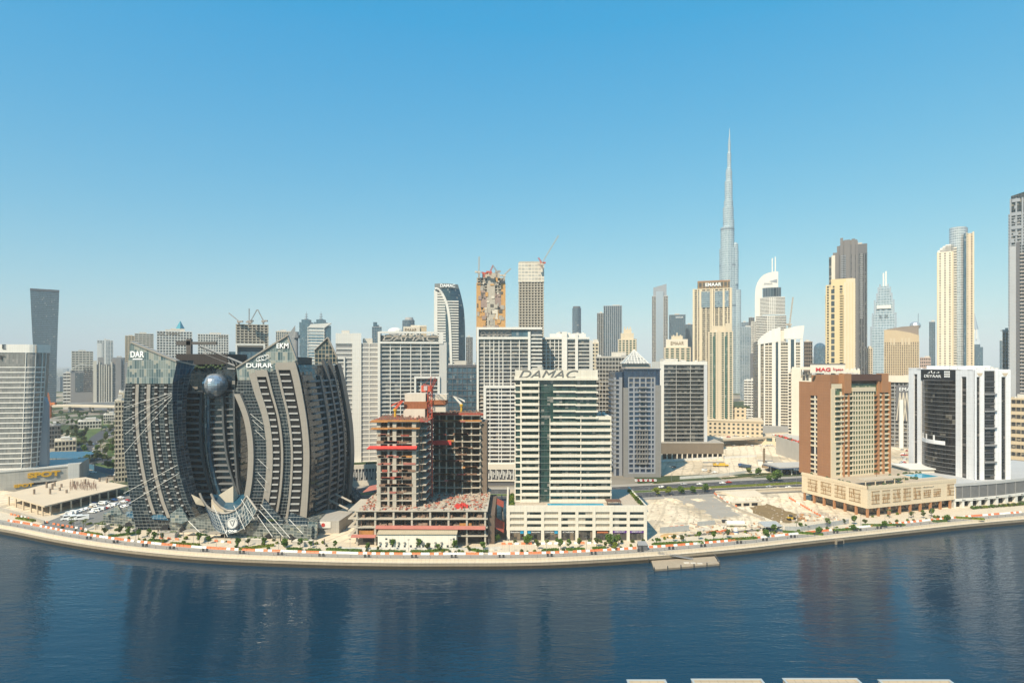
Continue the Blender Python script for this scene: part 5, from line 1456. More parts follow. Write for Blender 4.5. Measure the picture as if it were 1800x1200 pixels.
    for i in range(150):
        s=r.random(); p=(lerp(A[0],B[0],s)+r.uniform(.5,5),lerp(A[1],B[1],s)+r.uniform(1,4),lerp(PZ(766,600),PZ(790,520),s)+r.uniform(.1,.9)); (m if r.random()<.6 else m2).ball(p,.8,.8,.6,6,4)
    m.build("red_flowers",plain("flower_red",(.50,.04,.02),.8),t); m2.build("flower_leaves",MC["planter_leaves"],t)
    MB().box(X2(1404,530)-.2,-36,2,X2(1404,530)+9,-35.5,8).build("red_panel",plain("panel_red",(.42,.05,.04),.6),t) if 0 else None
white_curved()
# ================================================================== RIGHT SIDE: BROWN HOTEL, WHITE STRIPED TOWER
BRN = paint("brown_cladding", (.31,.15,.075), .65, .12, .2, .12, joints=(1.8,1.8,.06))
BRN2 = paint("brown_fin", (.37,.18,.085), .6, .08, .2, .05)
YCR = paint("hotel_cream", (.62,.52,.375), .65, .06, .15, .06)
YPOD = paint("hotel_podium_stone", (.66,.54,.385), .65, .06, .15, .06, joints=(1.6,1.6,.05))
def hotel():
    ang=math.atan2(23.5,67.7)
    C0=(PX(1525,350),350.0); L1=49.0; L2=74.0; H=17.6
    t=thing("brown_hotel","brown and cream hotel tower with green windows on a pale podium over brown columns","hotel",(C0[0],C0[1],0),ang)
    # local: +x along the front, +y back
    HG=gridmat("hotel_glass",(.10,.12,.09),(.03,.07,.04),(.09,.15,.085),1.6,3.3,.1,.2,.25,(.3,.29,.2),ior=1.5)
    MB().box(0,0,5.4,L2,L1,H).build("podium_wall",YPOD,t)
    MB().box(-.15,-.15,H-.9,L2,.5,H+.9).box(-.15,-.15,H-.9,.5,L1,H+.9).build("parapet",YPOD,t)
    MB().box(5,6,0,L2,L1-3,5.4).build("ground_floor",gridmat("arcade_glass",(.12,.10,.08),(.02,.02,.018),(.06,.055,.05),2.4,5.4,.2,.4,.3,(.25,.18,.1)),t)
    for i in range(9): MB().box(i*8.6+.3,.2,0,i*8.6+1.4,1.4,5.4).build("column",BRN2,t)
    for i in range(1,7): MB().box(.2,i*7.8,0,1.4,i*7.8+1.1,5.4).build("column",BRN2,t)
    SC=paint("screen_brown",(.30,.19,.10),.7,.15,.5,.05); IN=paint("screen_recess",(.55,.44,.30),.7,.2,.4,.1)
    def screen(frame,u,wd,z0,z1,seed):
        r=random.Random(seed)
        MB().fbox(frame,u,u+wd,z0,z1,.02,.07).build("recess",IN,t)
        m=MB()
        for k in range(4):
            z=lerp(z0,z1,k/3.0); m.fbox(frame,u,u+wd,z-.14,z+.14,.05,.25)
        for k in range(8):
            uu=u+r.uniform(.2,wd-.4); za=r.choice((0,.25,.5)); m.fbox(frame,uu,uu+.28,lerp(z0,z1,za),lerp(z0,z1,za+.5),.05,.28)
        m.build("screen",SC,t)
    FR=lambda u,z,o:(u,-o,z); LF=lambda u,z,o:(-o,L1-u,z)
    for i in range(8):
        if i==7: screen(FR,L2-8,6.6,8.6,15.2,i)
        elif i in (4,5,6): screen(FR,3+i*8.5,6.3,8.4 if i<5 else 8.8,15 if i<5 else 13,i)
        else: screen(FR,3+i*8.5,6.3,8.0,15.2,i)
    for i in range(4): screen(LF,5+i*10.5,8,8.0,15.2,20+i)
    text("sign_letters","MILLENNIUM",plain("sign_pale",(.6,.5,.38)),t,(45,-.3,15.0),9,.7)
    MB().box(.6,.6,H-.4,L2,L1,H+.05).build("deck",paint("hotel_deck",(.40,.33,.25),.8,.15,.3,0,joints=(2,2,.06)),t)
    # tower: corner position from the photo, 24 deep x 46 wide
    tx,ty=PX(1460,381)-C0[0],381-C0[1]
    ca,sa=math.cos(-ang),math.sin(-ang); ox,oy=ca*tx-sa*ty, sa*tx+ca*ty
    W,Dp=51.0,25.0; zt=PZ(672,381); zt2=PZ(664,381)
    def bx(m,x0,y0,z0,x1,y1,z1): return m.box(ox+x0,oy+y0,z0,ox+x1,oy+y1,z1)
    bx(MB(),.3,.6,H,W-.3,Dp-.3,zt-1).build("tower_core",HG,t)
    # left gable, brown with a slot of balconies
    bx(MB(),-.3,10,H-.5,.9,Dp+.2,zt).build("gable",BRN,t) if 0 else None
    LT=lambda u,z,o:(ox-o,oy+Dp-u,z)
    zs0,zs1=H,zt-9
    MB().fbox(LT,-.2,9.2,H-.5,zt,-.6,.5).build("gable",BRN,t); MB().fbox(LT,15.0,Dp,H-.5,zt,-.6,.5).build("gable",BRN,t); MB().fbox(LT,9.2,15.0,zs1,zt-.02,-.6,.48).build("gable",BRN,t)
    MB().fbox(LT,9.2,15,H,zs1,-.4,-.2).build("slot_recess",BLACK,t)
    nf=17; fh=(zs1-H)/nf
    for k in range(nf):
        z=H+k*fh
        if k==5: continue
        MB().fbox(LT,9.3,14.9,z+.1,z+1.15,-.2,.35).build("balcony",YCR,t)
    MB().fbox(LT,12.4,13.3,H,zs1,-.3,.30).build("slot_pier",WHITE,t)
    # front: zones in metres along W
    FT=lambda u,z,o:(ox+u,oy-o,z)
    MB().fbox(FT,0,3.2,H,zt-4,-.6,.6).build("corner_pier",YCR,t)
    fins=[(10.0,11.2),(14.2,15.2),(40.0,41.2),(44.2,45.6),(W-1.0,W+.3)]
    for a,b in fins: MB().fbox(FT,a,b,H,zt+ (2.6 if 10<a<45 else 0),-.6,.85).build("brown_fin",BRN2,t)
    n=17; fh=(zt-6-H)/n
    for k in range(n):
        z=H+k*fh
        low=k<7
        MB().fbox(FT,3.2,10.0,z-.05,z+(1.2 if low else .95),-.5,.3 if low else 1.3).build("balcony",YCR,t)
        MB().fbox(FT,11.2,14.2,z,z+1.25,-.5,.3).build("spandrel",YCR,t)
        MB().fbox(FT,15.2,18.2,z-.05,z+.9,-.5,.6).build("balcony",YCR,t)
        MB().fbox(FT,37.2,40.0,z-.05,z+.9,-.5,.6).build("balcony",BRN2,t)
        MB().fbox(FT,41.2,44.2,z,z+1.25,-.5,.3).build("spandrel",YCR,t)
        MB().fbox(FT,45.6,W-1.0,z,z+1.1,-.5,.7 if k>5 else .3).build("spandrel",YCR,t)
        MB().fbox(FT,18.2,37.2,z,z+1.1,-.5,.10).build("spandrel",YCR,t)
    for i in range(9):
        u=18.7+i*(18.0/8)
        MB().fbox(FT,u-.42,u+.42,H,zt-6,-.5,.14).build("pier",YCR,t)
    MB().fbox(FT,18.2,37.2,H,zt-6.1,-.55,-.05).build('centre_glazing',gridmat('hotel_centre_glass',(.06,.075,.05),(.015,.04,.02),(.05,.10,.05),2.15,fh,.2,.2,.12,(.2,.2,.13),ior=1.5),t)
    for a in (3.2,8.2): MB().fbox(FT,a,a+.9,H,zt-6 if a>4 else H+7*fh,-.5,.48).build("pier",YCR,t)
    MB().fbox(FT,18.0,37.8,zt-6.1,zt-3.4,-.5,.6).build("head_band",YCR,t)
    # crown
    bx(MB(),9.3,-.6,zt-3.4,W-4,Dp*.6,zt+.2).build("crown",BRN2,t) if 0 else None
    bx(MB(),10,3,zt-4,W-5,Dp,zt2+1.5).build("crown",BRN,t)
    bx(MB(),16,-1.2,zt+.9,W-7,3,zt2+2.2).build("crown_canopy",paint("dark_brown",(.10,.05,.035),.6,.1,.2,.05),t)
    for a in (10.0,W-8.5): bx(MB(),a,-1.3,zt-7,a+6,3,zt2+2.6).build("crown_pylon",BRN2,t)
    bx(MB(),0,.3,zt-4,10,Dp*.5,zt-1).build("roof_wall",YCR,t)
    bx(MB(),3,3,zt-1.2,9.6,14,zt2+2.0).build("roof_plant",BRN,t)
    bx(MB(),W-5,0,zt-5,W,Dp*.7,zt-.5).build("roof_wall",BRN,t)
    clutter(t,ox+2,ox+W-6,oy+5,oy+Dp-3,zt2+1.5,14,10)
    # pool deck
    MB().box(54,8,H,74,23,H+.5).build("pool_surround",MC["pool_tiles"],t); MB().box(56,10,H+.3,72.5,21,H+.58).build("pool",POOL,t)
    MB().box(2,3,H+3.4,34,10.5,H+3.7).build("pergola",paint("pergola_tan",(.45,.38,.29),.7,.1,.4,0),t)
    for i in range(5): MB().box(2.2+i*7.8,3.1,H,2.6+i*7.8,3.5,H+3.4).build("pergola_post",YCR,t)
    r=random.Random(3)
    m=MB()
    for i in range(46):
        x,y=r.choice(((r.uniform(2,34),r.uniform(1,2.4)),(r.uniform(46,74),r.uniform(22,26)),(r.uniform(1,2.6),r.uniform(12,46)),(r.uniform(36,54),r.uniform(9,13)))); m.ball((x,y,H+.6),r.uniform(.5,1.1),.8,r.uniform(.5,1.1),7,5)
    m.build("deck_planting",MC["planter_leaves"],t)
hotel()
def white_striped():
    D=386.0; xa,xb=PX(1711,D),PX(1775.5,388); H=15.2
    w=xb-xa; d=56
    t=thing("striped_tower","white clad tower with curved dark glass bay and vertical window slots at right","tower",(xa,D,0),math.atan2(2,25))
    zt=PZ(650,D); X=0
    WT=paint("bright_white_cladding",(.74,.74,.76),.5,.06,.15,.10,joints=(3.4,3.6,.06))
    FR=lambda u,z,o:(u,-o,z); LF=lambda u,z,o:(-o,d-u,z)
    SG=gridmat("slot_dark_glass",(.07,.07,.07),(.010,.010,.011),(.03,.029,.028),3,1.8,.1,.3,.1,(.18,.16,.15),ior=1.5)
    MB().box(.3,.3,H,w-.3,d-.3,zt-.5).build("core",SG,t)
    # front panels
    sc=w/65.0
    def pan(a,b,z0=H,z1=zt,o=.4): MB().fbox(FR,(a)*sc,(b)*sc,z0,z1,-.6,o).build("white_panel",WT,t)
    pan(-.5,5.0); pan(11.0,18.5); pan(41,49); pan(57,65.5)
    for a,b in ((5.5,11.5),(49,57)): MB().fbox(FR,a*sc,b*sc,zt-4.5,zt,-.6,.35).build("white_panel",WT,t)
    for k in range(20):
        z=H+3+k*3.55
        if z>zt-6: break
        MB().fbox(FR,20*sc,41*sc,z,z+.45,-.5,.2).build("floor_band",SLATE,t)
    MB().fbox(FR,38*sc,41*sc,H,zt,-.6,.42).build("white_panel",WT,t)
    for k,z in enumerate((H+11,H+22,H+33,H+44,H+55)): MB().fbox(FR,18*sc,39*sc,z,z+1.0,-.5,1.4).build("balcony",GREY,t)
    # left side: end strip, curved bay, pier strips
    MB().fbox(LF,0,5.2,H,zt+1,-.6,.4).build("white_panel",WT,t); MB().fbox(LF,8.4,12.2,H,zt+1,-.6,.4).build("white_panel",WT,t); MB().fbox(LF,5.2,8.4,zt-3.5,zt+1,-.6,.38).build("white_panel",WT,t)
    MB().fbox(LF,42.5,47,H,zt,-.6,.4).build("white_panel",WT,t); MB().fbox(LF,51,56.4,H,zt,-.6,.4).build("white_panel",WT,t); MB().fbox(LF,47,51,zt-4.5,zt,-.6,.38).build("white_panel",WT,t)
    CV=lambda u,z,o:(-(5.0*math.sin(u*math.pi))-o+.2,d-lerp(12.2,42.5,u),z)
    z1=zt-7.5
    MB().sheet(CV,0,1,H,z1,14,1,0,26).build("curved_bay",gridmat("bay_glass",(.03,.03,.03),(.006,.006,.007),(.02,.02,.021),1.5,3.3,.1,.15,.05,(.15,.14,.12),ior=1.5),t)
    MB().prism([(-.2,d-12.2)]+[(CV(i/14,0,-.3)[0],CV(i/14,0,-.3)[1]) for i in range(15)]+[(-.2,d-42.5)],z1-.3,z1+.1).build("bay_roof",GREY,t)
    k=0; z=H+2
    while z<z1-1:
        if not 21<z-H<25: MB().fbox(CV,.01,.99,z,z+.22,-.2,.2,14,1).build("floor_band",GREY,t)
        z+=2.95
    MB().fbox(CV,.05,.8,H+20,H+22.6,-.3,.4,12,1).build("sky_garden_rail",WT,t)
    for u in (.1,.3,.55): MB().fbox(CV,u,u+.03,H+20,H+26,-.3,.5,1,1).build("sky_garden_post",WT,t)
    MB().box(-.6,d-42.5,zt-7.5,.3,d-12.2,zt).build("sign_band",plain("sign_black",(.015,.015,.018),.35),t)
    a=math.pi/2
    def sign(s,u,z,w_,h_): 
        o=text("sign_letters",s,SIGN_W,t,(-.65,d-u,z),w_,h_,rot=(math.pi/2,0,-math.pi/2))
    sign("DEYAAR",15.5,zt-5.6,15,1.9); sign("\uFEAD\uFE8E\uFEF3\uFEA9",18,zt-3.0,11,2.2)
    for i in range(3):
        for j in range(3): MB().box(-.8,d-34.5-i*1.7,zt-5.2+j*1.55,-.55,d-33.4-i*1.7,zt-4.1+j*1.55).build("sign_square",SIGN_W,t)
    MB().box(-.4,0,zt-.6,w+.2,d,zt+.3).build("parapet",WT,t)
    MB().box(4,10,zt,w-4,d-12,zt+2.6).build("roof_plant",WT,t)
    clutter(t,3,w-3,4,d-4,zt,18,9)
    for u in (7,52): MB().slab([(u*sc-.8,-.5,zt-2),(u*sc+3.4,-.5,zt-2),(u*sc+2.2,-.5,zt-4.0),(u*sc+.6,-.5,zt-4.0)],(0,-1,0),.3).build("ornament",paint("ornament_beige",(.55,.45,.33),.6),t)
    # curved grey car park podium
    t=thing("car_park","curved grey louvred car park podium with pale columns below the white striped tower","car park",(PX(1676,372),372,0))
    o=t.location.x
    ax=[(PX(1676,374),374),(PX(1715,378),378),(PX(1755,384),384),(PX(1800,393),393),(PX(1850,408),408),(PX(1900,430),430)]
    ax=[(x-o,y-372) for x,y in ax]
    def F(u,z,off):
        s=u*(len(ax)-1); i=min(int(s),len(ax)-2); f=s-i
        dx,dy=ax[i+1][0]-ax[i][0],ax[i+1][1]-ax[i][1]; L=math.hypot(dx,dy)
        return (lerp(ax[i][0],ax[i+1][0],f)+dy/L*off, lerp(ax[i][1],ax[i+1][1],f)-dx/L*off, z)
    MB().fbox(F,0,1,5.6,14,-4,0,20,1).build("louvre_wall",paint("grey_louvre",(.19,.19,.195),.6,.1,.2,.08,joints=(50,.75,.3),jcol=(.08,.08,.08)),t)
    MB().fbox(F,0,1,13.6,15.4,-40,.5,20,1).build("deck",paint("deck_grey",(.42,.42,.42),.7,.1,.1,.05),t)
    MB().fbox(F,0,1,4.2,5.8,-6,.6,20,1).build("fascia",WHT,t)
    MB().fbox(F,0,1,0,4.3,-9,-6,20,1).build("shop_wall",BLACK,t)
    for i in range(14): MB().fbox(F,i/13*.98,i/13*.98+.02,0,4.3,-1.6,.2).build("column",WHT,t)
    for i in range(1,14): MB().fbox(F,i/13*.98,i/13*.98+.004,5.8,13.7,-.5,.35).build("mullion",GREY,t)
    MB().fbox(F,0,.006,0,15.2,-3,.6).build("end_pier",WHT,t)
    for i in range(7):
        u=.07+i*.1; p=F(u,4.6,.65); q=F(u+.05,4.6,.65)
        text("shop_lettering","Bites",SIGN_D,t,p,2.6,.7,rot=(math.pi/2,0,math.atan2(q[1]-p[1],q[0]-p[0])),ext=.05)
white_striped()
# white podium wing between hotel and striped tower
D=412.0
t=thing("rooftop_pavilion","low white rooftop pavilion between the brown hotel and the white striped tower","pavilion",(PX(1625,D),D,0))
MB().box(-10,0,0,14,20,17.5).build("wall",WHT2,t); MB().box(-11,-1,17.5,15,21,18.3).build("roof",WHT,t)

# ================================================================== FAR TOWERS
def burj():
    D=1858.0
    t=thing("needle_skyscraper","extremely tall tapering silver skyscraper with stepped tiers and a needle spire","skyscraper",(PX(1284,D),D,0))
    Z=lambda py:PZ(py,D); X=lambda px:PX(px,D)-t.location.x
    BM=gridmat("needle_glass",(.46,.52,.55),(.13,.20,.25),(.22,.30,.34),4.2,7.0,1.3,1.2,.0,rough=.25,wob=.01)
    BD=plain("needle_dark_band",(.14,.18,.22),.4)
    # stacked tiers as (left px, right px, bottom row, top row, depth offset)
    T=[(1268,1300,760,436,8),(1268,1291,760,400,0),(1287,1296.5,500,430,-6),(1272.5,1291.2,400,386,2),(1272.5,1290.3,400,364,3),(1274.3,1289.5,370,352,4),(1275.7,1288.8,364,318,5),(1277.5,1288.2,330,300,6),(1278.2,1287.6,310,296,7),(1280.3,1286.9,300,268,8),(1281.8,1286.2,280,250,9)]
    for a,b,y0,y1,dy in T:
        xa,xb=X(a),X(b); c=(xa+xb)/2; r=(xb-xa)/2
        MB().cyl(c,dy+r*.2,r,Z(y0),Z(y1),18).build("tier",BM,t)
        MB().cyl(c,dy+r*.2,r*.93,Z(y1),Z(y1)+5,14,r*.6).build("tier_cap",BM,t)
    MB().cyl(X(1284),9,3.6,Z(252),Z(240),10,2.2).cyl(X(1284.3),9,2.1,Z(240),Z(223),8,.6).build("spire",BM,t)
    for py,a,b in ((402,1268,1291),(465,1268,1300),(441,1287,1296.5),(536,1268,1300)):
        r=(X(b)-X(a))/2; MB().cyl((X(a)+X(b))/2,r*.2+(8 if b==1300 else 0),r+.4,Z(py+3),Z(py),18).build("dark_band",BD,t)
    for a,b,y1 in ((1264,1272,560),(1293,1302,600),(1290,1301,510)): MB().cyl((X(a)+X(b))/2,-6,(X(b)-X(a))/2,0,Z(y1),14).build("tier",BM,t)
burj()
def emaar_big():
    t=tower("gold_crown_tower","broad cream tower with dark gridded windows and a bronze glass crown","tower",1218.5,1286,507,1050,30,YCR,G_C,62,9,.30,.22,1.2,sides='fl')
    H,w,d=tw(t)
    Z=lambda py:lz(t,py); X=lambda px:lx(t,px)
    MB().box(X(1226),1,H,X(1283),26,Z(493)).build("crown",gridmat("bronze_crown",(.30,.20,.11),(.05,.04,.03),(.12,.09,.06),6,9,1.6,1.2,.0),t)
    MB().box(X(1226),.6,Z(494.5),X(1283.5),26,Z(493)).build("parapet",BRN2,t)
    text("sign_letters","EMAAR",SIGN_W,t,(X(1240),-.2,Z(503)),X(1268)-X(1240),Z(497)-Z(503),bold=.02)
    for p in (1219.5,1231,1252,1272,1284.5): MB().box(X(p)-1.6,-2.2,0,X(p)+1.6,.5,H).build("pier",YCR,t)
    for (a,b) in ((1226,1250),(1254,1283)): MB().box(X(a)+2,-1.9,Z(540),X(b)-2,-.1,Z(512)).build("sky_glass",G_S,t)
emaar_big()
def slab_tower(*a, **k): return tower(*a, **k)
t=tower("slender_tower","slender grey ribbed tower with slanted top left of the broad cream tower","tower",1146,1174,520,1400,30,paint("rib_grey",(.42,.40,.38),.6,.06,.05,.05),G_C,70,8,.12,.34,1.4)
H,w,d=tw(t); MB().prism([(-w/2+3,2),(w/2-3,2),(w/2-3,25),(-w/2+3,25)],H-.5,[lz(t,505),lz(t,499),lz(t,499),lz(t,505)]).build("slanted_crown",GRY2,t)
MB().box(lx(t,1153),-1.6,H*.1,lx(t,1166),.2,lz(t,512)).build("glass_strip",STEEL,t)
t=tower("navy_tower","dark navy glass tower behind, right of the slender grey tower","tower",1176,1205,553,1650,30,SLATE,G_B,50,8,.12,.15,.4)
text("sign_letters","EMAAR",SIGN_W,t,(lx(t,1188),-1,lz(t,559)),lx(t,1201)-lx(t,1188),4.5)
tower("navy_tower","shorter dark navy glass tower beside the taller navy one","tower",1203,1220,570,1700,30,SLATE,G_B,40,6,.12,.15,.4)
t=tower("ribbed_tower","grey vertical ribbed tower with flat crown left of centre right gap","tower",1061,1093,537,1300,34,GRY2,G_B,60,9,.06,.4,2.0)
tower("ribbed_tower","lower grey shoulder tower attached left of the grey ribbed tower","tower",1049.5,1062,550,1310,30,GRY,G_C,58,4,.06,.35,1.5)
t=thing("round_tower","slim dark cylindrical tower standing alone against the sky","tower",(PX(1014.5,1500),1500,0))
MB().cyl(0,11,11.2,0,lz(t,541),22).build("shaft",gridmat("round_glass",(.12,.15,.18),(.03,.06,.09),(.07,.11,.15),3,5,.5,1.4,.05),t); MB().cyl(0,11,9.5,lz(t,541),lz(t,540)+3,18).build("cap",SLATE,t)
# bow-fronted tower with sweeping white fin
def bow_tower():
    D=800.0
    t=thing("bow_tower","white banded tower with a swooping white fin and dark blue glass slanted crown","tower",(PX(790,D),D,0)); face(t)
    X=lambda px:lx(t,px); Z=lambda py:lz(t,py)
    rc=lambda z: 0
    cr=[(805,499),(809,512),(813,528),(816,545),(817.5,570),(818,600),(818,700)]
    q=sorted((Z(y),X(x)) for x,y in cr)
    def rx(z):
        if z<=q[0][0]: return q[0][1]
        if z>=q[-1][0]: return q[-1][1]
        i=0
        while z>q[i+1][0]: i+=1
        return lerp(q[i][1],q[i+1][1],(z-q[i][0])/(q[i+1][0]-q[i][0]))
    S_=lambda u,z,o:(lerp(X(764),rx(z),u),-4*math.sin(u*math.pi)-o+12*max(0,u-.6),z)
    zt=Z(499)
    MB().sheet(S_,0,1,0,zt,12,24,0,40).build("glazing",gridmat("bow_glass",(.07,.09,.11),(.012,.035,.055),(.03,.07,.095),2,3.4,.15,.3,.08),t)
    b=MB()
    for j in range(24):
        z0,z1=zt*j/24,zt*(j+1)/24
        b.face([(rx(z0),4.8,z0),(rx(z0),30,z0),(rx(z1),30,z1),(rx(z1),4.8,z1)]); b.face([(X(764),30,z0),(X(764),0,z0),(X(764),0,z1),(X(764),30,z1)]); b.face([(rx(z0),30,z0),(X(764),30,z0),(X(764),30,z1),(rx(z1),30,z1)])
    b.face([(X(764),0,zt),(X(784),-3.8,zt),(rx(zt),4.8,zt),(rx(zt),30,zt),(X(764),30,zt)]); b.build("rear_wall",G_C,t)
    MB().fbox(S_,0,1,zt-6,zt,-.4,.6,10,1).build("crown_band",paint("crown_grey",(.17,.18,.18),.5,.1,.1,.05),t)
    text("sign_letters","DAMAC",SIGN_W,t,(X(774),-5.4,zt-5),X(800)-X(774),4.2,bold=.02)
    fin=[(765,508),(771,509),(777,516),(782,526),(786,538),(789,555),(791,580),(792,610),(793,640)]
    FX=curve(fin[2:],D)
    zf=Z(516)
    FF=lambda u,z,o:(FX(z)-t.location.x+(u-.5)*3.4,-4.6-o,z)
    MB().fbox(FF,0,1,10,zf,-2,1.4,1,26).build("sweeping_fin",WHT,t)
    m=MB(); P=[(X(a),-4.6,Z(b)) for a,b in ((764.5,509),(768,508.5),(772,510),(777,516))]; m.path(P,1.5,5); m.build("fin_top",WHT,t)
    z=12
    while z<Z(512):
        fx=(FX(z)-t.location.x) if z<zf else X(770)
        if z<Z(512): MB().box(X(763.5),-3.6,z,max(fx-1,X(767)),3,z+2.0).build("balcony_band",WHT,t)
        if z<Z(530):
            MB().box(fx+1,-4.9,z,min(rx(z)-1,X(806)),2,z+1.5).build("balcony_band",WHT,t)
        z+=3.5
    MB().box(X(763),-3.8,0,X(769),3,Z(511)).build("edge_pier",WHT,t)
bow_tower()
# two towers under construction with cranes
def site_tower(name,label,cat,x0,x1,yt,D,kind):
    xa,xb=PX(x0,D),PX(x1,D); w=xb-xa; H=PZ(yt,D); t=thing(name,label,cat,((xa+xb)/2,D,0)); face(t); d=34
    FRC=paint("far_frame_concrete",(.42,.38,.32),.85,.15,.1,.1)
    ORG=paint("scaffold_orange",(.50,.28,.10),.8,.25,.08,.15)
    MB().box(-w/2+1.5,1.5,0,w/2-1.5,d,H-2).build("core",paint("far_inner",(.12,.105,.09),.9,.4,.12,.2),t)
    n=int(H/4)
    m=MB()
    for k in range(n+1):
        z=H*k/n; m.box(-w/2,0,z-1.2,w/2,d,z)
    m.build("floor_slab",FRC,t)
    for i in range(9):
        x=lerp(-w/2,w/2-1.6,i/8); MB().box(x,.4,0,x+1.6,3,H).build("column",FRC,t)
    if kind==0:
        MB().box(-w/2-.5,-1,H*.0,-w/2+6,2,H-8).build("hoist_screen",ORG,t); MB().box(w/2-6,-1,0,w/2+.5,2,H-8).build("hoist_screen",ORG,t)
        MB().box(-w/2+2,-.8,lz(t,540),w/2-2,.2,lz(t,516)).build("safety_net",paint("site_net",(.30,.22,.19),.9,.3,.08,.1),t)
        MB().box(-w/2+6,-.9,lz(t,575),-w/2+14,.1,lz(t,545)).build("safety_net",ORG,t); MB().box(w/2-16,-.9,lz(t,575),w/2-6,.1,lz(t,545)).build("safety_net",ORG,t)
        r_=random.Random(9); pal=(ORG,FRC,MC["far_inner"],MC["site_net"],CONC,WHT2)
        for k in range(90):
            z=r_.uniform(lz(t,600),H-6); u=r_.uniform(-w/2,w/2-5); MB().box(u,-1.6-.3*r_.random(),z,u+r_.uniform(1.5,6),-.9,z+r_.uniform(1.5,7)).build("site_panel",r_.choice(pal),t)
        MB().box(-6,-1.2,0,6,3,H+3).build("core_wall",FRC,t)
        MB().box(-w/2+8,4,H-1,w/2-8,d-6,H+8).build("core_top",FRC,t)
        MB().box(-w/2+3,4,H-1,-w/2+6,10,H+6).box(w/2-7,4,H-1,w/2-3,10,H+5).build("jump_form",MC["scaffold_orange"],t) if 0 else None
    elif kind==1:
        MB().box(-w/2-.4,-.6,lz(t,496),w/2+.4,d,lz(t,462)).build("white_cladding",gridmat("wrapped_top",(.66,.60,.50),(.30,.29,.26),(.48,.45,.40),5,5,.8,1.6,.2,(.3,.25,.2),rough=.5),t)
        MB().box(-w/2+1,1,H-2,w/2-3,d-1,H+1.5).build("roof",FRC,t)
    return t
site_tower("construction_tower","unfinished concrete tower with orange hoist screens and several cranes on top","building",838,888,488,900,0)
site_tower("construction_tower","tall unfinished tower with pale wrapped upper floors beside the orange screened one","building",911.5,956,461,900,1)
site_tower("construction_tower","distant grey unfinished block with three thin cranes behind the left curved tower","building",417,470,570,900,2)
def luff(label,px,py0,py1,pxj,pyj,D,mat=CR_RED,s=1.6):
    t=thing("tower_crane",label,"crane",(PX(px,D),D,PZ(py0,D)))
    Z=lambda py:PZ(py,D)-t.location.z; X=lambda p:PX(p,D)-t.location.x
    m=MB(); lattice(m,0,0,0,Z(py1),s*1.4,.35*s/1.6); m.build("mast",mat,t)
    MB().box(-2.4,-1.5,Z(py1),2.4,1.5,Z(py1)+2.5).box(-6 if pxj>px else 2,-1.5,Z(py1)+.5,-2 if pxj>px else 6,1.5,Z(py1)+3).build("machinery_deck",mat,t)
    m=MB(); beam(m,(0,0,Z(py1)+2),(X(pxj),0,Z(pyj)),s,.28*s/1.6); m.build("jib",mat,t)
    return t
CRG=paint("crane_grey",(.30,.27,.25),.6,.1,.3,.1); CRW=paint("crane_pale",(.48,.42,.35),.6,.1,.3,.1)
luff("thin crane with near vertical jib at the left top of the orange screened tower",842,490,480,842.5,451,895,CRW)
luff("red crane with lowered jib on top of the orange screened tower",851,488,482,846,479,893,CR_RED)
luff("crane with raised jib at the centre top of the orange screened tower",862,484,480,867,466,890)
luff("crane with drooping boom right of the centre crane on the orange screened tower",873,488,479,866,467,888,CRG)
luff("pale crane leaning right on the orange screened tower's right corner",886,494,486,898,472,886,CRW)
luff("red crane with raised jib on the roof edge of the pale wrapped tower",952,470,464,946,453,890)
luff("tall thin pale crane jib rising above the pale wrapped tower",952,472,466,982,414,888,CRW,1.2)
luff("thin grey crane leaning left on the distant grey unfinished block",420,570,567,402,550,890,CRG,1.1)
luff("thin grey crane with upright jib on the distant grey unfinished block",438,570,566,438,542,890,CRG,1.1)
luff("thin grey crane leaning right on the distant grey unfinished block",440,570,568,452,544,888,CRG,1.1)
luff("thin grey crane with jib leaning left at the block's right end",463,570,566,453,544,892,CRG,1.1)
luff("brown crane jib rising behind the white curved crown tower",1388,580,572,1394,522,900,CRW,1.6)
luff("orange crane beside the left edge tower near the flyover",88,735,712,84,690,640,paint("crane_orange",(.50,.16,.06),.6),1.2)
# ---------- dark and yellow pair
t=tower("dark_tower","tall dark grey stone tower with stepped fins behind the yellow tower","tower",1476,1524,430,1000,36,SLATE,G_C,80,10,.10,.42,1.6,sides='fl',cap=16)
H,w,d=tw(t); X=lambda px:lx(t,px); Z=lambda py:lz(t,py)
DKP=paint("dark_pier",(.16,.15,.15),.6,.1,.1,.05)
for a,b,yt,o in ((1477,1482,417,3),(1484,1490,421,2.5),(1490,1494,421,3),(1497,1503,420,2.5),(1505,1508,424,2.6)): MB().box(X(a),-o,0,X(b),4,Z(yt)).build("fin",DKP,t)
MB().box(X(1477),2,H-1,X(1507),26,Z(421)).build("crown",DKP,t)
MB().box(X(1471),3,0,X(1477),30,Z(430)).box(X(1464),4,0,X(1471),30,Z(441)).build("step",DKP,t)
MB().box(X(1457),4,0,X(1462),30,Z(448)).build("step",G_C,t); MB().box(X(1461.5),1,0,X(1468),28,Z(446)).build("cream_wall",WHT2,t)
for k in range(36):
    z=Z(560)+k*(Z(446)-Z(560))/36; MB().box(X(1478),-3.6,z,X(1487),0,z+1.2).build("balcony",GRY2,t); MB().box(X(1511.5),-2.2,z,X(1517),0,z+1.4).build("balcony",GRY,t)
t=tower("yellow_tower","sunny yellow apartment tower in front of the tall dark tower","tower",1452,1503,500,850,28,YEL,G_C,52,5,.3,.3,.6,sides='fl')
H,w,d=tw(t); X=lambda px:lx(t,px); Z=lambda py:lz(t,py)
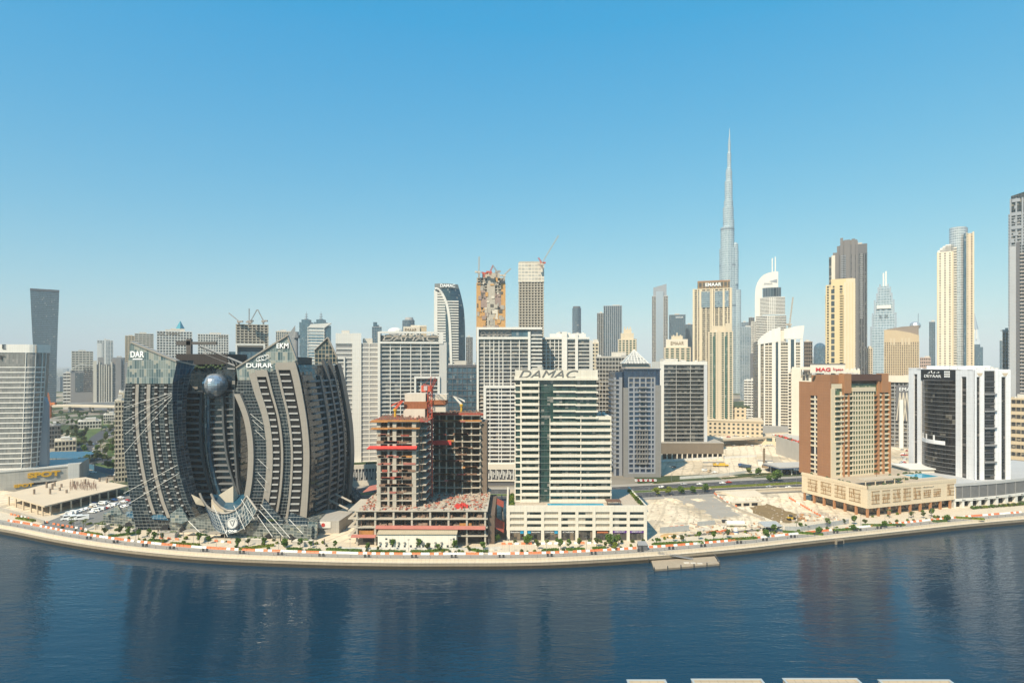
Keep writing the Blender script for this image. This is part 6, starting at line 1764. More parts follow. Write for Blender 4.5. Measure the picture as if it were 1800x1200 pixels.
MB().box(X(1457),-1.5,0,X(1461),2,Z(503)).build("pier",YEL,t); MB().box(X(1467),-1.6,0,X(1476),2,H-1).build("pier",YEL,t); MB().box(X(1483.5),-1.6,0,X(1503.4),3,H+3).build("pier",YCR,t)
for p in (1488,1493,1498): MB().box(X(p),-1.9,0,X(p)+1.0,-1.4,H+2).build("rib",YEL,t)
MB().box(X(1461),-1.0,20,X(1467),1,Z(508)).build("window_strip",gridmat("yellow_strip",(.55,.45,.28),(.02,.03,.035),(.05,.06,.07),30,9,.1,2.0,.05),t)
MB().box(X(1461),0,H-.5,X(1500),20,Z(490)).build("crown",YEL,t); MB().box(X(1487),-1.7,H+3,X(1503.4),20,Z(491)).build("crown",YCR,t)
for k in range(48):
    z=16+k*3.65
    if z>Z(512): break
    MB().box(X(1476),-2.2,z,X(1483),1,z+1.6).build("balcony",YEL,t); MB().box(X(1450.5),2,z,X(1453),18,z+1.6).build("balcony",YEL,t)
# tiered pale blue tower
def tiered():
    D=1480.0; t=thing("tiered_tower","pale blue glass tower with symmetrical setbacks and twin antenna masts","tower",(PX(1552.5,D),D,0)); face(t)
    X=lambda px:lx(t,px); Z=lambda py:lz(t,py)
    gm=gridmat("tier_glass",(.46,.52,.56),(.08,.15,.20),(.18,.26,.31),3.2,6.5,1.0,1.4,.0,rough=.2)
    for a,b,yt,dy in ((1531,1572,577,0),(1534,1574.5,553,6),(1537.5,1571,530,8),(1541.5,1567.5,518,10),(1544,1565,507,12),(1547,1561,502,14)):
        MB().box(X(a),dy,0,X(b),40-dy*.6,Z(yt)).build("tier",gm,t)
        for p in (a,b): MB().box(X(p)-1.8,dy-1.4,0,X(p)+1.8,dy+10,Z(yt)+5).build("corner_fin",STEEL,t)
    for a,b,y0 in ((1545,1550,527),(1555,1561,524)): MB().box(X(a),6,Z(560),X(b),10,Z(y0)).build("bay",gm,t)
    MB().box(X(1541),4,Z(542),X(1566),8,Z(536)).build("crown_band",WHT,t)
    for p,yt in ((1553,478),(1557.5,475)): MB().box(X(p)-1.6,20,Z(505),X(p)+1.6,23,Z(yt)).build("mast",WHT,t)
tiered()
def arch_block():
    t=tower("sand_block","wide sandstone tower with close square windows and a slanted roofline","tower",1554,1615,600,1000,36,BGE2,G_C,44,16,.42,.45,.9,sides='f')
    X=lambda px:lx(t,px); Z=lambda py:lz(t,py)
    MB().slab([(X(1554),-.6,Z(601)),(X(1615.5),-.6,Z(601)),(X(1615.5),-.6,Z(590)),(X(1600),-.6,Z(585)),(X(1575),-.6,Z(580)),(X(1554),-.6,Z(579))],(0,-1,0),20).build("crown",BGE2,t)
    MB().slab([(X(1556),3,Z(582)),(X(1615),3,Z(590)),(X(1615),3,Z(572.5)),(X(1585),3,Z(574)),(X(1558),3,Z(578))],(0,-1,0),24).build("slanted_roof",paint("bronze_roof",(.24,.20,.17),.5,.1,.1,.05),t)
    MB().tube((X(1614),10,Z(574)),(X(1614.5),10,Z(551)),.5,4).ball((X(1609),14,Z(572)),8,8,7,10,6).build("mast",STEEL,t)
    for p in (1566,1572,1586,1592,1598): MB().box(X(p)-1.2,-1.4,Z(606),X(p)+1.2,.2,Z(594)).build("pier",BGE,t)
arch_block()
t=tower("arched_tower","small beige tower with an arched gable between the dark tower and the sandstone one","tower",1523,1534,612,1050,20,BGE,G_C,30,3,.4,.4,.6)
MB().cyl(0,6,tw(t)[1]/2,tw(t)[0]-1,tw(t)[0]+4,12,2).build("gable",BGE,t)
tower("flat_tower","thin flat blue glass tower left of the tall white tower","tower",1633,1644,565,1250,30,GRY2,G_B,50,3,.08,.1,.3)
t=tower("pink_block","small pinkish block in the gap left of the white striped tower","block",1617,1636,628,1150,24,paint("pink_stone",(.45,.33,.28),.7,.1,.1,.05),G_C,16,6,.4,.4,.5)
def tall_white():
    D=900.0; t=thing("tall_white_tower","tall cream and silver tower with a rounded glass shaft and stepped top","tower",(PX(1680,D),D,0)); face(t)
    X=lambda px:lx(t,px); Z=lambda py:lz(t,py)
    gm=gridmat("cream_slots",(.70,.62,.50),(.08,.07,.06),(.22,.19,.16),6.0,3.7,3.8,1.6,.2,(.4,.35,.28),frough=.7)
    MB().box(X(1647),0,0,X(1680),30,Z(441)).build("cream_wall",gm,t)
    for a,b in ((1647,1649.5),(1673,1676)): MB().box(X(a),-1.0,0,X(b),2,Z(441)).build("pier",YCR,t)
    for k in range(int(Z(441)/4)):
        z=8+k*4; MB().box(X(1676),-1.8,z,X(1682),2,z+2).build("balcony",WHT2,t)
    for i,(a,y) in enumerate(((1648,437),(1652,433),(1657,430),(1662,428))): MB().box(X(a),2,Z(442),X(1672),24,Z(y)).build("roof_step",WHT,t)
    MB().cyl(X(1683.5),14,(X(1699)-X(1668))/2,0,Z(398),26).build("glass_shaft",gridmat("silver_shaft",(.62,.63,.63),(.36,.39,.41),(.52,.54,.55),2.4,3.7,.3,.6,.0,rough=.2,metal=.5),t)
    MB().cyl(X(1688),16,(X(1703)-X(1676))/2,Z(410),Z(399),20).build("crown_ring",GRY2,t)
    MB().box(X(1694),-1,0,X(1699),10,Z(412)).build("blue_strip",G_B,t)
    MB().box(X(1698),2,0,X(1712),30,Z(412)).build("east_wall",gridmat("east_slots",(.60,.50,.38),(.04,.035,.03),(.12,.10,.085),7.5,3.7,3.2,1.5,.1),t)
    MB().box(X(1698),1,0,X(1700.5),4,Z(411)).box(X(1709.5),1,0,X(1712.6),4,Z(410)).build("pier",YCR,t)
tall_white()
t=thing("spire_tower","bluish glass tower tapering to a pointed spire behind the tall white tower","tower",(PX(1715,1700),1700,0)); face(t)
X=lambda px:lx(t,px); Z=lambda py:lz(t,py)
MB().box(X(1705),0,0,X(1723),30,Z(605)).build("shaft",G_B,t); MB().prism([(X(1706),2),(X(1723),2),(X(1723),28),(X(1706),28)],Z(605),Z(575),[(X(1709),10),(X(1717),10),(X(1717),20),(X(1709),20)]).build("crown",STEEL,t); MB().cyl(X(1713),15,9,Z(578),Z(550),8,.4).build("spire",STEEL,t); MB().box(X(1715),-4,0,X(1728),20,Z(610)).build("lower_wing",G_B,t)
for i in range(3): MB().tube((X(1706+i*5),0,Z(600-i*2)),(X(1709+i*4),4,Z(578)),1,4).build("rib",WHT,t)
t=tower("edge_tower","very tall grey and dark glass tower cut by the right edge of the photo","tower",1774,1850,372,600,40,GRY2,gridmat("edge_glass",(.30,.29,.28),(.02,.022,.025),(.10,.095,.09),2.2,3.4,.5,.9,.2,(.35,.3,.26)),78,7,.28,.12,1.0,sides='fl')
H,w,d=tw(t); X=lambda px:lx(t,px); Z=lambda py:lz(t,py)
MB().box(X(1774.5),-1.2,0,X(1786),2,Z(430)).build("flat_wall",paint("edge_grey",(.36,.37,.39),.5,.06,.1,.05),t)
MB().box(X(1786),-1.4,0,X(1793),2,Z(424)).build("dark_wall",SLATE,t)
MB().prism([(X(1777),0),(X(1850),0),(X(1850),30),(X(1777),30)],H-.5,[Z(340),Z(326),Z(326),Z(338)]).build("slanted_crown",G_C,t)
for k in range(7): MB().box(X(1776+(k*5)%9),-1.6,Z(424-k*12),X(1783+(k*7)%16),.2,Z(418-k*12)).build("wall_patch",GRY2,t)
for a in (1775,1785,1796): MB().box(X(a),-1.3,Z(430),X(a+3),.4,Z(345)).build("pier",GRY2,t)
for k in range(54):
    z=10+k*3.6; MB().box(X(1793),-2.6,z,X(1850),0,z+1.3).build("balcony",paint("balcony_taupe",(.34,.30,.28),.7,.1,.1,.05),t)
t=tower("shoulder_tower","lower pale grey tower with dark window strip left of the right edge tower","tower",1762,1777,581,640,30,MC["edge_grey"],G_C,26,3,.1,.3,.6)
tower("flat_tower","faint narrow blue tower just left of the right edge towers","tower",1757,1763,598,1500,30,GRY2,G_B,30,2,.1,.1,.3)
t=tower("letter_block","dark lattice fronted building with white letters between hotel and striped tower","building",1565,1640,663,640,30,GRY,G_C,18,10,.25,.2,.5)
X=lambda px:lx(t,px); Z=lambda py:lz(t,py)
MB().box(X(1560),-2,Z(672),X(1640),4,Z(660)).build("top_frame",WHT2,t); text("sign_letters","EMAAR",SIGN_W,t,(X(1581),-2.2,Z(687)),X(1614)-X(1581),Z(681)-Z(687))
MB().box(X(1575),-1.4,Z(740),X(1600),.3,Z(677)).build("dark_screen",SLATE,t)
for i in range(3): MB().tube((X(1576+i*6),-1.6,Z(740)),(X(1582+i*6),-1.6,Z(690)),.5,4).tube((X(1588+i*6),-1.6,Z(740)),(X(1582+i*6),-1.6,Z(690)),.5,4).build("lattice",WHT2,t)
MB().box(X(1581),-5,0,X(1588),0,Z(703)).build("white_pylon",WHT,t)
# gap fillers right of the striped tower
tower("mid_block","banded beige car park block right of the white striped tower","car park",1777,1830,700,560,30,BGE2,G_C,8,6,.45,.1,.5)
# centre-right background glass towers between cream tower and sail tower
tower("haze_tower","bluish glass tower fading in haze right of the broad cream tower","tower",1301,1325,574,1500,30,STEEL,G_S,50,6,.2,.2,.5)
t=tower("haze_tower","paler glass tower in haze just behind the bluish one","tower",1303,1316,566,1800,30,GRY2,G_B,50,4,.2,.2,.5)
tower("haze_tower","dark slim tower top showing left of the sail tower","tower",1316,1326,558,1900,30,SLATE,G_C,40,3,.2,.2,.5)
tower("white_block","low white banded block at the foot of the sail tower","block",1308,1334,668,1000,26,WHT,G_C,14,4,.45,.1,.5)
tower("frame_block","small unfinished brown frame right of the white curved crown tower","building",1413,1428,600,950,20,paint("brown_frame",(.24,.19,.15),.8,.2,.2,.1),BLACK,22,4,.2,.2,.5)
t=thing("dome_tower","distant dark glass tower with a rounded top left of the yellow tower","tower",(PX(1446,1600),1600,0))
MB().cyl(0,14,15,0,lz(t,612),18).ball((0,14,lz(t,612)),15,15,lz(t,602)-lz(t,612),18,8).build("shaft",G_B,t)
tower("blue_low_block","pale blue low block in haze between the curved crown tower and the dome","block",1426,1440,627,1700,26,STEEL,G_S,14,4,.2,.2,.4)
# ---------- far left skyline
def twisted():
    D=1300.0; t=thing("twisted_tower","tall blue grey glass tower with gently pinched sides at the left","tower",(PX(79,D),D,0)); face(t)
    X=lambda px:lx(t,px); Z=lambda py:lz(t,py)
    lc=curve([(53,508),(54.5,540),(57,590),(60,640),(64,700)],D); rc=curve([(104.5,512),(103.5,540),(101.5,590),(100,640),(99,700)],D)
    o=t.location.x; zt=Z(511)
    cz=math.cos(t.rotation_euler.z)
    lc0,rc0=lc,rc; lc=lambda z:(lc0(z)-o)*cz+o; rc=lambda z:(rc0(z)-o)*cz+o
    S_=lambda u,z,oo:(lerp(lc(z),rc(z),u)-o,-oo+2*u,z)
    MB().sheet(S_,0,1,0,zt,8,26,0,46).build("glazing",gridmat("twist_glass",(.18,.22,.25),(.03,.055,.075),(.07,.11,.135),2.2,4.0,.3,1.1,.05),t)
    b=MB()
    for j in range(26):
        z0,z1=zt*j/26,zt*(j+1)/26
        b.face([(rc(z0)-o,2,z0),(rc(z0)-o,40,z0),(rc(z1)-o,40,z1),(rc(z1)-o,2,z1)]); b.face([(lc(z0)-o,40,z0),(lc(z0)-o,0,z0),(lc(z1)-o,0,z1),(lc(z1)-o,40,z1)]); b.face([(rc(z0)-o,40,z0),(lc(z0)-o,40,z0),(lc(z1)-o,40,z1),(rc(z1)-o,40,z1)])
    b.face([(lc(zt)-o,0,zt),(rc(zt)-o,2,zt),(rc(zt)-o,40,zt),(lc(zt)-o,40,zt)]); b.build("rear_wall",G_B,t)
    MB().fbox(S_,0,1,zt-1,zt+3.5,-.5,.5,4,1).build("parapet",SLATE,t)
    MB().tube((X(86),3,0),(X(86),3,Z(555)),.7,4).build("service_mast",WHT,t)
twisted()
tower("left_block","pale striped block behind the dark ribbed cluster at left","block",126,164,617,1600,26,WHT2,G_C,20,6,.45,.2,.5)
t=tower("twin_white_tower","distant white paired towers joined by a glass strip","tower",171,199,598,1800,30,WHT,G_S,40,6,.3,.2,.8)
MB().box(lx(t,171),-1,0,lx(t,179),4,lz(t,603)).build("left_shaft",WHT,t); MB().box(lx(t,183),-1,0,lx(t,187),4,lz(t,595)).build("spine",WHT,t)
tower("left_block","dark low block between the white twin towers and the tan striped tower","block",198,222,628,1650,26,GRY2,G_B,20,6,.2,.1,.4)
D=1200.0
t=thing("gabled_block","grey apartment block with an open gabled roof frame at left","building",(PX(145,D),D,0)); face(t)
X=lambda px:lx(t,px); Z=lambda py:lz(t,py)
TAU=paint("taupe_render",(.27,.255,.25),.7,.1,.1,.07)
MB().box(X(124),0,0,X(164),30,Z(652)).build("wall",TAU,t)
MB().box(X(132),-.6,Z(688),X(146),.2,Z(655)).build("glass_bay",gridmat("gable_glass",(.18,.2,.21),(.03,.05,.06),(.07,.1,.12),2.2,3.5,.3,.5,.1),t)
for k in range(13): MB().box(X(147),-.5,Z(688)+k*3.9,X(162),.2,Z(688)+k*3.9+1.5).build("window_band",G_C,t)
MB().slab([(X(122),-2,Z(650)),(X(141),-2,Z(639)),(X(141),28,Z(639)),(X(122),28,Z(650))],(-.4,0,1),1.2).slab([(X(141),-2,Z(639)),(X(164),-2,Z(642)),(X(164),28,Z(642)),(X(141),28,Z(639))],(0,0,1),1.2).build("roof",WHT,t)
t=tower("banded_block","white and dark banded stair block left of the gabled one","building",111,124,655,1205,26,WHT,G_C,11,2,.5,.1,.5)
t=thing("ribbed_block","grey apartment block with tall pale ribs and stepped roofs behind the left tower","building",(PX(193,D),D,0)); face(t)
X=lambda px:lx(t,px); Z=lambda py:lz(t,py)
MB().box(X(164),0,0,X(226),34,Z(640)).build("wall",gridmat("rib_windows",(.24,.235,.23),(.03,.035,.04),(.09,.095,.10),3.2,3.4,1.2,1.4,.15),t)
for a,b,yt in ((164,170,634),(174,176,636),(178,180,640),(182,184,642),(186,188,640),(190,192,643),(195,197.5,636),(203,213,630),(219,226,636)): MB().box(X(a),-2.2,0,X(b),6,Z(yt)).build("rib",WHT2 if b<202 else TAU,t)
MB().box(X(172),4,Z(640),X(182),20,Z(628)).build("roof_block",TAU,t); MB().box(X(196),4,Z(640),X(216),24,Z(629)).build("roof_block",TAU,t)
MB().box(X(120),-14,0,X(232),-2,Z(706)).build("podium",GRY,t)
tower("tan_tower","tan and brown striped tower with blank side wall behind the left curved tower","tower",220,242,590,1350,30,BGE2,G_C,34,4,.5,.3,.5)
MB_=None
tower("tan_tower","pale banded tower adjoining the tan striped one","tower",237,270,586,1360,30,WHT2,G_C,34,5,.45,.1,.6)
t=tower("teal_roof_tower","white gridded tower with a teal pyramid roof and rooftop sign","tower",276,338,582,1300,30,WHT,G_A,28,12,.3,.25,.8)
X=lambda px:lx(t,px); Z=lambda py:lz(t,py)
MB().box(X(300),8,Z(583),X(325),26,Z(577)).build("penthouse",WHT2,t); MB().cyl(X(317),16,9,Z(577),Z(563),4,.5).build("pyramid_roof",plain("teal_roof",(.05,.25,.33),.4),t)
text("sign_letters","OLYMPIC",SIGN_B,t,(X(279),-1.2,Z(590)),X(318)-X(279),Z(584.5)-Z(590))
t=tower("white_grid_tower","white gridded block with small rooftop sign right of the teal roofed tower","tower",348,402,587,1320,30,WHT,G_A,28,12,.28,.28,.8)
text("sign_letters","VEZUL",SIGN_B,t,(lx(t,382),-1.2,lz(t,592)),lx(t,400)-lx(t,382),3)
t=thing("frame_roof_block","low dark block with a white open roof frame behind the curved towers","building",(PX(440,560),560,0)); face(t)
X=lambda px:lx(t,px); Z=lambda py:lz(t,py)
MB().box(X(402),1,0,X(466),26,Z(618)).build("wall",G_B,t)
MB().box(X(414),-1,Z(607),X(466),24,Z(604)).build("roof_frame",WHT,t); MB().box(X(414),-1,Z(640),X(417),24,Z(607)).build("frame_leg",WHT,t); MB().box(X(463),-1,Z(640),X(466),24,Z(607)).build("frame_leg",WHT,t)
MB().box(X(418),4,Z(618),X(462),20,Z(609)).build("roof_plant",SLATE,t)
t=tower("fin_tower","pale ribbed tower with a sharp triangular fin behind the curved tower's crown","tower",485,514,582,1050,30,WHT2,G_S,30,9,.1,.3,1.2)
X=lambda px:lx(t,px); Z=lambda py:lz(t,py)
MB().slab([(X(508),-2,Z(620)),(X(520),-2,Z(620)),(X(519),-2,Z(571)),(X(508),-2,Z(586))],(0,-1,0),20).build("fin",GRY,t)
for lb,a,b,yt in (("blue glass tower with stacked disc antenna, left of a matching pair",526,545,566),("blue glass tower with stacked disc antenna, right of a matching pair",552,571,566)):
    t=thing("antenna_tower",lb,"tower",(PX((a+b)/2,1300),1300,0)); h=lz(t,yt); w=lx(t,b)-lx(t,a)
    MB().box(-w/2,0,0,w/2,24,h).build("shaft",G_B,t); MB().box(-w*.34,3,h,w*.34,20,h+6).build("crown",G_B,t)
    for k in range(3): MB().cyl(0,11,4.2-k*.8,h+7+k*5,h+8.4+k*5,12).build("antenna_disc",GRY2,t)
    MB().cyl(0,11,.9,h+5,h+24,8,.3).build("antenna_mast",GRY2,t)
t=tower("slanted_tower","white and blue tower with a slanted open roof frame left of the white slabs","tower",541,570,575,1000,30,WHT,gridmat("sky_band_glass",(.6,.6,.58),(.06,.17,.25),(.13,.26,.34),8,4.2,.3,1.5,.0),30,1,.3,.06,.8)
X=lambda px:lx(t,px); Z=lambda py:lz(t,py)
MB().box(X(570),1,0,X(582),30,Z(572)).build("side_shaft",G_B,t); MB().slab([(X(541),-1,Z(576)),(X(570),-1,Z(576)),(X(583),-1,Z(567)),(X(546),-1,Z(570))],(0,-1,0),26).build("slanted_crown",WHT,t)
t=tower("blue_step_tower","small bright blue stepped tower above the white slab's roof","tower",654,671,574,1200,26,GRY2,G_B,30,4,.1,.1,.4)
MB().box(lx(t,656),3,tw(t)[0],lx(t,663),16,lz(t,566)).build("crown",G_B,t)
t=thing("cylinder_tower","grey cylindrical tower top behind the beige signed block","tower",(PX(716,1250),1250,0))
MB().cyl(0,14,13,0,lz(t,562),20).build("shaft",gridmat("round_glass",(.3,.3,.3),(.05,.06,.07),(.1,.1,.1),3,5,.5,1.4),t); MB().cyl(1.5,14,10,lz(t,562),lz(t,557),18,8).build("cap",GRY,t)
t=thing("shell_roof","low white shell shaped roof above the white slab","roof",(PX(692,1000),1000,0))
MB().cyl(0,14,11,0,lz(t,582),14).build("drum",GRY,t); MB().ball((0,14,lz(t,582)),13,12,7,14,8).build("shell",WHT,t)
tower("distant_block","dark slim block in haze right of the bow fronted tower","tower",819,831,592,1300,26,GRY,G_C,36,4,.2,.2,.4)
# ---------- tan apartment block tucked at the left curved tower's side
t=tower("tan_block","narrow tan apartment block with stacked balconies left of the left curved tower","building",202,219,704,455,18,BGE,G_C,17,3,.35,.3,.5,sides='fr')
t=tower("tan_block","taller tan stair core behind the narrow tan apartment block","building",209,226,690,475,14,BGE,G_C,18,2,.5,.5,.3)
# ================================================================== VEGETATION
def leafmat(name, c1, c2):
    m, nt, b = _nt(name); tc=N(nt,"TexCoord"); n=N(nt,"TexNoise"); n.inputs["Scale"].default_value=1.1; n.inputs["Detail"].default_value=3
    nt.links.new(tc.outputs["Object"],n.inputs["Vector"])
    r=N(nt,"ValToRGB"); r.color_ramp.elements[0].position=.35; r.color_ramp.elements[0].color=(*c1,1); r.color_ramp.elements[1].position=.65; r.color_ramp.elements[1].color=(*c2,1)
    nt.links.new(n.outputs[0],r.inputs[0]); nt.links.new(r.outputs[0],b.inputs["Base Color"]); b.inputs["Roughness"].default_value=.7; b.inputs["Specular IOR Level"].default_value=.2
    return m
LF1=leafmat("leaf_green",(.05,.10,.015),(.12,.19,.035)); LF2=leafmat("leaf_olive",(.05,.07,.02),(.11,.125,.04)); LF3=leafmat("leaf_yellow_green",(.11,.15,.018),(.21,.235,.035)); BARK=paint("bark",(.12,.085,.055),.9,.3,2,0)
def leaves(mb, c, rx, ry, rz, n, s, rr, hollow=.5):
    c=Vector(c)
    for _ in range(n):
        while True:
            p=Vector((rr.uniform(-1,1),rr.uniform(-1,1),rr.uniform(-1,1)))
            if hollow<p.length<1: break
        q=c+Vector((p.x*rx,p.y*ry,p.z*rz))
        a=Vector((rr.gauss(0,1),rr.gauss(0,1),rr.gauss(0,1))).normalized(); b_=a.cross(Vector((rr.gauss(0,1),rr.gauss(0,1),rr.gauss(0,1)))).normalized(); k=s*rr.uniform(.6,1.3)
        mb.face([q-a*k-b_*k*.6,q+a*k-b_*k*.6,q+a*k+b_*k*.6,q-a*k+b_*k*.6])
def tree_proto(h, r, mat, seed, cat="tree", trunk=.35, clumps=9, leaf=.38, n=55):
    rr=random.Random(seed)
    t=thing("tree","x",cat)
    m=MB(); m.tube((0,0,0),(rr.uniform(-.2,.2),0,h*trunk),h*.028,6,h*.018); top=Vector((0,0,h*trunk))
    cr=MB()
    for i in range(clumps):
        a=rr.uniform(0,6.28); d=rr.uniform(.15,.72)*r; z=h*trunk+rr.uniform(.12,.86)*(h*(1-trunk)); f=1-.45*abs((z-h*.62)/(h*.4))
        c=(d*f*math.cos(a),d*f*math.sin(a),z); m.tube(top-Vector((0,0,.3)),c,h*.011,4,h*.004)
        leaves(cr,c,r*.42,r*.42,h*.15,n,leaf,rr,.3)
    m.build("trunk",BARK,t); cr.build("crown",mat,t)
    return t
def palm_proto(h, seed):
    rr=random.Random(seed); t=thing("palm_tree","x","palm tree")
    MB().tube((0,0,0),(.15,.1,h*.82),.22,7,.15).build("trunk",BARK,t); m=MB(); c=Vector((.15,.1,h*.82))
    for i in range(16):
        a=i*2.4; L=h*.32; e=rr.uniform(.1,.9); pr=None
        for k in range(6):
            s=k/5; p=c+Vector((math.cos(a)*L*s*math.cos(e*.5),math.sin(a)*L*s*math.cos(e*.5),L*(e*s-.95*s*s)))
            wv=Vector((-math.sin(a),math.cos(a),-.35))*(.34*(1-s)+.08); wu=Vector((-math.sin(a),math.cos(a),.35))*(.34*(1-s)+.08)
            if pr: m.face([pr[0],p,p+wu,pr[1]]); m.face([pr[0],pr[2],p-wv,p])
            pr=(p,p+wu,p-wv)
    m.build("crown",LF2,t); return t
def shrub_proto(seed, mat, h=1.5):
    rr=random.Random(seed); t=thing("shrub","x","shrub"); m=MB()
    for i in range(5): leaves(m,(rr.uniform(-.5,.5),rr.uniform(-.5,.5),h*.5+rr.uniform(-.2,.3)*h),.7,.7,h*.42,60,.17,rr,.3)
    m.build("foliage",mat,t); s=MB(); 
    for i in range(4): s.tube((rr.uniform(-.15,.15),0,0),(rr.uniform(-.5,.5),rr.uniform(-.4,.4),h*.7),.03,4)
    s.build("stem",BARK,t); return t
class Pool:
    def __init__(s, protos): s.p=protos; s.used=[False]*len(protos); s.r=random.Random(11)
    def put(s, x, y, label, group, scale=1.0, z=0, k=None):
        k=s.r.randrange(len(s.p)) if k is None else k; o=s.p[k]; rz=s.r.uniform(0,6.28); sc=scale*s.r.uniform(.88,1.12)
        if not s.used[k]:
            s.used[k]=True; o.location=(x,y,z); o.rotation_euler=(0,0,rz); o.scale=(sc,)*3
        else: o=dup(o,(x,y,z),rz,None,sc)
        o["label"]=label; 
        if group: o["group"]=group
        elif "group" in o: del o["group"]
        return o
    def done(s):
        for k,o in enumerate(s.p):
            if not s.used[k]:
                for c in list(o.children): bpy.data.objects.remove(c)
                bpy.data.objects.remove(o)
BIG=Pool([tree_proto(8,3.6,LF2,1,n=70),tree_proto(7.2,3.3,LF1,2,n=70),tree_proto(9,3.6,LF2,3,n=70,clumps=11)])
RND=Pool([tree_proto(6,3.0,LF1,21,trunk=.22,clumps=16,n=75,leaf=.3),tree_proto(5.6,2.6,LF3,22,trunk=.25,clumps=12,n=70,leaf=.3)])
PALM=Pool([palm_proto(8,5),palm_proto(7,6)])
SMALL=Pool([tree_proto(4.2,1.5,LF1,7,trunk=.42,clumps=8,n=50,leaf=.22),tree_proto(3.6,1.3,LF2,8,trunk=.45,clumps=7,n=50,leaf=.22)])
SHR=Pool([shrub_proto(31,LF1),shrub_proto(32,LF3),shrub_proto(33,LF2)])
rr=random.Random(42)
# park on the left
GP="trees in the park between the left towers"
for i in range(260):
    px=rr.uniform(88,216); py=rr.choice((rr.uniform(722,760),rr.uniform(755,800),rr.uniform(760,832)))
    if 148<px<176 and 748<py<800 and rr.random()<.8: continue
    if 90<px<135 and 770<py<806: continue
    if px<140 and py>800: continue
    x,y=G(px,py)
    if y>1080: continue
    if rr.random()<.28: PALM.put(x,y,"palm tree in the park beyond the left curved tower",GP+" (palms)",1.1)
    else: BIG.put(x,y,"dusty green tree in the park beyond the left curved tower",GP,1.0)
for px,py in ((1155,871),(1175,869.5),(1197,868),(1218,866.5),(1240,864.5)): RND.put(*G(px,py),"round street tree on the near verge of the main road","street trees on the near verge",.95)
RND.put(*G(1366,846),"large round tree on the far verge of the main road beside the fuel station",None,1.5,k=0)
for px,py in ((1317,834),(1333,834.5),(1352,846)): RND.put(*G(px,py),"round tree on the far verge of the main road","trees on the far verge",.95)
RND.put(*G(1074,961),"largest round tree on the promenade, before the cream tower's purple shopfronts",None,1.25,k=0)
RND.put(*G(1080,967),"bright round bush tree beside the largest promenade tree",None,.7,k=1)
RND.put(*G(928,956),"round tree in front of the cream tower's leftmost shops",None,.85,k=0)
RND.put(*G(873,953),"tall narrow green tree in the lane beside the cream podium",None,.75,k=0)
for px,py in ((1555,927),(1440,938),(1500,933)): RND.put(*G(px,py),"small bushy promenade tree before the brown hotel and sand pit","bushy promenade trees at right",.7)
RND.put(*G(1665,917),"bushy tree on the promenade below the hotel's right end",None,.8,k=0)
RND.put(*G(500,962),"bushy tree on the promenade before the right curved tower",None,.8,k=0)
RND.put(*G(1347,944),"dark bushy tree by the pale canopy shed on the building site",None,.8,k=0)
for px in (130,160,178,205,222,248,262,335,352,418,430,460,527,545,590,650,668,690,738,755,773,800,825,850,945,985,1000,1020,1050,1063,1090,1160,1195,1210,1245,1270,1300,1400,1420,1465,1530,1572,1590,1610,1740,1765,1790):
    x=PX(px,292); off=rr.uniform(11.5,17); SMALL.put(x,qy(x,off),"slim young tree in the planting strip of the promenade","young trees along the promenade",rr.uniform(.85,1.35),.1)
for i in range(150):
    px=rr.uniform(0,1800); x=PX(px,295)
    off=rr.choice((rr.uniform(10.5,13),rr.uniform(18,25))); y=qy(x,off)
    if off>17 and (600<px<680 or 885<px<1140): continue
    SHR.put(x,y,"low shrub in the planting strip of the promenade","low shrubs along the promenade",rr.uniform(.5,1.0),.1)
for px in range(905,1135,19):
    x=PX(px,299); SHR.put(x,301.5,"potted shrub before the shops of the cream podium","potted shrubs at the cream podium",rr.uniform(.8,1.2),.1)
# planting on the cream tower's podium edge
for i in range(11):
    SHR.put(PX(1137,308)-1.8,307+i*3.6,"shrub in the right roof edge planter of the cream podium","roof edge shrubs, right",1.25,16.2)
for i in range(9):
    SHR.put(PX(892,306)+2.2,308+i*3.2,"shrub in the left roof edge planter of the cream podium","roof edge shrubs, left",1.3,16.2)
for i in range(24):
    s=i/23; SHR.put(lerp(PX(1690,380),PX(1800,392),s),lerp(371,384,s),"shrub in front of the curved car park's columns","shrubs at the curved car park",rr.uniform(.8,1.3),.1)
for p in (PALM,): 
    x,y=G(1537,905); p.put(PX(1541,376),376,"palm tree on the brown hotel's pool deck",None,1.0,17.5)
for px in (18,34,52,70,88,104,122,140,1320,1345,1405,1455,1520,1600,1690,1745):
    x=PX(px,293); PALM.put(x,qy(x,rr.uniform(13,22)),"young palm tree on the promenade's planting strip","young palms on the promenade",rr.uniform(.5,.7),.1)
# hedges
hr=random.Random(9)
def hedge(a,b,wd,label,mat=LF1,h=1.0):
    L=math.hypot(b[0]-a[0],b[1]-a[1]); t=thing("hedge",label,"hedge",((a[0]+b[0])/2,(a[1]+b[1])/2,.1),math.atan2(b[1]-a[1],b[0]-a[0]))
    m=MB(); n=int(L*wd*34)
    m.box(-L/2+.1,-wd/2+.1,0,L/2-.1,wd/2-.1,h*.72)
    for i in range(n):
        q=Vector((hr.uniform(-L/2,L/2),hr.uniform(-wd/2,wd/2),hr.choice((h*hr.uniform(.7,1.05),hr.uniform(.1,1)*h)))); k=hr.uniform(.1,.24)
        u=Vector((hr.gauss(0,1),hr.gauss(0,1),hr.gauss(0,1))).normalized(); v=u.cross(Vector((hr.gauss(0,1),hr.gauss(0,1),hr.gauss(0,1)))).normalized(); m.face([q-u*k-v*k,q+u*k-v*k,q+u*k+v*k,q-u*k+v*k])
    m.build("foliage",mat,t); MB().box(-L/2-.15,-wd/2-.15,-.05,L/2+.15,wd/2+.15,.22).build("planter_edge",MC["pale_coping"],t)
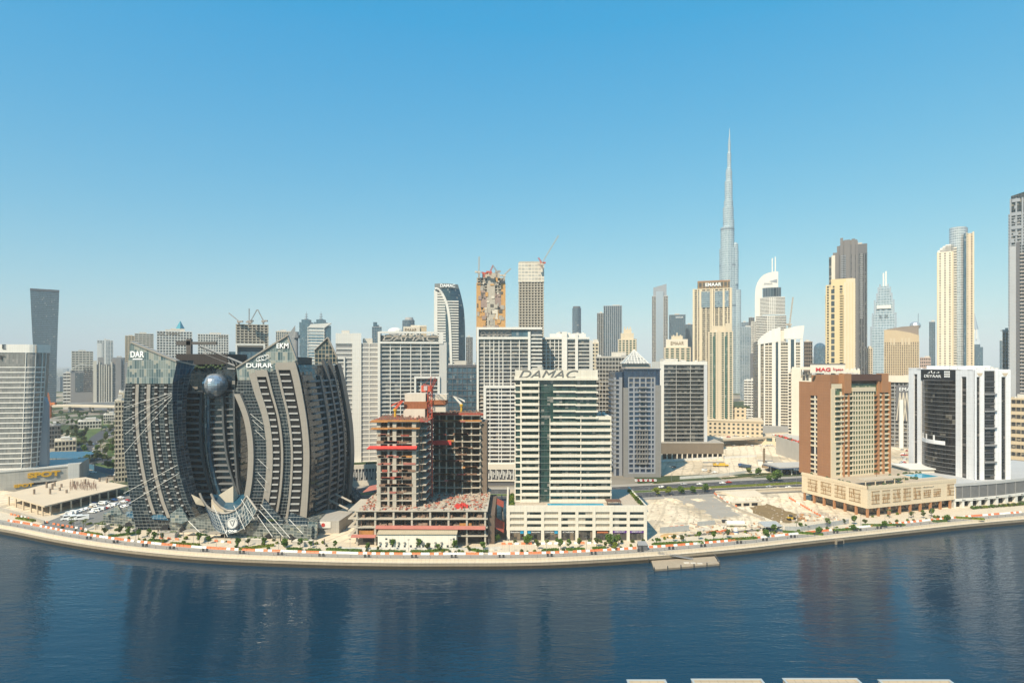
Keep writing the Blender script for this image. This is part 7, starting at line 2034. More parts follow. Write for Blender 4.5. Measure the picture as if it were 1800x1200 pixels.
HG_=[(150,938,178,942,"left of the left curved tower's entrance"),(190,945,243,938,"slanting toward the left glass podium"),(262,951,292,953,"below the left curved tower"),(300,957,350,960,"below the recessed balcony wing"),(420,967,482,960,"pointing at the right curved tower's corner"),(505,966,530,968,"beside the bushy tree before the right curved tower"),(541,968,563,969,"short, before the annex with the red dot"),(574,967,635,970,"left of the white site office"),(650,971,712,972,"before the white site office, left"),(722,971,744,972,"before the white site office, middle"),(745,972,805,965,"slanting up at the white site office's right end"),(818,965,850,972,"right of the pale paved triangle"),(955,969,982,968,"before the cream tower's copy shop"),(995,968,1028,967,"before the cream tower's dark shops"),(1042,966,1065,964,"left of the largest promenade tree"),(1150,958,1236,955,"right of the grey kiosk"),(1240,953,1330,947,"before the site sheds"),(1376,936,1447,941,"before the grey site fence"),(1466,934,1508,931,"below the hotel's left corner"),(1517,925,1590,924,"below the hotel's front"),(1640,918,1662,917,"small, below the hotel's right end"),(1680,911,1730,914,"before the curved car park"),(30,912,60,917,"at the far left end of the promenade")]
for a,b,c,d,l in HG_: hedge(G(a,b),G(c,d),2.2,"trimmed green hedge on the promenade "+l,LF1 if int(a)%3 else LF3,1.1)
# median and verge bushes
hedge(offs(MAIN,0)[5],offs(MAIN,0)[7],4.6,"long green hedge on the main road's median",LF3,.8)
hedge(G(1270,842),G(1405,829),3.5,"green strip hedge on the far verge near the fuel station",LF2,.7)
hedge(G(1148,850),G(1192,846),4,"green strip hedge on the far verge before the pyramid roofed tower",LF2,.7)
# ================================================================== QUAY FURNITURE
DKM=paint("rail_metal",(.13,.13,.13),.45,.1,1,0,metal=.3)
xs=[-292+i*2.15 for i in range(281)]
t=thing("quay_railing","long low grey metal railing along the quay edge","railing",(0,qy(0,3.2),0)); T0=qy(0,3.2)
for zz,r in ((1.15,.055),(.75,.03),(.4,.03)):
    m=MB(); m.path([(x,qy(x,3.2)-T0,zz+.13) for x in xs],r,4); m.build("rail",DKM,t)
for i in range(97):
    x=-292+i*6.2; MB().box(x-.06,qy(x,3.2)-T0-.06,.1,x+.06,qy(x,3.2)-T0+.06,1.3).build("post",DKM,t)
OR=paint("barrier_orange",(.66,.19,.08),.5,.1,1,.05); WB=paint("barrier_white",(.78,.76,.72),.5,.06,1,.05)
def bar_mesh(mat):
    m=MB(); P=[(-.3,0),(.3,0),(.3,.25),(.13,.5),(.1,1.0),(-.1,1.0),(-.13,.5),(-.3,.25)]; h=1.0
    for i in range(8):
        a,b=P[i],P[(i+1)%8]; m.face([(-h,a[0],a[1]),(h,a[0],a[1]),(h,b[0],b[1]),(-h,b[0],b[1])][::-1])
    m.face([(h,y,z) for y,z in P]); m.face([(-h,y,z) for y,z in P][::-1]); m.box(-.7,-.11,.98,-.4,.11,1.06); m.box(.4,-.11,.98,.7,.11,1.06)
    return m.mesh("barrier",mat)
BM_=[bar_mesh(OR),bar_mesh(WB)]
def barrier(x,y,rz,c,lab,grp):
    o=bpy.data.objects.new("barrier",BM_[c]); COL.objects.link(o); o.location=(x,y,.13); o.rotation_euler=(0,0,rz); tag(o,lab,"barrier",grp)
for i in range(282):
    x=-288+i*2.12; c=(i%2) if rr.random()>.16 else 1-i%2
    if rr.random()<.04: continue
    barrier(x,qy(x,8.6)+rr.uniform(-.12,.12),math.atan(slope(x))+rr.uniform(-.04,.04),c,("orange","white")[c]+" plastic barrier in the long front row along the quay",("orange","white")[c]+" barriers in the front row")
def row(pts,seed,where,gap=2.2,pw=.5):
    r=random.Random(seed)
    for (a,b) in zip(pts,pts[1:]):
        A,B=Vector(G(*a)),Vector(G(*b)); L=(B-A).length; h=math.atan2(B.y-A.y,B.x-A.x)
        for k in range(max(1,int(L/gap))):
            p=A+(B-A)*(k*gap/L); c=0 if r.random()<pw else 1
            barrier(p.x,p.y,h+r.uniform(-.1,.1),c,("orange","white")[c]+" plastic barrier "+where,("orange","white")[c]+" barriers "+where)
row([(885,957),(1060,955.5)],3,"in the second row before the cream podium",3.3)
row([(1256,868),(1275,882),(1300,893)],4,"along the ramp into the sand pit",2.6,.7)
row([(1388,876),(1432,902),(1452,912)],5,"beside the hotel's left lane",3.2,.85)
row([(270,945),(330,951)],6,"before the left curved tower",5,.7); row([(380,952),(420,956)],7,"before the roundel",4,.6); row([(20,905),(95,922),(160,933)],8,"at the left end of the promenade",4,.6)
row([(1180,928),(1210,925)],9,"beside the site sheds",3.4,.7)
# lamp posts
def lamp_proto(h=6.5,arm=0):
    t=thing("street_lamp","x","street lamp"); MB().cyl(0,0,.16,0,.5,8).cyl(0,0,.09,.5,h,6,.06).build("pole",GREY,t)
    if arm: MB().box(-arm,-.06,h-.1,arm,.06,h+.02).build("arm",GREY,t); MB().box(-arm-.5,-.2,h-.15,-arm+.4,.2,h+.02).build("lamp_head",WHITE,t); MB().box(arm-.4,-.2,h-.15,arm+.5,.2,h+.02).build("lamp_head",WHITE,t)
    else: MB().box(-.5,-.22,h-.05,.5,.22,h+.16).build("lamp_head",DKM,t)
    return t
LP=lamp_proto(); first=True
for px in (55,140,205,262,330,375,430,492,560,620,690,722,795,860,895,960,1030,1078,1130,1215,1290,1350,1410,1475,1535,1600,1660,1720,1780):
    x=PX(px,290); o=LP if first else dup(LP,(0,0,0)); first=False
    o.location=(x,qy(x,10.4),.1); o.rotation_euler=(0,0,math.atan(slope(x))); o["label"]="slim grey lamp post along the promenade"; o["group"]="promenade lamp posts"
LR=lamp_proto(12,2.2); first=True
for px,py in ((1141,874),(1236,867.5),(1329,862),(1400,853),(1282,840),(1180,848)):
    o=LR if first else dup(LR,(0,0,0)); first=False; o.location=(*G(px,py),.1); o.rotation_euler=(0,0,.22+math.pi/2); o["label"]="tall double armed lamp post beside the main road"; o["group"]="road lamp posts"
# dark service cabinets on the quay walk
m=MB(); m.box(-.45,-.3,0,.45,.3,1.25).box(-.5,-.35,1.25,.5,.35,1.35).box(-.3,-.34,.4,.3,-.29,1.0); cab=m.mesh("cabinet",DARK)
for k,px in enumerate((98,165,232,290,357,427,497,571,651,732,800,882,965,1042,1127,1185,1247,1320,1375,1437,1490,1535,1590,1640,1690)):
    x=PX(px,285)
    for dx in (-.9,.9):
        o=bpy.data.objects.new("service_cabinet",cab); COL.objects.link(o); o.location=(x+dx,qy(x,4.1),.13); o.rotation_euler=(0,0,math.atan(slope(x))); tag(o,"small dark cabinet beside the quay railing, in a pair","cabinet","dark cabinets by the railing")
# dark light columns near the right curved tower
m=MB(); m.box(-.2,-.2,0,.2,.2,2.6).box(-.26,-.26,2.6,.26,.26,2.75); lc=m.mesh("light_column",DARK)
for px,py in ((422,951),(461,949),(480,951),(493,951),(513,953),(570,957),(278,940)):
    o=bpy.data.objects.new("light_column",lc); COL.objects.link(o); o.location=(*G(px,py),.1); tag(o,"dark square light column before the curved towers","light column","dark light columns")
# grey planter walls
for px0,px1,py,l in ((213,233,937,"left of the entrance canopies"),(284,307,945,"beside the left entrance canopy"),(344,360,950,"between the entrance canopies"),(430,460,955,"before the right curved tower's shards"),(514,546,959,"at the podium's right corner"),(165,184,930,"at the left end of the glass podium")):
    a,b=G(px0,py),G(px1,py+1.0); t=thing("planter_box","long grey stone planter box "+l,"planter",((a[0]+b[0])/2,(a[1]+b[1])/2,.1),math.atan2(b[1]-a[1],b[0]-a[0])); L=math.hypot(b[0]-a[0],b[1]-a[1])
    MB().box(-L/2,0,0,L/2,3.6,2.1).build("wall",paint("planter_grey",(.42,.39,.35),.7,.1,.3,.1,joints=(1.5,1.1,.05)),t); MB().box(-L/2-.1,-.1,2.1,L/2+.1,3.7,2.3).build("coping",WHT2,t)
    m=MB(); q=random.Random(px0)
    for i in range(5): leaves(m,(q.uniform(-L/2+.5,L/2-.5),1.8,2.6),.8,.8,.6,40,.2,q,.2)
    m.build("planting",LF1,t)
# kiosk
t=thing("kiosk","small dark grey faceted kiosk on the promenade right of the cream podium","kiosk",(*G(1129,966),.1))
MB().box(-2.2,-1.6,0,2.2,1.6,2.7).build("body",paint("kiosk_grey",(.12,.12,.125),.6,.2,.6,.1),t); MB().slab([(-2.5,-1.9,2.7),(2.5,-1.9,2.7),(2.0,1.9,3.7),(-2.0,1.9,3.7)],(0,-.3,1),.2).build("roof",GREY,t); MB().box(-.8,-1.66,.1,.1,-1.55,2.1).build("door",DARK,t)
# ================================================================== JETTY
c=[G(1150,1000,-3.1),G(1265,990,-3.1),G(1256,977,-3.1),G(1145,985,-3.1)]
t=thing("jetty","floating wooden jetty with dark piles and gangway moored at the quay","jetty",(c[0][0],c[0][1],-4)); q=[(x-c[0][0],y-c[0][1]) for x,y in c]
WD=paint("jetty_wood",(.36,.29,.21),.8,.2,.5,0,joints=(.35,60,.05)); MB().prism(q,-.4,.75).build("float",paint("float_side",(.20,.165,.125),.8,.3,.5,.2),t); MB().prism(q,.75,.9).build("deck",WD,t)
for i in range(6):
    s=i/5; MB().box(lerp(q[0][0],q[1][0],s)-.18,lerp(q[0][1],q[1][1],s)-.3,-1,lerp(q[0][0],q[1][0],s)+.18,lerp(q[0][1],q[1][1],s)+.05,1.9).build("pile",DARK,t)
for i in range(2): MB().box(lerp(q[0][0],q[1][0],i)-.12,lerp(q[0][1],q[3][1],.9),.9,lerp(q[0][0],q[1][0],i)+.12,lerp(q[0][1],q[3][1],.9)+.3,2.3).build("pile",DARK,t)
g0=Vector((q[3][0]+1,q[3][1]+3,4.0)); g1=Vector((q[3][0]+20,q[3][1]+1.0,1.2))
MB().slab([g0,g1,g1+Vector((.3,1.9,0)),g0+Vector((.3,1.9,0))],(0,0,1),.2).build("gangway",GREY,t)
m=MB()
for dz in (1.0,.5): m.tube(g0+Vector((0,0,dz)),g1+Vector((0,0,dz)),.06,4)
for i in range(12): p=g0+(g1-g0)*(i/11); m.tube(p,p+Vector((0,0,1)),.05,4)
m.build("handrail",GREY,t)
m=MB(); m.path([Vector((*q[k],1.9)) for k in (1,2)],.06,4); m.path([Vector((lerp(q[0][0],q[1][0],.55),lerp(q[0][1],q[1][1],.55)+.3,1.9)),Vector((q[1][0],q[1][1]+.3,1.9))],.05,4); m.build("handrail",GREY,t)
for i in range(3): MB().box(lerp(q[3][0],q[2][0],.45)+i*3,q[3][1]-4-i*.4,.9,lerp(q[3][0],q[2][0],.45)+i*3+2.4,q[3][1]-2.4-i*.4,1.05).build("pale_board",WHT2,t)
# ================================================================== VEHICLES
CM={k:paint("car_"+k,c,.3,.04,1,0,spec=.6) for k,c in dict(white=(.78,.78,.77),silver=(.42,.43,.44),black=(.03,.03,.033),red=(.40,.04,.03),blue=(.03,.09,.25),yellow=(.6,.38,.04),tan=(.45,.36,.25)).items()}
CGL=plain("car_glass",(.02,.025,.03),.1); TYR=plain("tyre_black",(.02,.02,.02),.8)
def car_body(L,W,H,van=False):
    pr=[(-L/2,.35),(-L/2,.85),(-L*.46,.95),(-L*.34,.98),(-L*.22,H),(L*.12,H),(L*.27,1.0),(L*.46,.88),(L/2,.7),(L/2,.35)] if not van else [(-L/2,.35),(-L/2,H*.97),(-L*.47,H),(L*.30,H),(L*.42,1.1),(L/2,.95),(L/2,.35)]
    m=MB(); n=len(pr); ins=lambda z:W/2-(.14 if z>1.05 else 0)
    for i in range(n):
        a,b=pr[i],pr[(i+1)%n]; m.face([(a[0],-ins(a[1]),a[1]),(a[0],ins(a[1]),a[1]),(b[0],ins(b[1]),b[1]),(b[0],-ins(b[1]),b[1])])
    m.face([(x,-ins(z),z) for x,z in pr][::-1]); m.face([(x,ins(z),z) for x,z in pr])
    return m
def car_proto(col,kind="car"):
    t=thing({"car":"parked_car","van":"van","bus":"minibus"}[kind],"x",{"car":"car","van":"van","bus":"minibus"}[kind])
    L,W,H=dict(car=(4.5,1.85,1.45),van=(5.2,1.95,2.1),bus=(7.2,2.2,2.7))[kind]
    car_body(L,W,H,kind!="car").build("body",CM[col],t)
    m=MB()
    if kind=="car":
        for s in (-1,1): m.slab([(-L*.30,s*(W/2-.12),1.0),(L*.22,s*(W/2-.12),1.0),(L*.10,s*(W/2-.12),H-.08),(-L*.2,s*(W/2-.12),H-.08)],(0,s,0),.04)
        m.slab([(L*.275,-W*.38,1.0),(L*.275,W*.38,1.0),(L*.135,W*.36,H-.04),(L*.135,-W*.36,H-.04)],(1,0,.9),.03); m.slab([(-L*.355,-W*.38,1.0),(-L*.355,W*.38,1.0),(-L*.235,W*.36,H-.04),(-L*.235,-W*.36,H-.04)],(-1,0,.9),.03)
    else:
        for s in (-1,1): m.slab([(-L*.44,s*(W/2-.12),H*.55),(L*.30,s*(W/2-.12),H*.55),(L*.27,s*(W/2-.12),H*.86),(-L*.44,s*(W/2-.12),H*.86)],(0,s,0),.04)
        m.slab([(L*.425,-W*.4,1.15),(L*.425,W*.4,1.15),(L*.315,W*.4,H-.1),(L*.315,-W*.4,H-.1)],(1,0,.4),.03)
    m.build("windows",CGL,t)
    for sx in (-.31,.31):
        for sy in (-1,1):
            w=MB(); w.tube((L*sx,sy*(W/2-.22),.34),(L*sx,sy*(W/2+.01),.34),.34,10); w.build("wheel",TYR,t)
    return t
CARS={}
def car(x,y,rz,col,label,group=None,kind="car",z=.13):
    key=(col,kind)
    if key not in CARS: o=CARS[key]=car_proto(col,kind)
    else:
        o=dup(CARS[key],(0,0,0))
        if "group" in o: del o["group"]
    o.location=(x,y,z); o.rotation_euler=(0,0,rz); o["label"]=label
    if group: o["group"]=group
    return o
cr=random.Random(77)
# car park, left
A0,A1=Vector(G(112,910)),Vector(G(205,880))
dirv=(A1-A0).normalized(); nrm=Vector((-dirv.y,dirv.x)); base=math.atan2(nrm.y,nrm.x)
cols=["white"]*4+["silver","silver","black","blue","tan","red"]
for r_,(o_,n_) in enumerate(((2,15),(-8,10),(-17,5))):
    for k in range(n_):
        if cr.random()<.12: continue
        p=A0+dirv*(3+k*3.4+r_*9)+nrm*o_; c=cr.choice(cols); kind="car" if cr.random()<.8 else "van"
        if kind=="van": c="white"
        car(p.x,p.y,base+cr.uniform(-.05,.05)+(math.pi if cr.random()<.5 else 0),c,f"{c} {kind} parked in the open lot left of the glass podium",f"{c} {kind}s in the left lot",kind)
for i in range(3): p=A0+dirv*(-4)+nrm*(-6-i*4); car(p.x,p.y,base+.6,"white","white minibus at the near end of the left lot","white minibuses",'bus')
p=A0+dirv*34+nrm*9; car(p.x,p.y,base+1.5,"blue","blue car in the left lot",None); 
# main road traffic
Rang=math.atan2(36,150)
for px,py,c,l,k in ((1163,857,"white","white car with a dark one behind on the far carriageway, left","car"),(1171,857.5,"black","dark car following a white car on the far carriageway","car"),(1202,852,"silver","silver car on the far carriageway near its middle","car"),(1230,852,"white","white car alone on the far carriageway","car"),(1270,850,"white","white car beside a red one on the far carriageway","car"),(1281,848.5,"red","red car beside a white one on the far carriageway","car"),(1246,860.5,"tan","tan car on the near carriageway","car"),(1352,856.5,"silver","grey car on the near carriageway, right part","car"),(1366,859,"tan","tan and red taxi on the near carriageway","car"),(1386,857.5,"white","white car at the right end of the near carriageway","car")):
    x,y=G(px,py); car(x,y,Rang+(math.pi if py>855 else 0),c,l)
for i,(px,py) in enumerate(((1190,776),(1290,783.5),(1312,782.5),(1322,784),(1337,783),(1345,784.5),(1350,783.5),(1356,783))):
    x,y=G(px,py); car(x,y,.1+.3*(i%3),"white" if i%3 else "silver",("white" if i%3 else "silver")+" car parked under the flyover at the back of the sand lot",("white" if i%3 else "silver")+" cars under the flyover")
for i in range(9):
    x,y=G(1118+i*4.2,845.5); car(x,y,1.4,"red" if i%2 else "white",("red" if i%2 else "white")+" car parked at the pyramid roofed tower's foot",("red" if i%2 else "white")+" cars at the tower's foot")
car(*G(1184,822),.4,"black","dark pickup alone on the shaded sand lot",None,"car",.1)
car(*G(1239,828),.3,"white","white van on the sand lot near the yellow crane truck",None,"van",.1)
car(*G(1256,831),.2,"white","white car nearest the site hoarding on the sand lot",None,"car",.1)
car(*G(1247,829),.9,"tan","tan van between two white vehicles on the sand lot",None,"van",.1)
for i in range(14):
    px,py=cr.choice(((cr.uniform(165,200),cr.uniform(762,778)),(cr.uniform(160,175),cr.uniform(775,800)),(cr.uniform(150,215),cr.uniform(800,838))))
    c=cr.choice(("white","white","silver","black")); x,y=G(px,py); car(x,y,cr.uniform(0,6.28),c,f"{c} car on the road through the left park",f"{c} cars in the left park")
for i in range(12):
    px=1580+cr.uniform(0,14); py=cr.uniform(790,815); c=cr.choice(("white","red","silver")); x,y=G(px,py); car(x,y,cr.uniform(0,6),c,f"{c} car in the gap between hotel and striped tower",f"{c} cars behind the hotel")
# crane truck and dump truck
x,y=G(1266,820); t=thing("crane_truck","yellow mobile crane truck with lowered grey boom on the sand lot","crane truck",(x,y,.1),math.pi-.08)
MB().box(-7,-1.4,.9,6,1.4,2.0).build("chassis",CM["yellow"],t); MB().box(3.6,-1.3,2,6.2,1.3,3.4).build("cab",CM["yellow"],t); MB().box(-4,-1.2,2,1,1.2,3.4).build("turret",CM["yellow"],t); MB().box(4.5,-1.32,2.6,6.0,1.32,3.2).build("cab_window",CGL,t)
m=MB(); m.slab([(-3,0.6,3.4),(15,.6,3.0),(15,.6,4.0),(-3,.6,4.6)],(0,1,0),1.2); m.build("boom",GREY,t)
for sx in (-5.8,-4.4,2.5,4.2,5.4):
    for sy in (-1,1): MB().tube((sx,sy*1.0,.62),(sx,sy*1.45,.62),.62,10).build("wheel",TYR,t)
x,y=G(1308,822); t=thing("dump_truck","dark blue dump truck parked slantwise on the sand lot","truck",(x,y,.1),2.2)
MB().box(-6,-1.3,.9,5,1.3,1.4).build("chassis",DARK,t); MB().box(2.6,-1.25,1.4,5,1.25,3.3).build("cab",CM["blue"],t); MB().prism([(-6,-1.35),(2.2,-1.35),(2.2,1.35),(-6,1.35)],1.4,3.1,[(-6.3,-1.5),(2.4,-1.5),(2.4,1.5),(-6.3,1.5)]).build("tipper_body",paint("tipper_blue",(.05,.085,.14),.6),t); MB().box(4.0,-1.27,2.3,5.03,1.27,3.1).build("cab_window",CGL,t)
for sx in (-4.8,-3.2,3.6):
    for sy in (-1,1): MB().tube((sx,sy*.95,.6),(sx,sy*1.4,.6),.6,10).build("wheel",TYR,t)
x,y=G(1391,914); t=thing("roller","yellow site roller with dark drum at the pit's right end","roller",(x,y,.1),.2)
MB().box(-2.2,-.9,.7,.6,.9,1.9).build("body",CM["yellow"],t); MB().tube((1.8,-1,.85),(1.8,1,.85),.85,14).build("drum",TYR,t); MB().tube((-1.5,-1,.8),(-1.5,1,.8),.8,12).build("rear_wheel",TYR,t); MB().box(-1,-.8,1.9,.3,.8,3).build("cab",DARK,t)
# ================================================================== SITES, WALLS, FLYOVERS
def wall(name,label,cat,pts,h,th,mat,z=0):
    o=pts[0]; t=thing(name,label,cat,(o[0],o[1],z))
    for a,b in zip(pts,pts[1:]):
        d=Vector((b[0]-a[0],b[1]-a[1])); L=d.length; d.normalize(); n=Vector((-d.y,d.x))*th/2
        P=[(a[0]-o[0]-n.x,a[1]-o[1]-n.y),(b[0]-o[0]-n.x,b[1]-o[1]-n.y),(b[0]-o[0]+n.x,b[1]-o[1]+n.y),(a[0]-o[0]+n.x,a[1]-o[1]+n.y)]
        MB().prism(P,0,h).build("panel",mat,t)
    return t
COR=paint("corrugated_grey",(.40,.41,.41),.45,.15,.5,.2,joints=(.5,30,.16)); HOA=paint("hoarding_white",(.62,.61,.58),.6,.12,.4,.15,joints=(2.4,30,.08))
wall("site_fence","grey corrugated site fence beside the cream podium's shadow","fence",[G(1160,937),G(1211,933)],3.2,.15,COR)
wall("site_fence","short grey corrugated fence behind the orange site clutter","fence",[G(1226,925),G(1256,922)],2.6,.15,COR)
wall("site_fence","long grey corrugated fence in front of the sand pit","fence",[G(1380,933),G(1408,933.5),G(1492,920)],2.6,.15,COR)
wall("hoarding","white hoarding line along the sand lot above the main road","fence",[G(1195,842),G(1260,838),G(1330,829),G(1405,822)],2.2,.15,HOA)
wall("hoarding","pale hoarding before the brown louvred car park base","fence",[G(1160,812),G(1230,808),G(1330,803)],2.2,.15,HOA)
wall("hoarding","white site hoarding below the concrete frame's podium","fence",[G(600,968),G(662,968)],1.8,.15,HOA)
wall("hoarding","patched white hoarding before the white site office","fence",[G(662,967),G(805,968),G(880,966)],1.6,.15,paint("patched_hoarding",(.58,.56,.52),.6,.5,.25,.1,joints=(2.2,30,.1)))
wall("boundary_wall","low brown boundary wall behind the promenade right of the kiosk","wall",[G(1205,943),G(1368,930)],1.0,.4,CONC_D)
wall("dark_lane_wall","tall dark wall along the lane between frame and cream podium","wall",[(PX(884,318),320),(PX(882,372),372)],9,.5,CONC_D)
# ramp wall with three culvert openings
a,b=G(1258,868.5),G(1412,861); t=thing("ramp_wall","pale concrete retaining wall with three dark culvert mouths behind the sand pit","wall",(a[0],a[1],0),math.atan2(b[1]-a[1],b[0]-a[0])); L=math.hypot(b[0]-a[0],b[1]-a[1])
PLC=paint("pale_concrete",(.55,.48,.38),.8,.1,.2,.15)
MB().box(0,-.3,0,L,1.0,2.0).build("wall",PLC,t); MB().box(0,-.6,2.0,L,1.3,2.35).build("coping",PLC,t)
MB().prism([(10,-14),(30,-12),(30,-.4),(4,-.4)],0,[.2,.2,1.9,1.9]).build("ramp",PLC,t)
x,y=G(1313,889); t=thing("culvert_block","pale concrete culvert headwall with three dark openings in the sand pit","culvert",(x,y,0),.15)
MB().box(-10,0,0,10,3,2.6).build("headwall",PLC,t)
for i in range(3): MB().box(-8+i*5.6,-.15,.15,-4+i*5.6,.2,1.9).build("opening",BLACK,t)
poly_sheet("pit_soil",[G(1318,893),G(1350,885),G(1400,903),G(1420,916),G(1370,918),G(1330,905)],.10,paint("wet_soil",(.20,.135,.06),.9,.35,.12,0,bump=.4),"structure",1.0)
poly_sheet("grey_track",[G(1168,876),G(1250,868),G(1256,872),G(1300,905),G(1255,912),G(1230,893)],.08,paint("grey_dust",(.30,.275,.24),.95,.2,.1,0,bump=.3),"structure",1.3)
fr_=[G(1257,873),G(1275,885),G(1300,898),G(1345,915)]
t=wall("site_fence","white mesh fence running down beside the sand pit","fence",fr_,1.6,.06,paint("mesh_white",(.6,.58,.54),.7,.2,.6,0,joints=(.6,.5,.25),jcol=(.35,.3,.24)))
# fuel station canopy
x,y=G(1392,832); t=thing("fuel_canopy","fuel station canopy with grey roof and dark blue edge left of the brown hotel","canopy",(x,y,0),.2)
MB().box(-17,-8,6.2,16,14,7.0).build("roof",paint("canopy_grey",(.42,.40,.37),.7,.1,.2,.1),t); MB().box(-17.2,-8.2,5.4,16.2,14.2,6.2).build("fascia",plain("fascia_blue",(.03,.07,.15),.5),t)
for sx in (-13,-4,5,13):
    for sy in (-5,9): MB().box(sx-.35,sy-.35,0,sx+.35,sy+.35,5.4).build("column",WHITE,t)
for i in range(4): MB().box(-12+i*7,-.6,0,-10.6+i*7,.6,1.8).build("pump",CM["blue"],t)
MB().box(-12,11,0,10,13.8,4.6).build("shop",CGL,t)
x,y=G(1345,818); t=thing("site_cabin","white flat site cabin by the fuel station","site cabin",(x,y,0),-.3); MB().box(-6,-2,0,6,2,4.2).build("wall",WHITE,t); MB().box(-6.2,-2.2,4.2,6.2,2.2,4.5).build("roof",GREY,t)
x,y=G(1343,822); t=thing("drill_rig","brown upright drilling mast beside the white cabin","drill rig",(x,y,0)); m=MB(); lattice(m,0,0,0,17,1.1,.2); m.build("mast",paint("rig_brown",(.22,.16,.10),.7),t); MB().box(-1.6,-1,0,3,1,2.6).build("carrier",paint("rig_brown",(.2,.2,.2)),t)
# site sheds and clutter right of the cream podium
x,y=G(1355,934); t=thing("canopy_shed","pale corrugated canopy shed on thin posts at the sand pit's corner","shed",(x,y,0),.1)
MB().slab([(-5,-3,3.6),(5,-3,3.6),(5,4,4.6),(-5,4,4.6)],(0,-.2,1),.2).build("roof",COR,t)
for sx in (-4.8,4.8):
    for sy in (-2.8,3.8): MB().box(sx-.1,sy-.1,0,sx+.1,sy+.1,3.8).build("post",GREY,t)
x,y=G(1292,925); t=thing("water_tank","white horizontal water tank on the site clutter","tank",(x,y,0)); MB().tube((-5,0,1.7),(5,0,1.7),1.5,14).build("vessel",WHITE,t); MB().box(-4,-1,0,-3.2,1,.6).build("saddle",GREY,t); MB().box(3.2,-1,0,4,1,.6).build("saddle",GREY,t)
x,y=G(1293,938); t=thing("water_tank","upright white plastic tank before the horizontal one","tank",(x,y,0)); MB().cyl(0,0,1.2,0,2.8,14).cyl(0,0,1.2,2.8,3.3,14,.4).build("vessel",WHITE,t); MB().cyl(0,0,1.24,1.0,1.6,14).build("blue_band",CM["blue"],t)
x,y=G(1237,932); t=thing("material_stack","stack of pale boards on the site","stack",(x,y,0),.3)
for i in range(4): MB().box(-4,-1.6+i*.9,0,4,-1+i*.9,.9).build("board",WHT2,t)
x,y=G(1265,935); t=thing("barrier_stack","heap of orange plastic barriers stored on the site","stack",(x,y,0),.2); r=random.Random(4)
for i in range(14): MB().obox((r.uniform(-4,4),r.uniform(-2,2)),0,0,r.uniform(-.3,.3),2,.5,.0,r.uniform(.6,1.3)).build("barrier",OR,t)
x,y=G(1180,943); t=thing("sand_heap","orange sand heap with white bags beside the cream podium","heap",(x,y,0)); m=MB(); m.ball((0,0,0),6,3.4,1.5,14,8); m.build("sand",paint("orange_sand",(.45,.29,.13),.95,.15,.6,0,bump=.4),t)
for i in range(6): MB().box(-2+i*1.3,-2.6-.3*(i%2),.3,-.9+i*1.3,-1.6,1.3).build("bag",WHITE,t)
r=random.Random(8); q1,q2,q3=MB(),MB(),MB()
for i in range(170):
    px,py=r.uniform(1215,1375),r.uniform(918,941); 
    if r.random()<.25: px,py=r.uniform(1385,1480),r.uniform(905,918)
    x,y=G(px,py); r.choice((q1,q1,q2,q3)).obox((x,y),0,0,r.uniform(0,3),r.uniform(.5,3.5),r.uniform(.3,1.2),.05,r.uniform(.2,1.2))
for qm,nm,mm in ((q1,"site_clutter",MC["debris_grey"]),(q2,"site_clutter",WHT2),(q3,"site_clutter",paint("clutter_orange",(.45,.24,.12),.8,.3,.5,0))):
    struct(qm,nm,mm,"stuff")
x,y=G(1273,918.5); t=thing("skip","dark metal skip on the sand right of the cream podium","skip",(x,y,0)); MB().prism([(-1,-.8),(1,-.8),(1,.8),(-1,.8)],0,1.7,[(-1.3,-.9),(1.3,-.9),(1.3,.9),(-1.3,.9)]).build("body",DARK,t); MB().box(-1.4,-1,1.7,1.4,-.85,1.85).build("rim",DARK,t)
# unfinished slab, left
S4=[G(8,868,6.5),G(60,884,6.5),G(78,889,6.5),G(226,853,6.5),G(150,838,6.5),G(120,841,6.5)]
o=S4[2]; t=thing("slab_structure","flat unfinished concrete deck on columns with stub columns on top at left","building site",(o[0],o[1],0)); q=[(x-o[0],y-o[1]) for x,y in S4]
PS=paint("pale_slab",(.55,.45,.33),.85,.12,.1,.08)
MB().prism(q,5.7,6.5).build("deck",PS,t)
MB().prism([(lerp(x,q[4][0],.22),lerp(y,q[4][1],.22)+2) for x,y in q],.05,5.6).build("inner_wall",CONC_D,t)
def edge(i,k,n): return [(lerp(q[i][0],q[k][0],(j+.5)/n),lerp(q[i][1],q[k][1],(j+.5)/n)) for j in range(n)]
for x,y in edge(0,1,4)+edge(1,2,2)+edge(2,3,9): MB().box(x-.35,y+.2,0,x+.35,y+.9,5.7).build("column",PS,t)
r=random.Random(2)
for px,py in ((82,857),(92,860),(105,862),(117,866),(88,868),(130,854),(150,850),(175,846),(188,848),(200,845),(60,868),(108,856),(96,854)):
    x,y=G(px,py,6.5); MB().box(x-o[0]-.45,y-o[1]-.4,6.5,x-o[0]+.45,y-o[1]+.4,6.5+r.uniform(2,4)).build("stub_column",paint("stub_brown",(.22,.17,.13),.9,.2,.5,.1),t)
m=MB()
for i in range(130):
    x,y=G(r.uniform(122,170),r.uniform(850,862),6.5); m.box(x-o[0],y-o[1],6.5,x-o[0]+.12,y-o[1]+.12,6.5+r.uniform(1.5,4))
b=m.build("rebar",MC["rebar_rust"],t); b["kind"]="stuff"
wall("boundary_wall","low grey wall below the unfinished deck at left","wall",[G(0,898),G(40,908),G(78,921)],2.0,.4,CONC)
for i in range(9):
    px=14+i*8; x,y=G(px,894+i*2.0); o_=bpy.data.objects.new("bare_column",None) if 0 else None
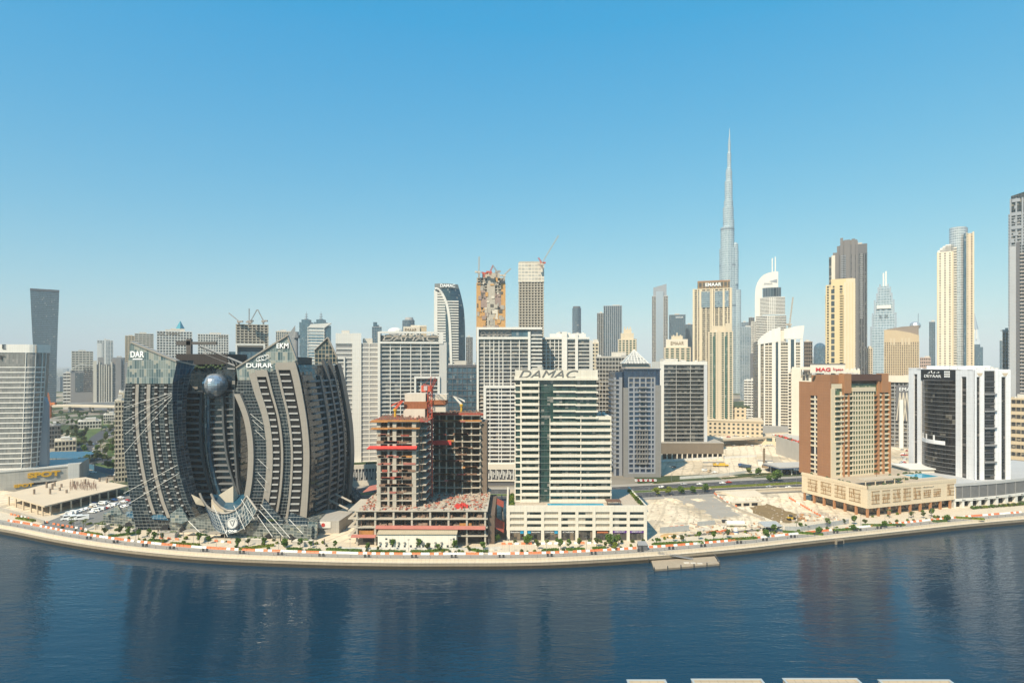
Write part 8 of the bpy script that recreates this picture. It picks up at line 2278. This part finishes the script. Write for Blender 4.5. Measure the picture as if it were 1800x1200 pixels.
# blue fabric hoarding by the roundabout
t=wall("blue_hoarding","bright blue fabric hoarding curving behind the yellow lettered podium","fence",[G(84,826),G(120,822),G(150,822),G(178,829),G(215,838)],4.2,.3,paint("fabric_blue",(.045,.13,.20),.7,.2,.2,.1))
x,y=G(114,812); t=thing("blue_canopy","bright blue fabric roof behind the yellow lettered podium","canopy",(x,y,0),.1); MB().slab([(-20,-14,6.5),(22,-14,5.5),(22,14,7.5),(-20,14,8)],(0,0,1),.3).build("roof",MC["fabric_blue"],t)
for sx in (-18,0,20):
    for sy in (-12,12): MB().box(sx-.2,sy-.2,0,sx+.2,sy+.2,6).build("post",GREY,t)
# flyovers
def flyover(label,pts,w,z,D=None):
    o=pts[0]; t=thing("flyover",label,"flyover",(o[0],o[1],0)); P=[(x-o[0],y-o[1]) for x,y in pts]
    A=offs(P,w/2); B=offs(P,-w/2); m=MB(); m2=MB()
    for i in range(len(P)-1):
        MB().prism([B[i],B[i+1],A[i+1],A[i]],z-1.6,z).build("deck",PLC,t)
        for E,s in ((B,-1),(A,1)):
            a,b=Vector(E[i]),Vector(E[i+1]); d=(b-a).normalized(); n=Vector((-d.y,d.x))*.25
            MB().prism([tuple(a-n),tuple(b-n),tuple(b+n),tuple(a+n)],z-.6,z+1.1).build("parapet",PLC,t)
        d=Vector(P[i+1])-Vector(P[i]); k=max(1,int(d.length/35))
        for j in range(k):
            c=Vector(P[i])+d*((j+.5)/k); MB().box(c.x-1.2,c.y-1.2,0,c.x+1.2,c.y+1.2,z-1.6).build("pillar",CONC,t)
    return t
flyover("pale concrete flyover crossing behind the left park",[(PX(40,1125),1125),(PX(140,1115),1115),(PX(215,1085),1085),(PX(340,1030),1030)],22,13)
flyover("second pale flyover farther back at left",[(PX(70,1165),1165),(PX(150,1150),1150),(PX(260,1120),1120)],10,9)
flyover("pale concrete flyover crossing behind the sand lot, centre right",[(PX(1235,655),655),(PX(1300,668),668),(PX(1375,690),690),(PX(1480,720),720),(PX(1620,760),760),(PX(1830,800),800)],24,8.5)
for i in range(7):
    px=1265+i*15; d=lerp(662,692,i/6.0); car(PX(px,d),d-6+(i%3)*5,.2,("white","red","silver")[i%3],("white","red","silver")[i%3]+" car driving on the centre right flyover",("white","red","silver")[i%3]+" cars on the flyover",z=8.6)
# low buildings in the middle distance, left
def low(name,label,px0,px1,D,z,wm,gm,nf,nb): 
    return tower(name,label,"building",px0,px1,HY+(CH-z)*FP/D,D,30,wm,gm,nf,nb,.35,.25,.4,sides='fr',cap=1)
low("low_building","low cream roofed hall beside the left flyover",137,178,830,11,WHT2,G_C,2,8); low("low_building","dark low site building behind the left edge tower",86,106,640,24,CONC_D,G_C,5,4); low("low_building","pale low building left of the narrow tan apartment block",182,204,900,14,WHT2,G_A,3,6); low("low_building","sandy low building behind the blue fabric roof",96,134,610,12,BGE,G_C,2,6)
# hazy district far behind
r=random.Random(31)
occ=[(o.location.x,o.location.y) for o in S.objects if o.type=='EMPTY' and o.parent is None]
cnt=0
GRP="low buildings of the hazy district"
base_m=[]
for k in range(6):
    w_,d_,h_=r.uniform(24,50),r.uniform(20,34),(9,14,20,28,36,48)[k]
    wm,gm=((WHT2,G_A),(BGE,G_C),(GRY,G_C),(WHT,G_S),(BGE2,G_C),(GRY2,G_B))[k]
    a=MB(); a.box(-w_/2+.3,.3,0,w_/2-.3,d_-.3,h_-.4); b=MB()
    for j in range(int(h_/3.6)+1): b.box(-w_/2,0,j*3.6,w_/2,d_,j*3.6+1.5)
    for j in range(8): b.box(lerp(-w_/2,w_/2-1.4,j/7),-.1,0,lerp(-w_/2,w_/2-1.4,j/7)+1.4,3,h_)
    b.box(-w_/2-.2,-.2,h_-1.4,w_/2+.2,d_+.2,h_); b.box(-w_*.2,d_*.3,h_,w_*.1,d_*.7,h_+3)
    base_m.append((a.mesh("glazing",gm),b.mesh("facade_frame",wm)))
while cnt<230:
    D=r.uniform(950,1) if 0 else 950*(6500/950)**r.random(); px=r.uniform(-60,1860); x=PX(px,D)
    if any(abs(x-a)<60 and abs(D-b)<60 for a,b in occ): continue
    occ.append((x,D)); k=r.randrange(6) if D<3000 else r.randrange(2,6); cnt+=1
    t=thing("low_building","hazy low city block in the flat district far behind the towers","building",(x,D,0),r.uniform(-.3,.3),GRP)
    for nm,me in zip(("glazing","facade_frame"),base_m[k]):
        o=bpy.data.objects.new(nm,me); COL.objects.link(o); o.parent=t
# ================================================================== OWN BUILDING: terraces below the camera

r=random.Random(14)
for i,(px,py,s_) in enumerate(((1160,884,5),(1185,880,7),(1212,887,4),(1228,879,5),(1390,892,5),(1372,880,6),(1420,899,4),(1290,838,4),(1215,830,5),(1320,812,5),(1250,815,4))):
    x,y=G(px,py); t=thing("sand_mound","low pale mound of dumped sand on the building plots","heap",(x,y,0),r.uniform(0,3),"sand mounds on the plots"); m=MB()
    def P_(a,b,s_=s_,k=i): 
        rad=s_*(1+.3*math.sin(a*3+k)+.15*math.sin(a*5+2*k)); return (rad*b*math.cos(a),rad*b*.6*math.sin(a),s_*.22*(1-b*b)**1.5+.15*(1-b)*math.sin(a*4+b*9+k)+.02)
    for a in range(18):
        for b in range(5): m.face([P_(a*math.pi/9,b/5),P_(a*math.pi/9,(b+1)/5),P_((a+1)*math.pi/9,(b+1)/5),P_((a+1)*math.pi/9,b/5)] if b else [P_(a*math.pi/9,0),P_(a*math.pi/9,.2),P_((a+1)*math.pi/9,.2)])
    m.build("sand",SAND,t)
q=MB()
for i in range(500):
    px,py=r.uniform(1145,1480),r.uniform(868,916); x,y=G(px,py)
    if px>1400 and py<890: continue
    k=r.uniform(.15,.7); q.obox((x,y),0,0,r.uniform(0,3),k*1.6,k,.05,k*.6)
struct(q,"rubble",MC["debris_grey"],"stuff")
t=thing("terraced_building","pale terraced balconies of the near building at the bottom edge","building",(0,20,0))
DD=42.0
for i,(a,b,y0) in enumerate(((1104,1168,1194.5),(1217,1337,1193),(1378,1505,1192),(1546,1668,1194.5))):
    zt=PZ(y0,DD); xa,xb=PX(a,DD),PX(b,DD)
    MB().box(xa,-8,zt-.7,xb,22,zt-.09).build("balcony_slab",paint("terrace_tile",(.42,.34,.25),.7,.1,.6,0,joints=(.6,.6,.03)),t)
    MB().box(xa-.05,21.9,zt-.3,xb+.05,22.05,zt-.04).box(xb-.1,-8,zt-.3,xb+.08,21.9,zt-.04).box(xa-.08,-8,zt-.3,xa+.1,21.9,zt-.04).build("balustrade",MC["terrace_tile"],t)
    MB().box(xa-.1,21.95,zt-.04,xb+.1,22.1,zt).box(xb-.05,-8,zt-.04,xb+.1,21.95,zt).box(xa-.1,-8,zt-.04,xa+.05,21.95,zt).build("handrail",paint("rail_pale",(.36,.38,.38),.4,.05,1,0),t)
    MB().box(xa-.75,-8,zt-1.8,xa-.12,21.6,zt-.2).build("divider_wall",MC["terrace_tile"],t)
MB().box(-14,-60,-4,50,12,PZ(1260,42)-1).build("wall",WHT2,t)
for P_ in (BIG,RND,PALM,SMALL,SHR): P_.done()
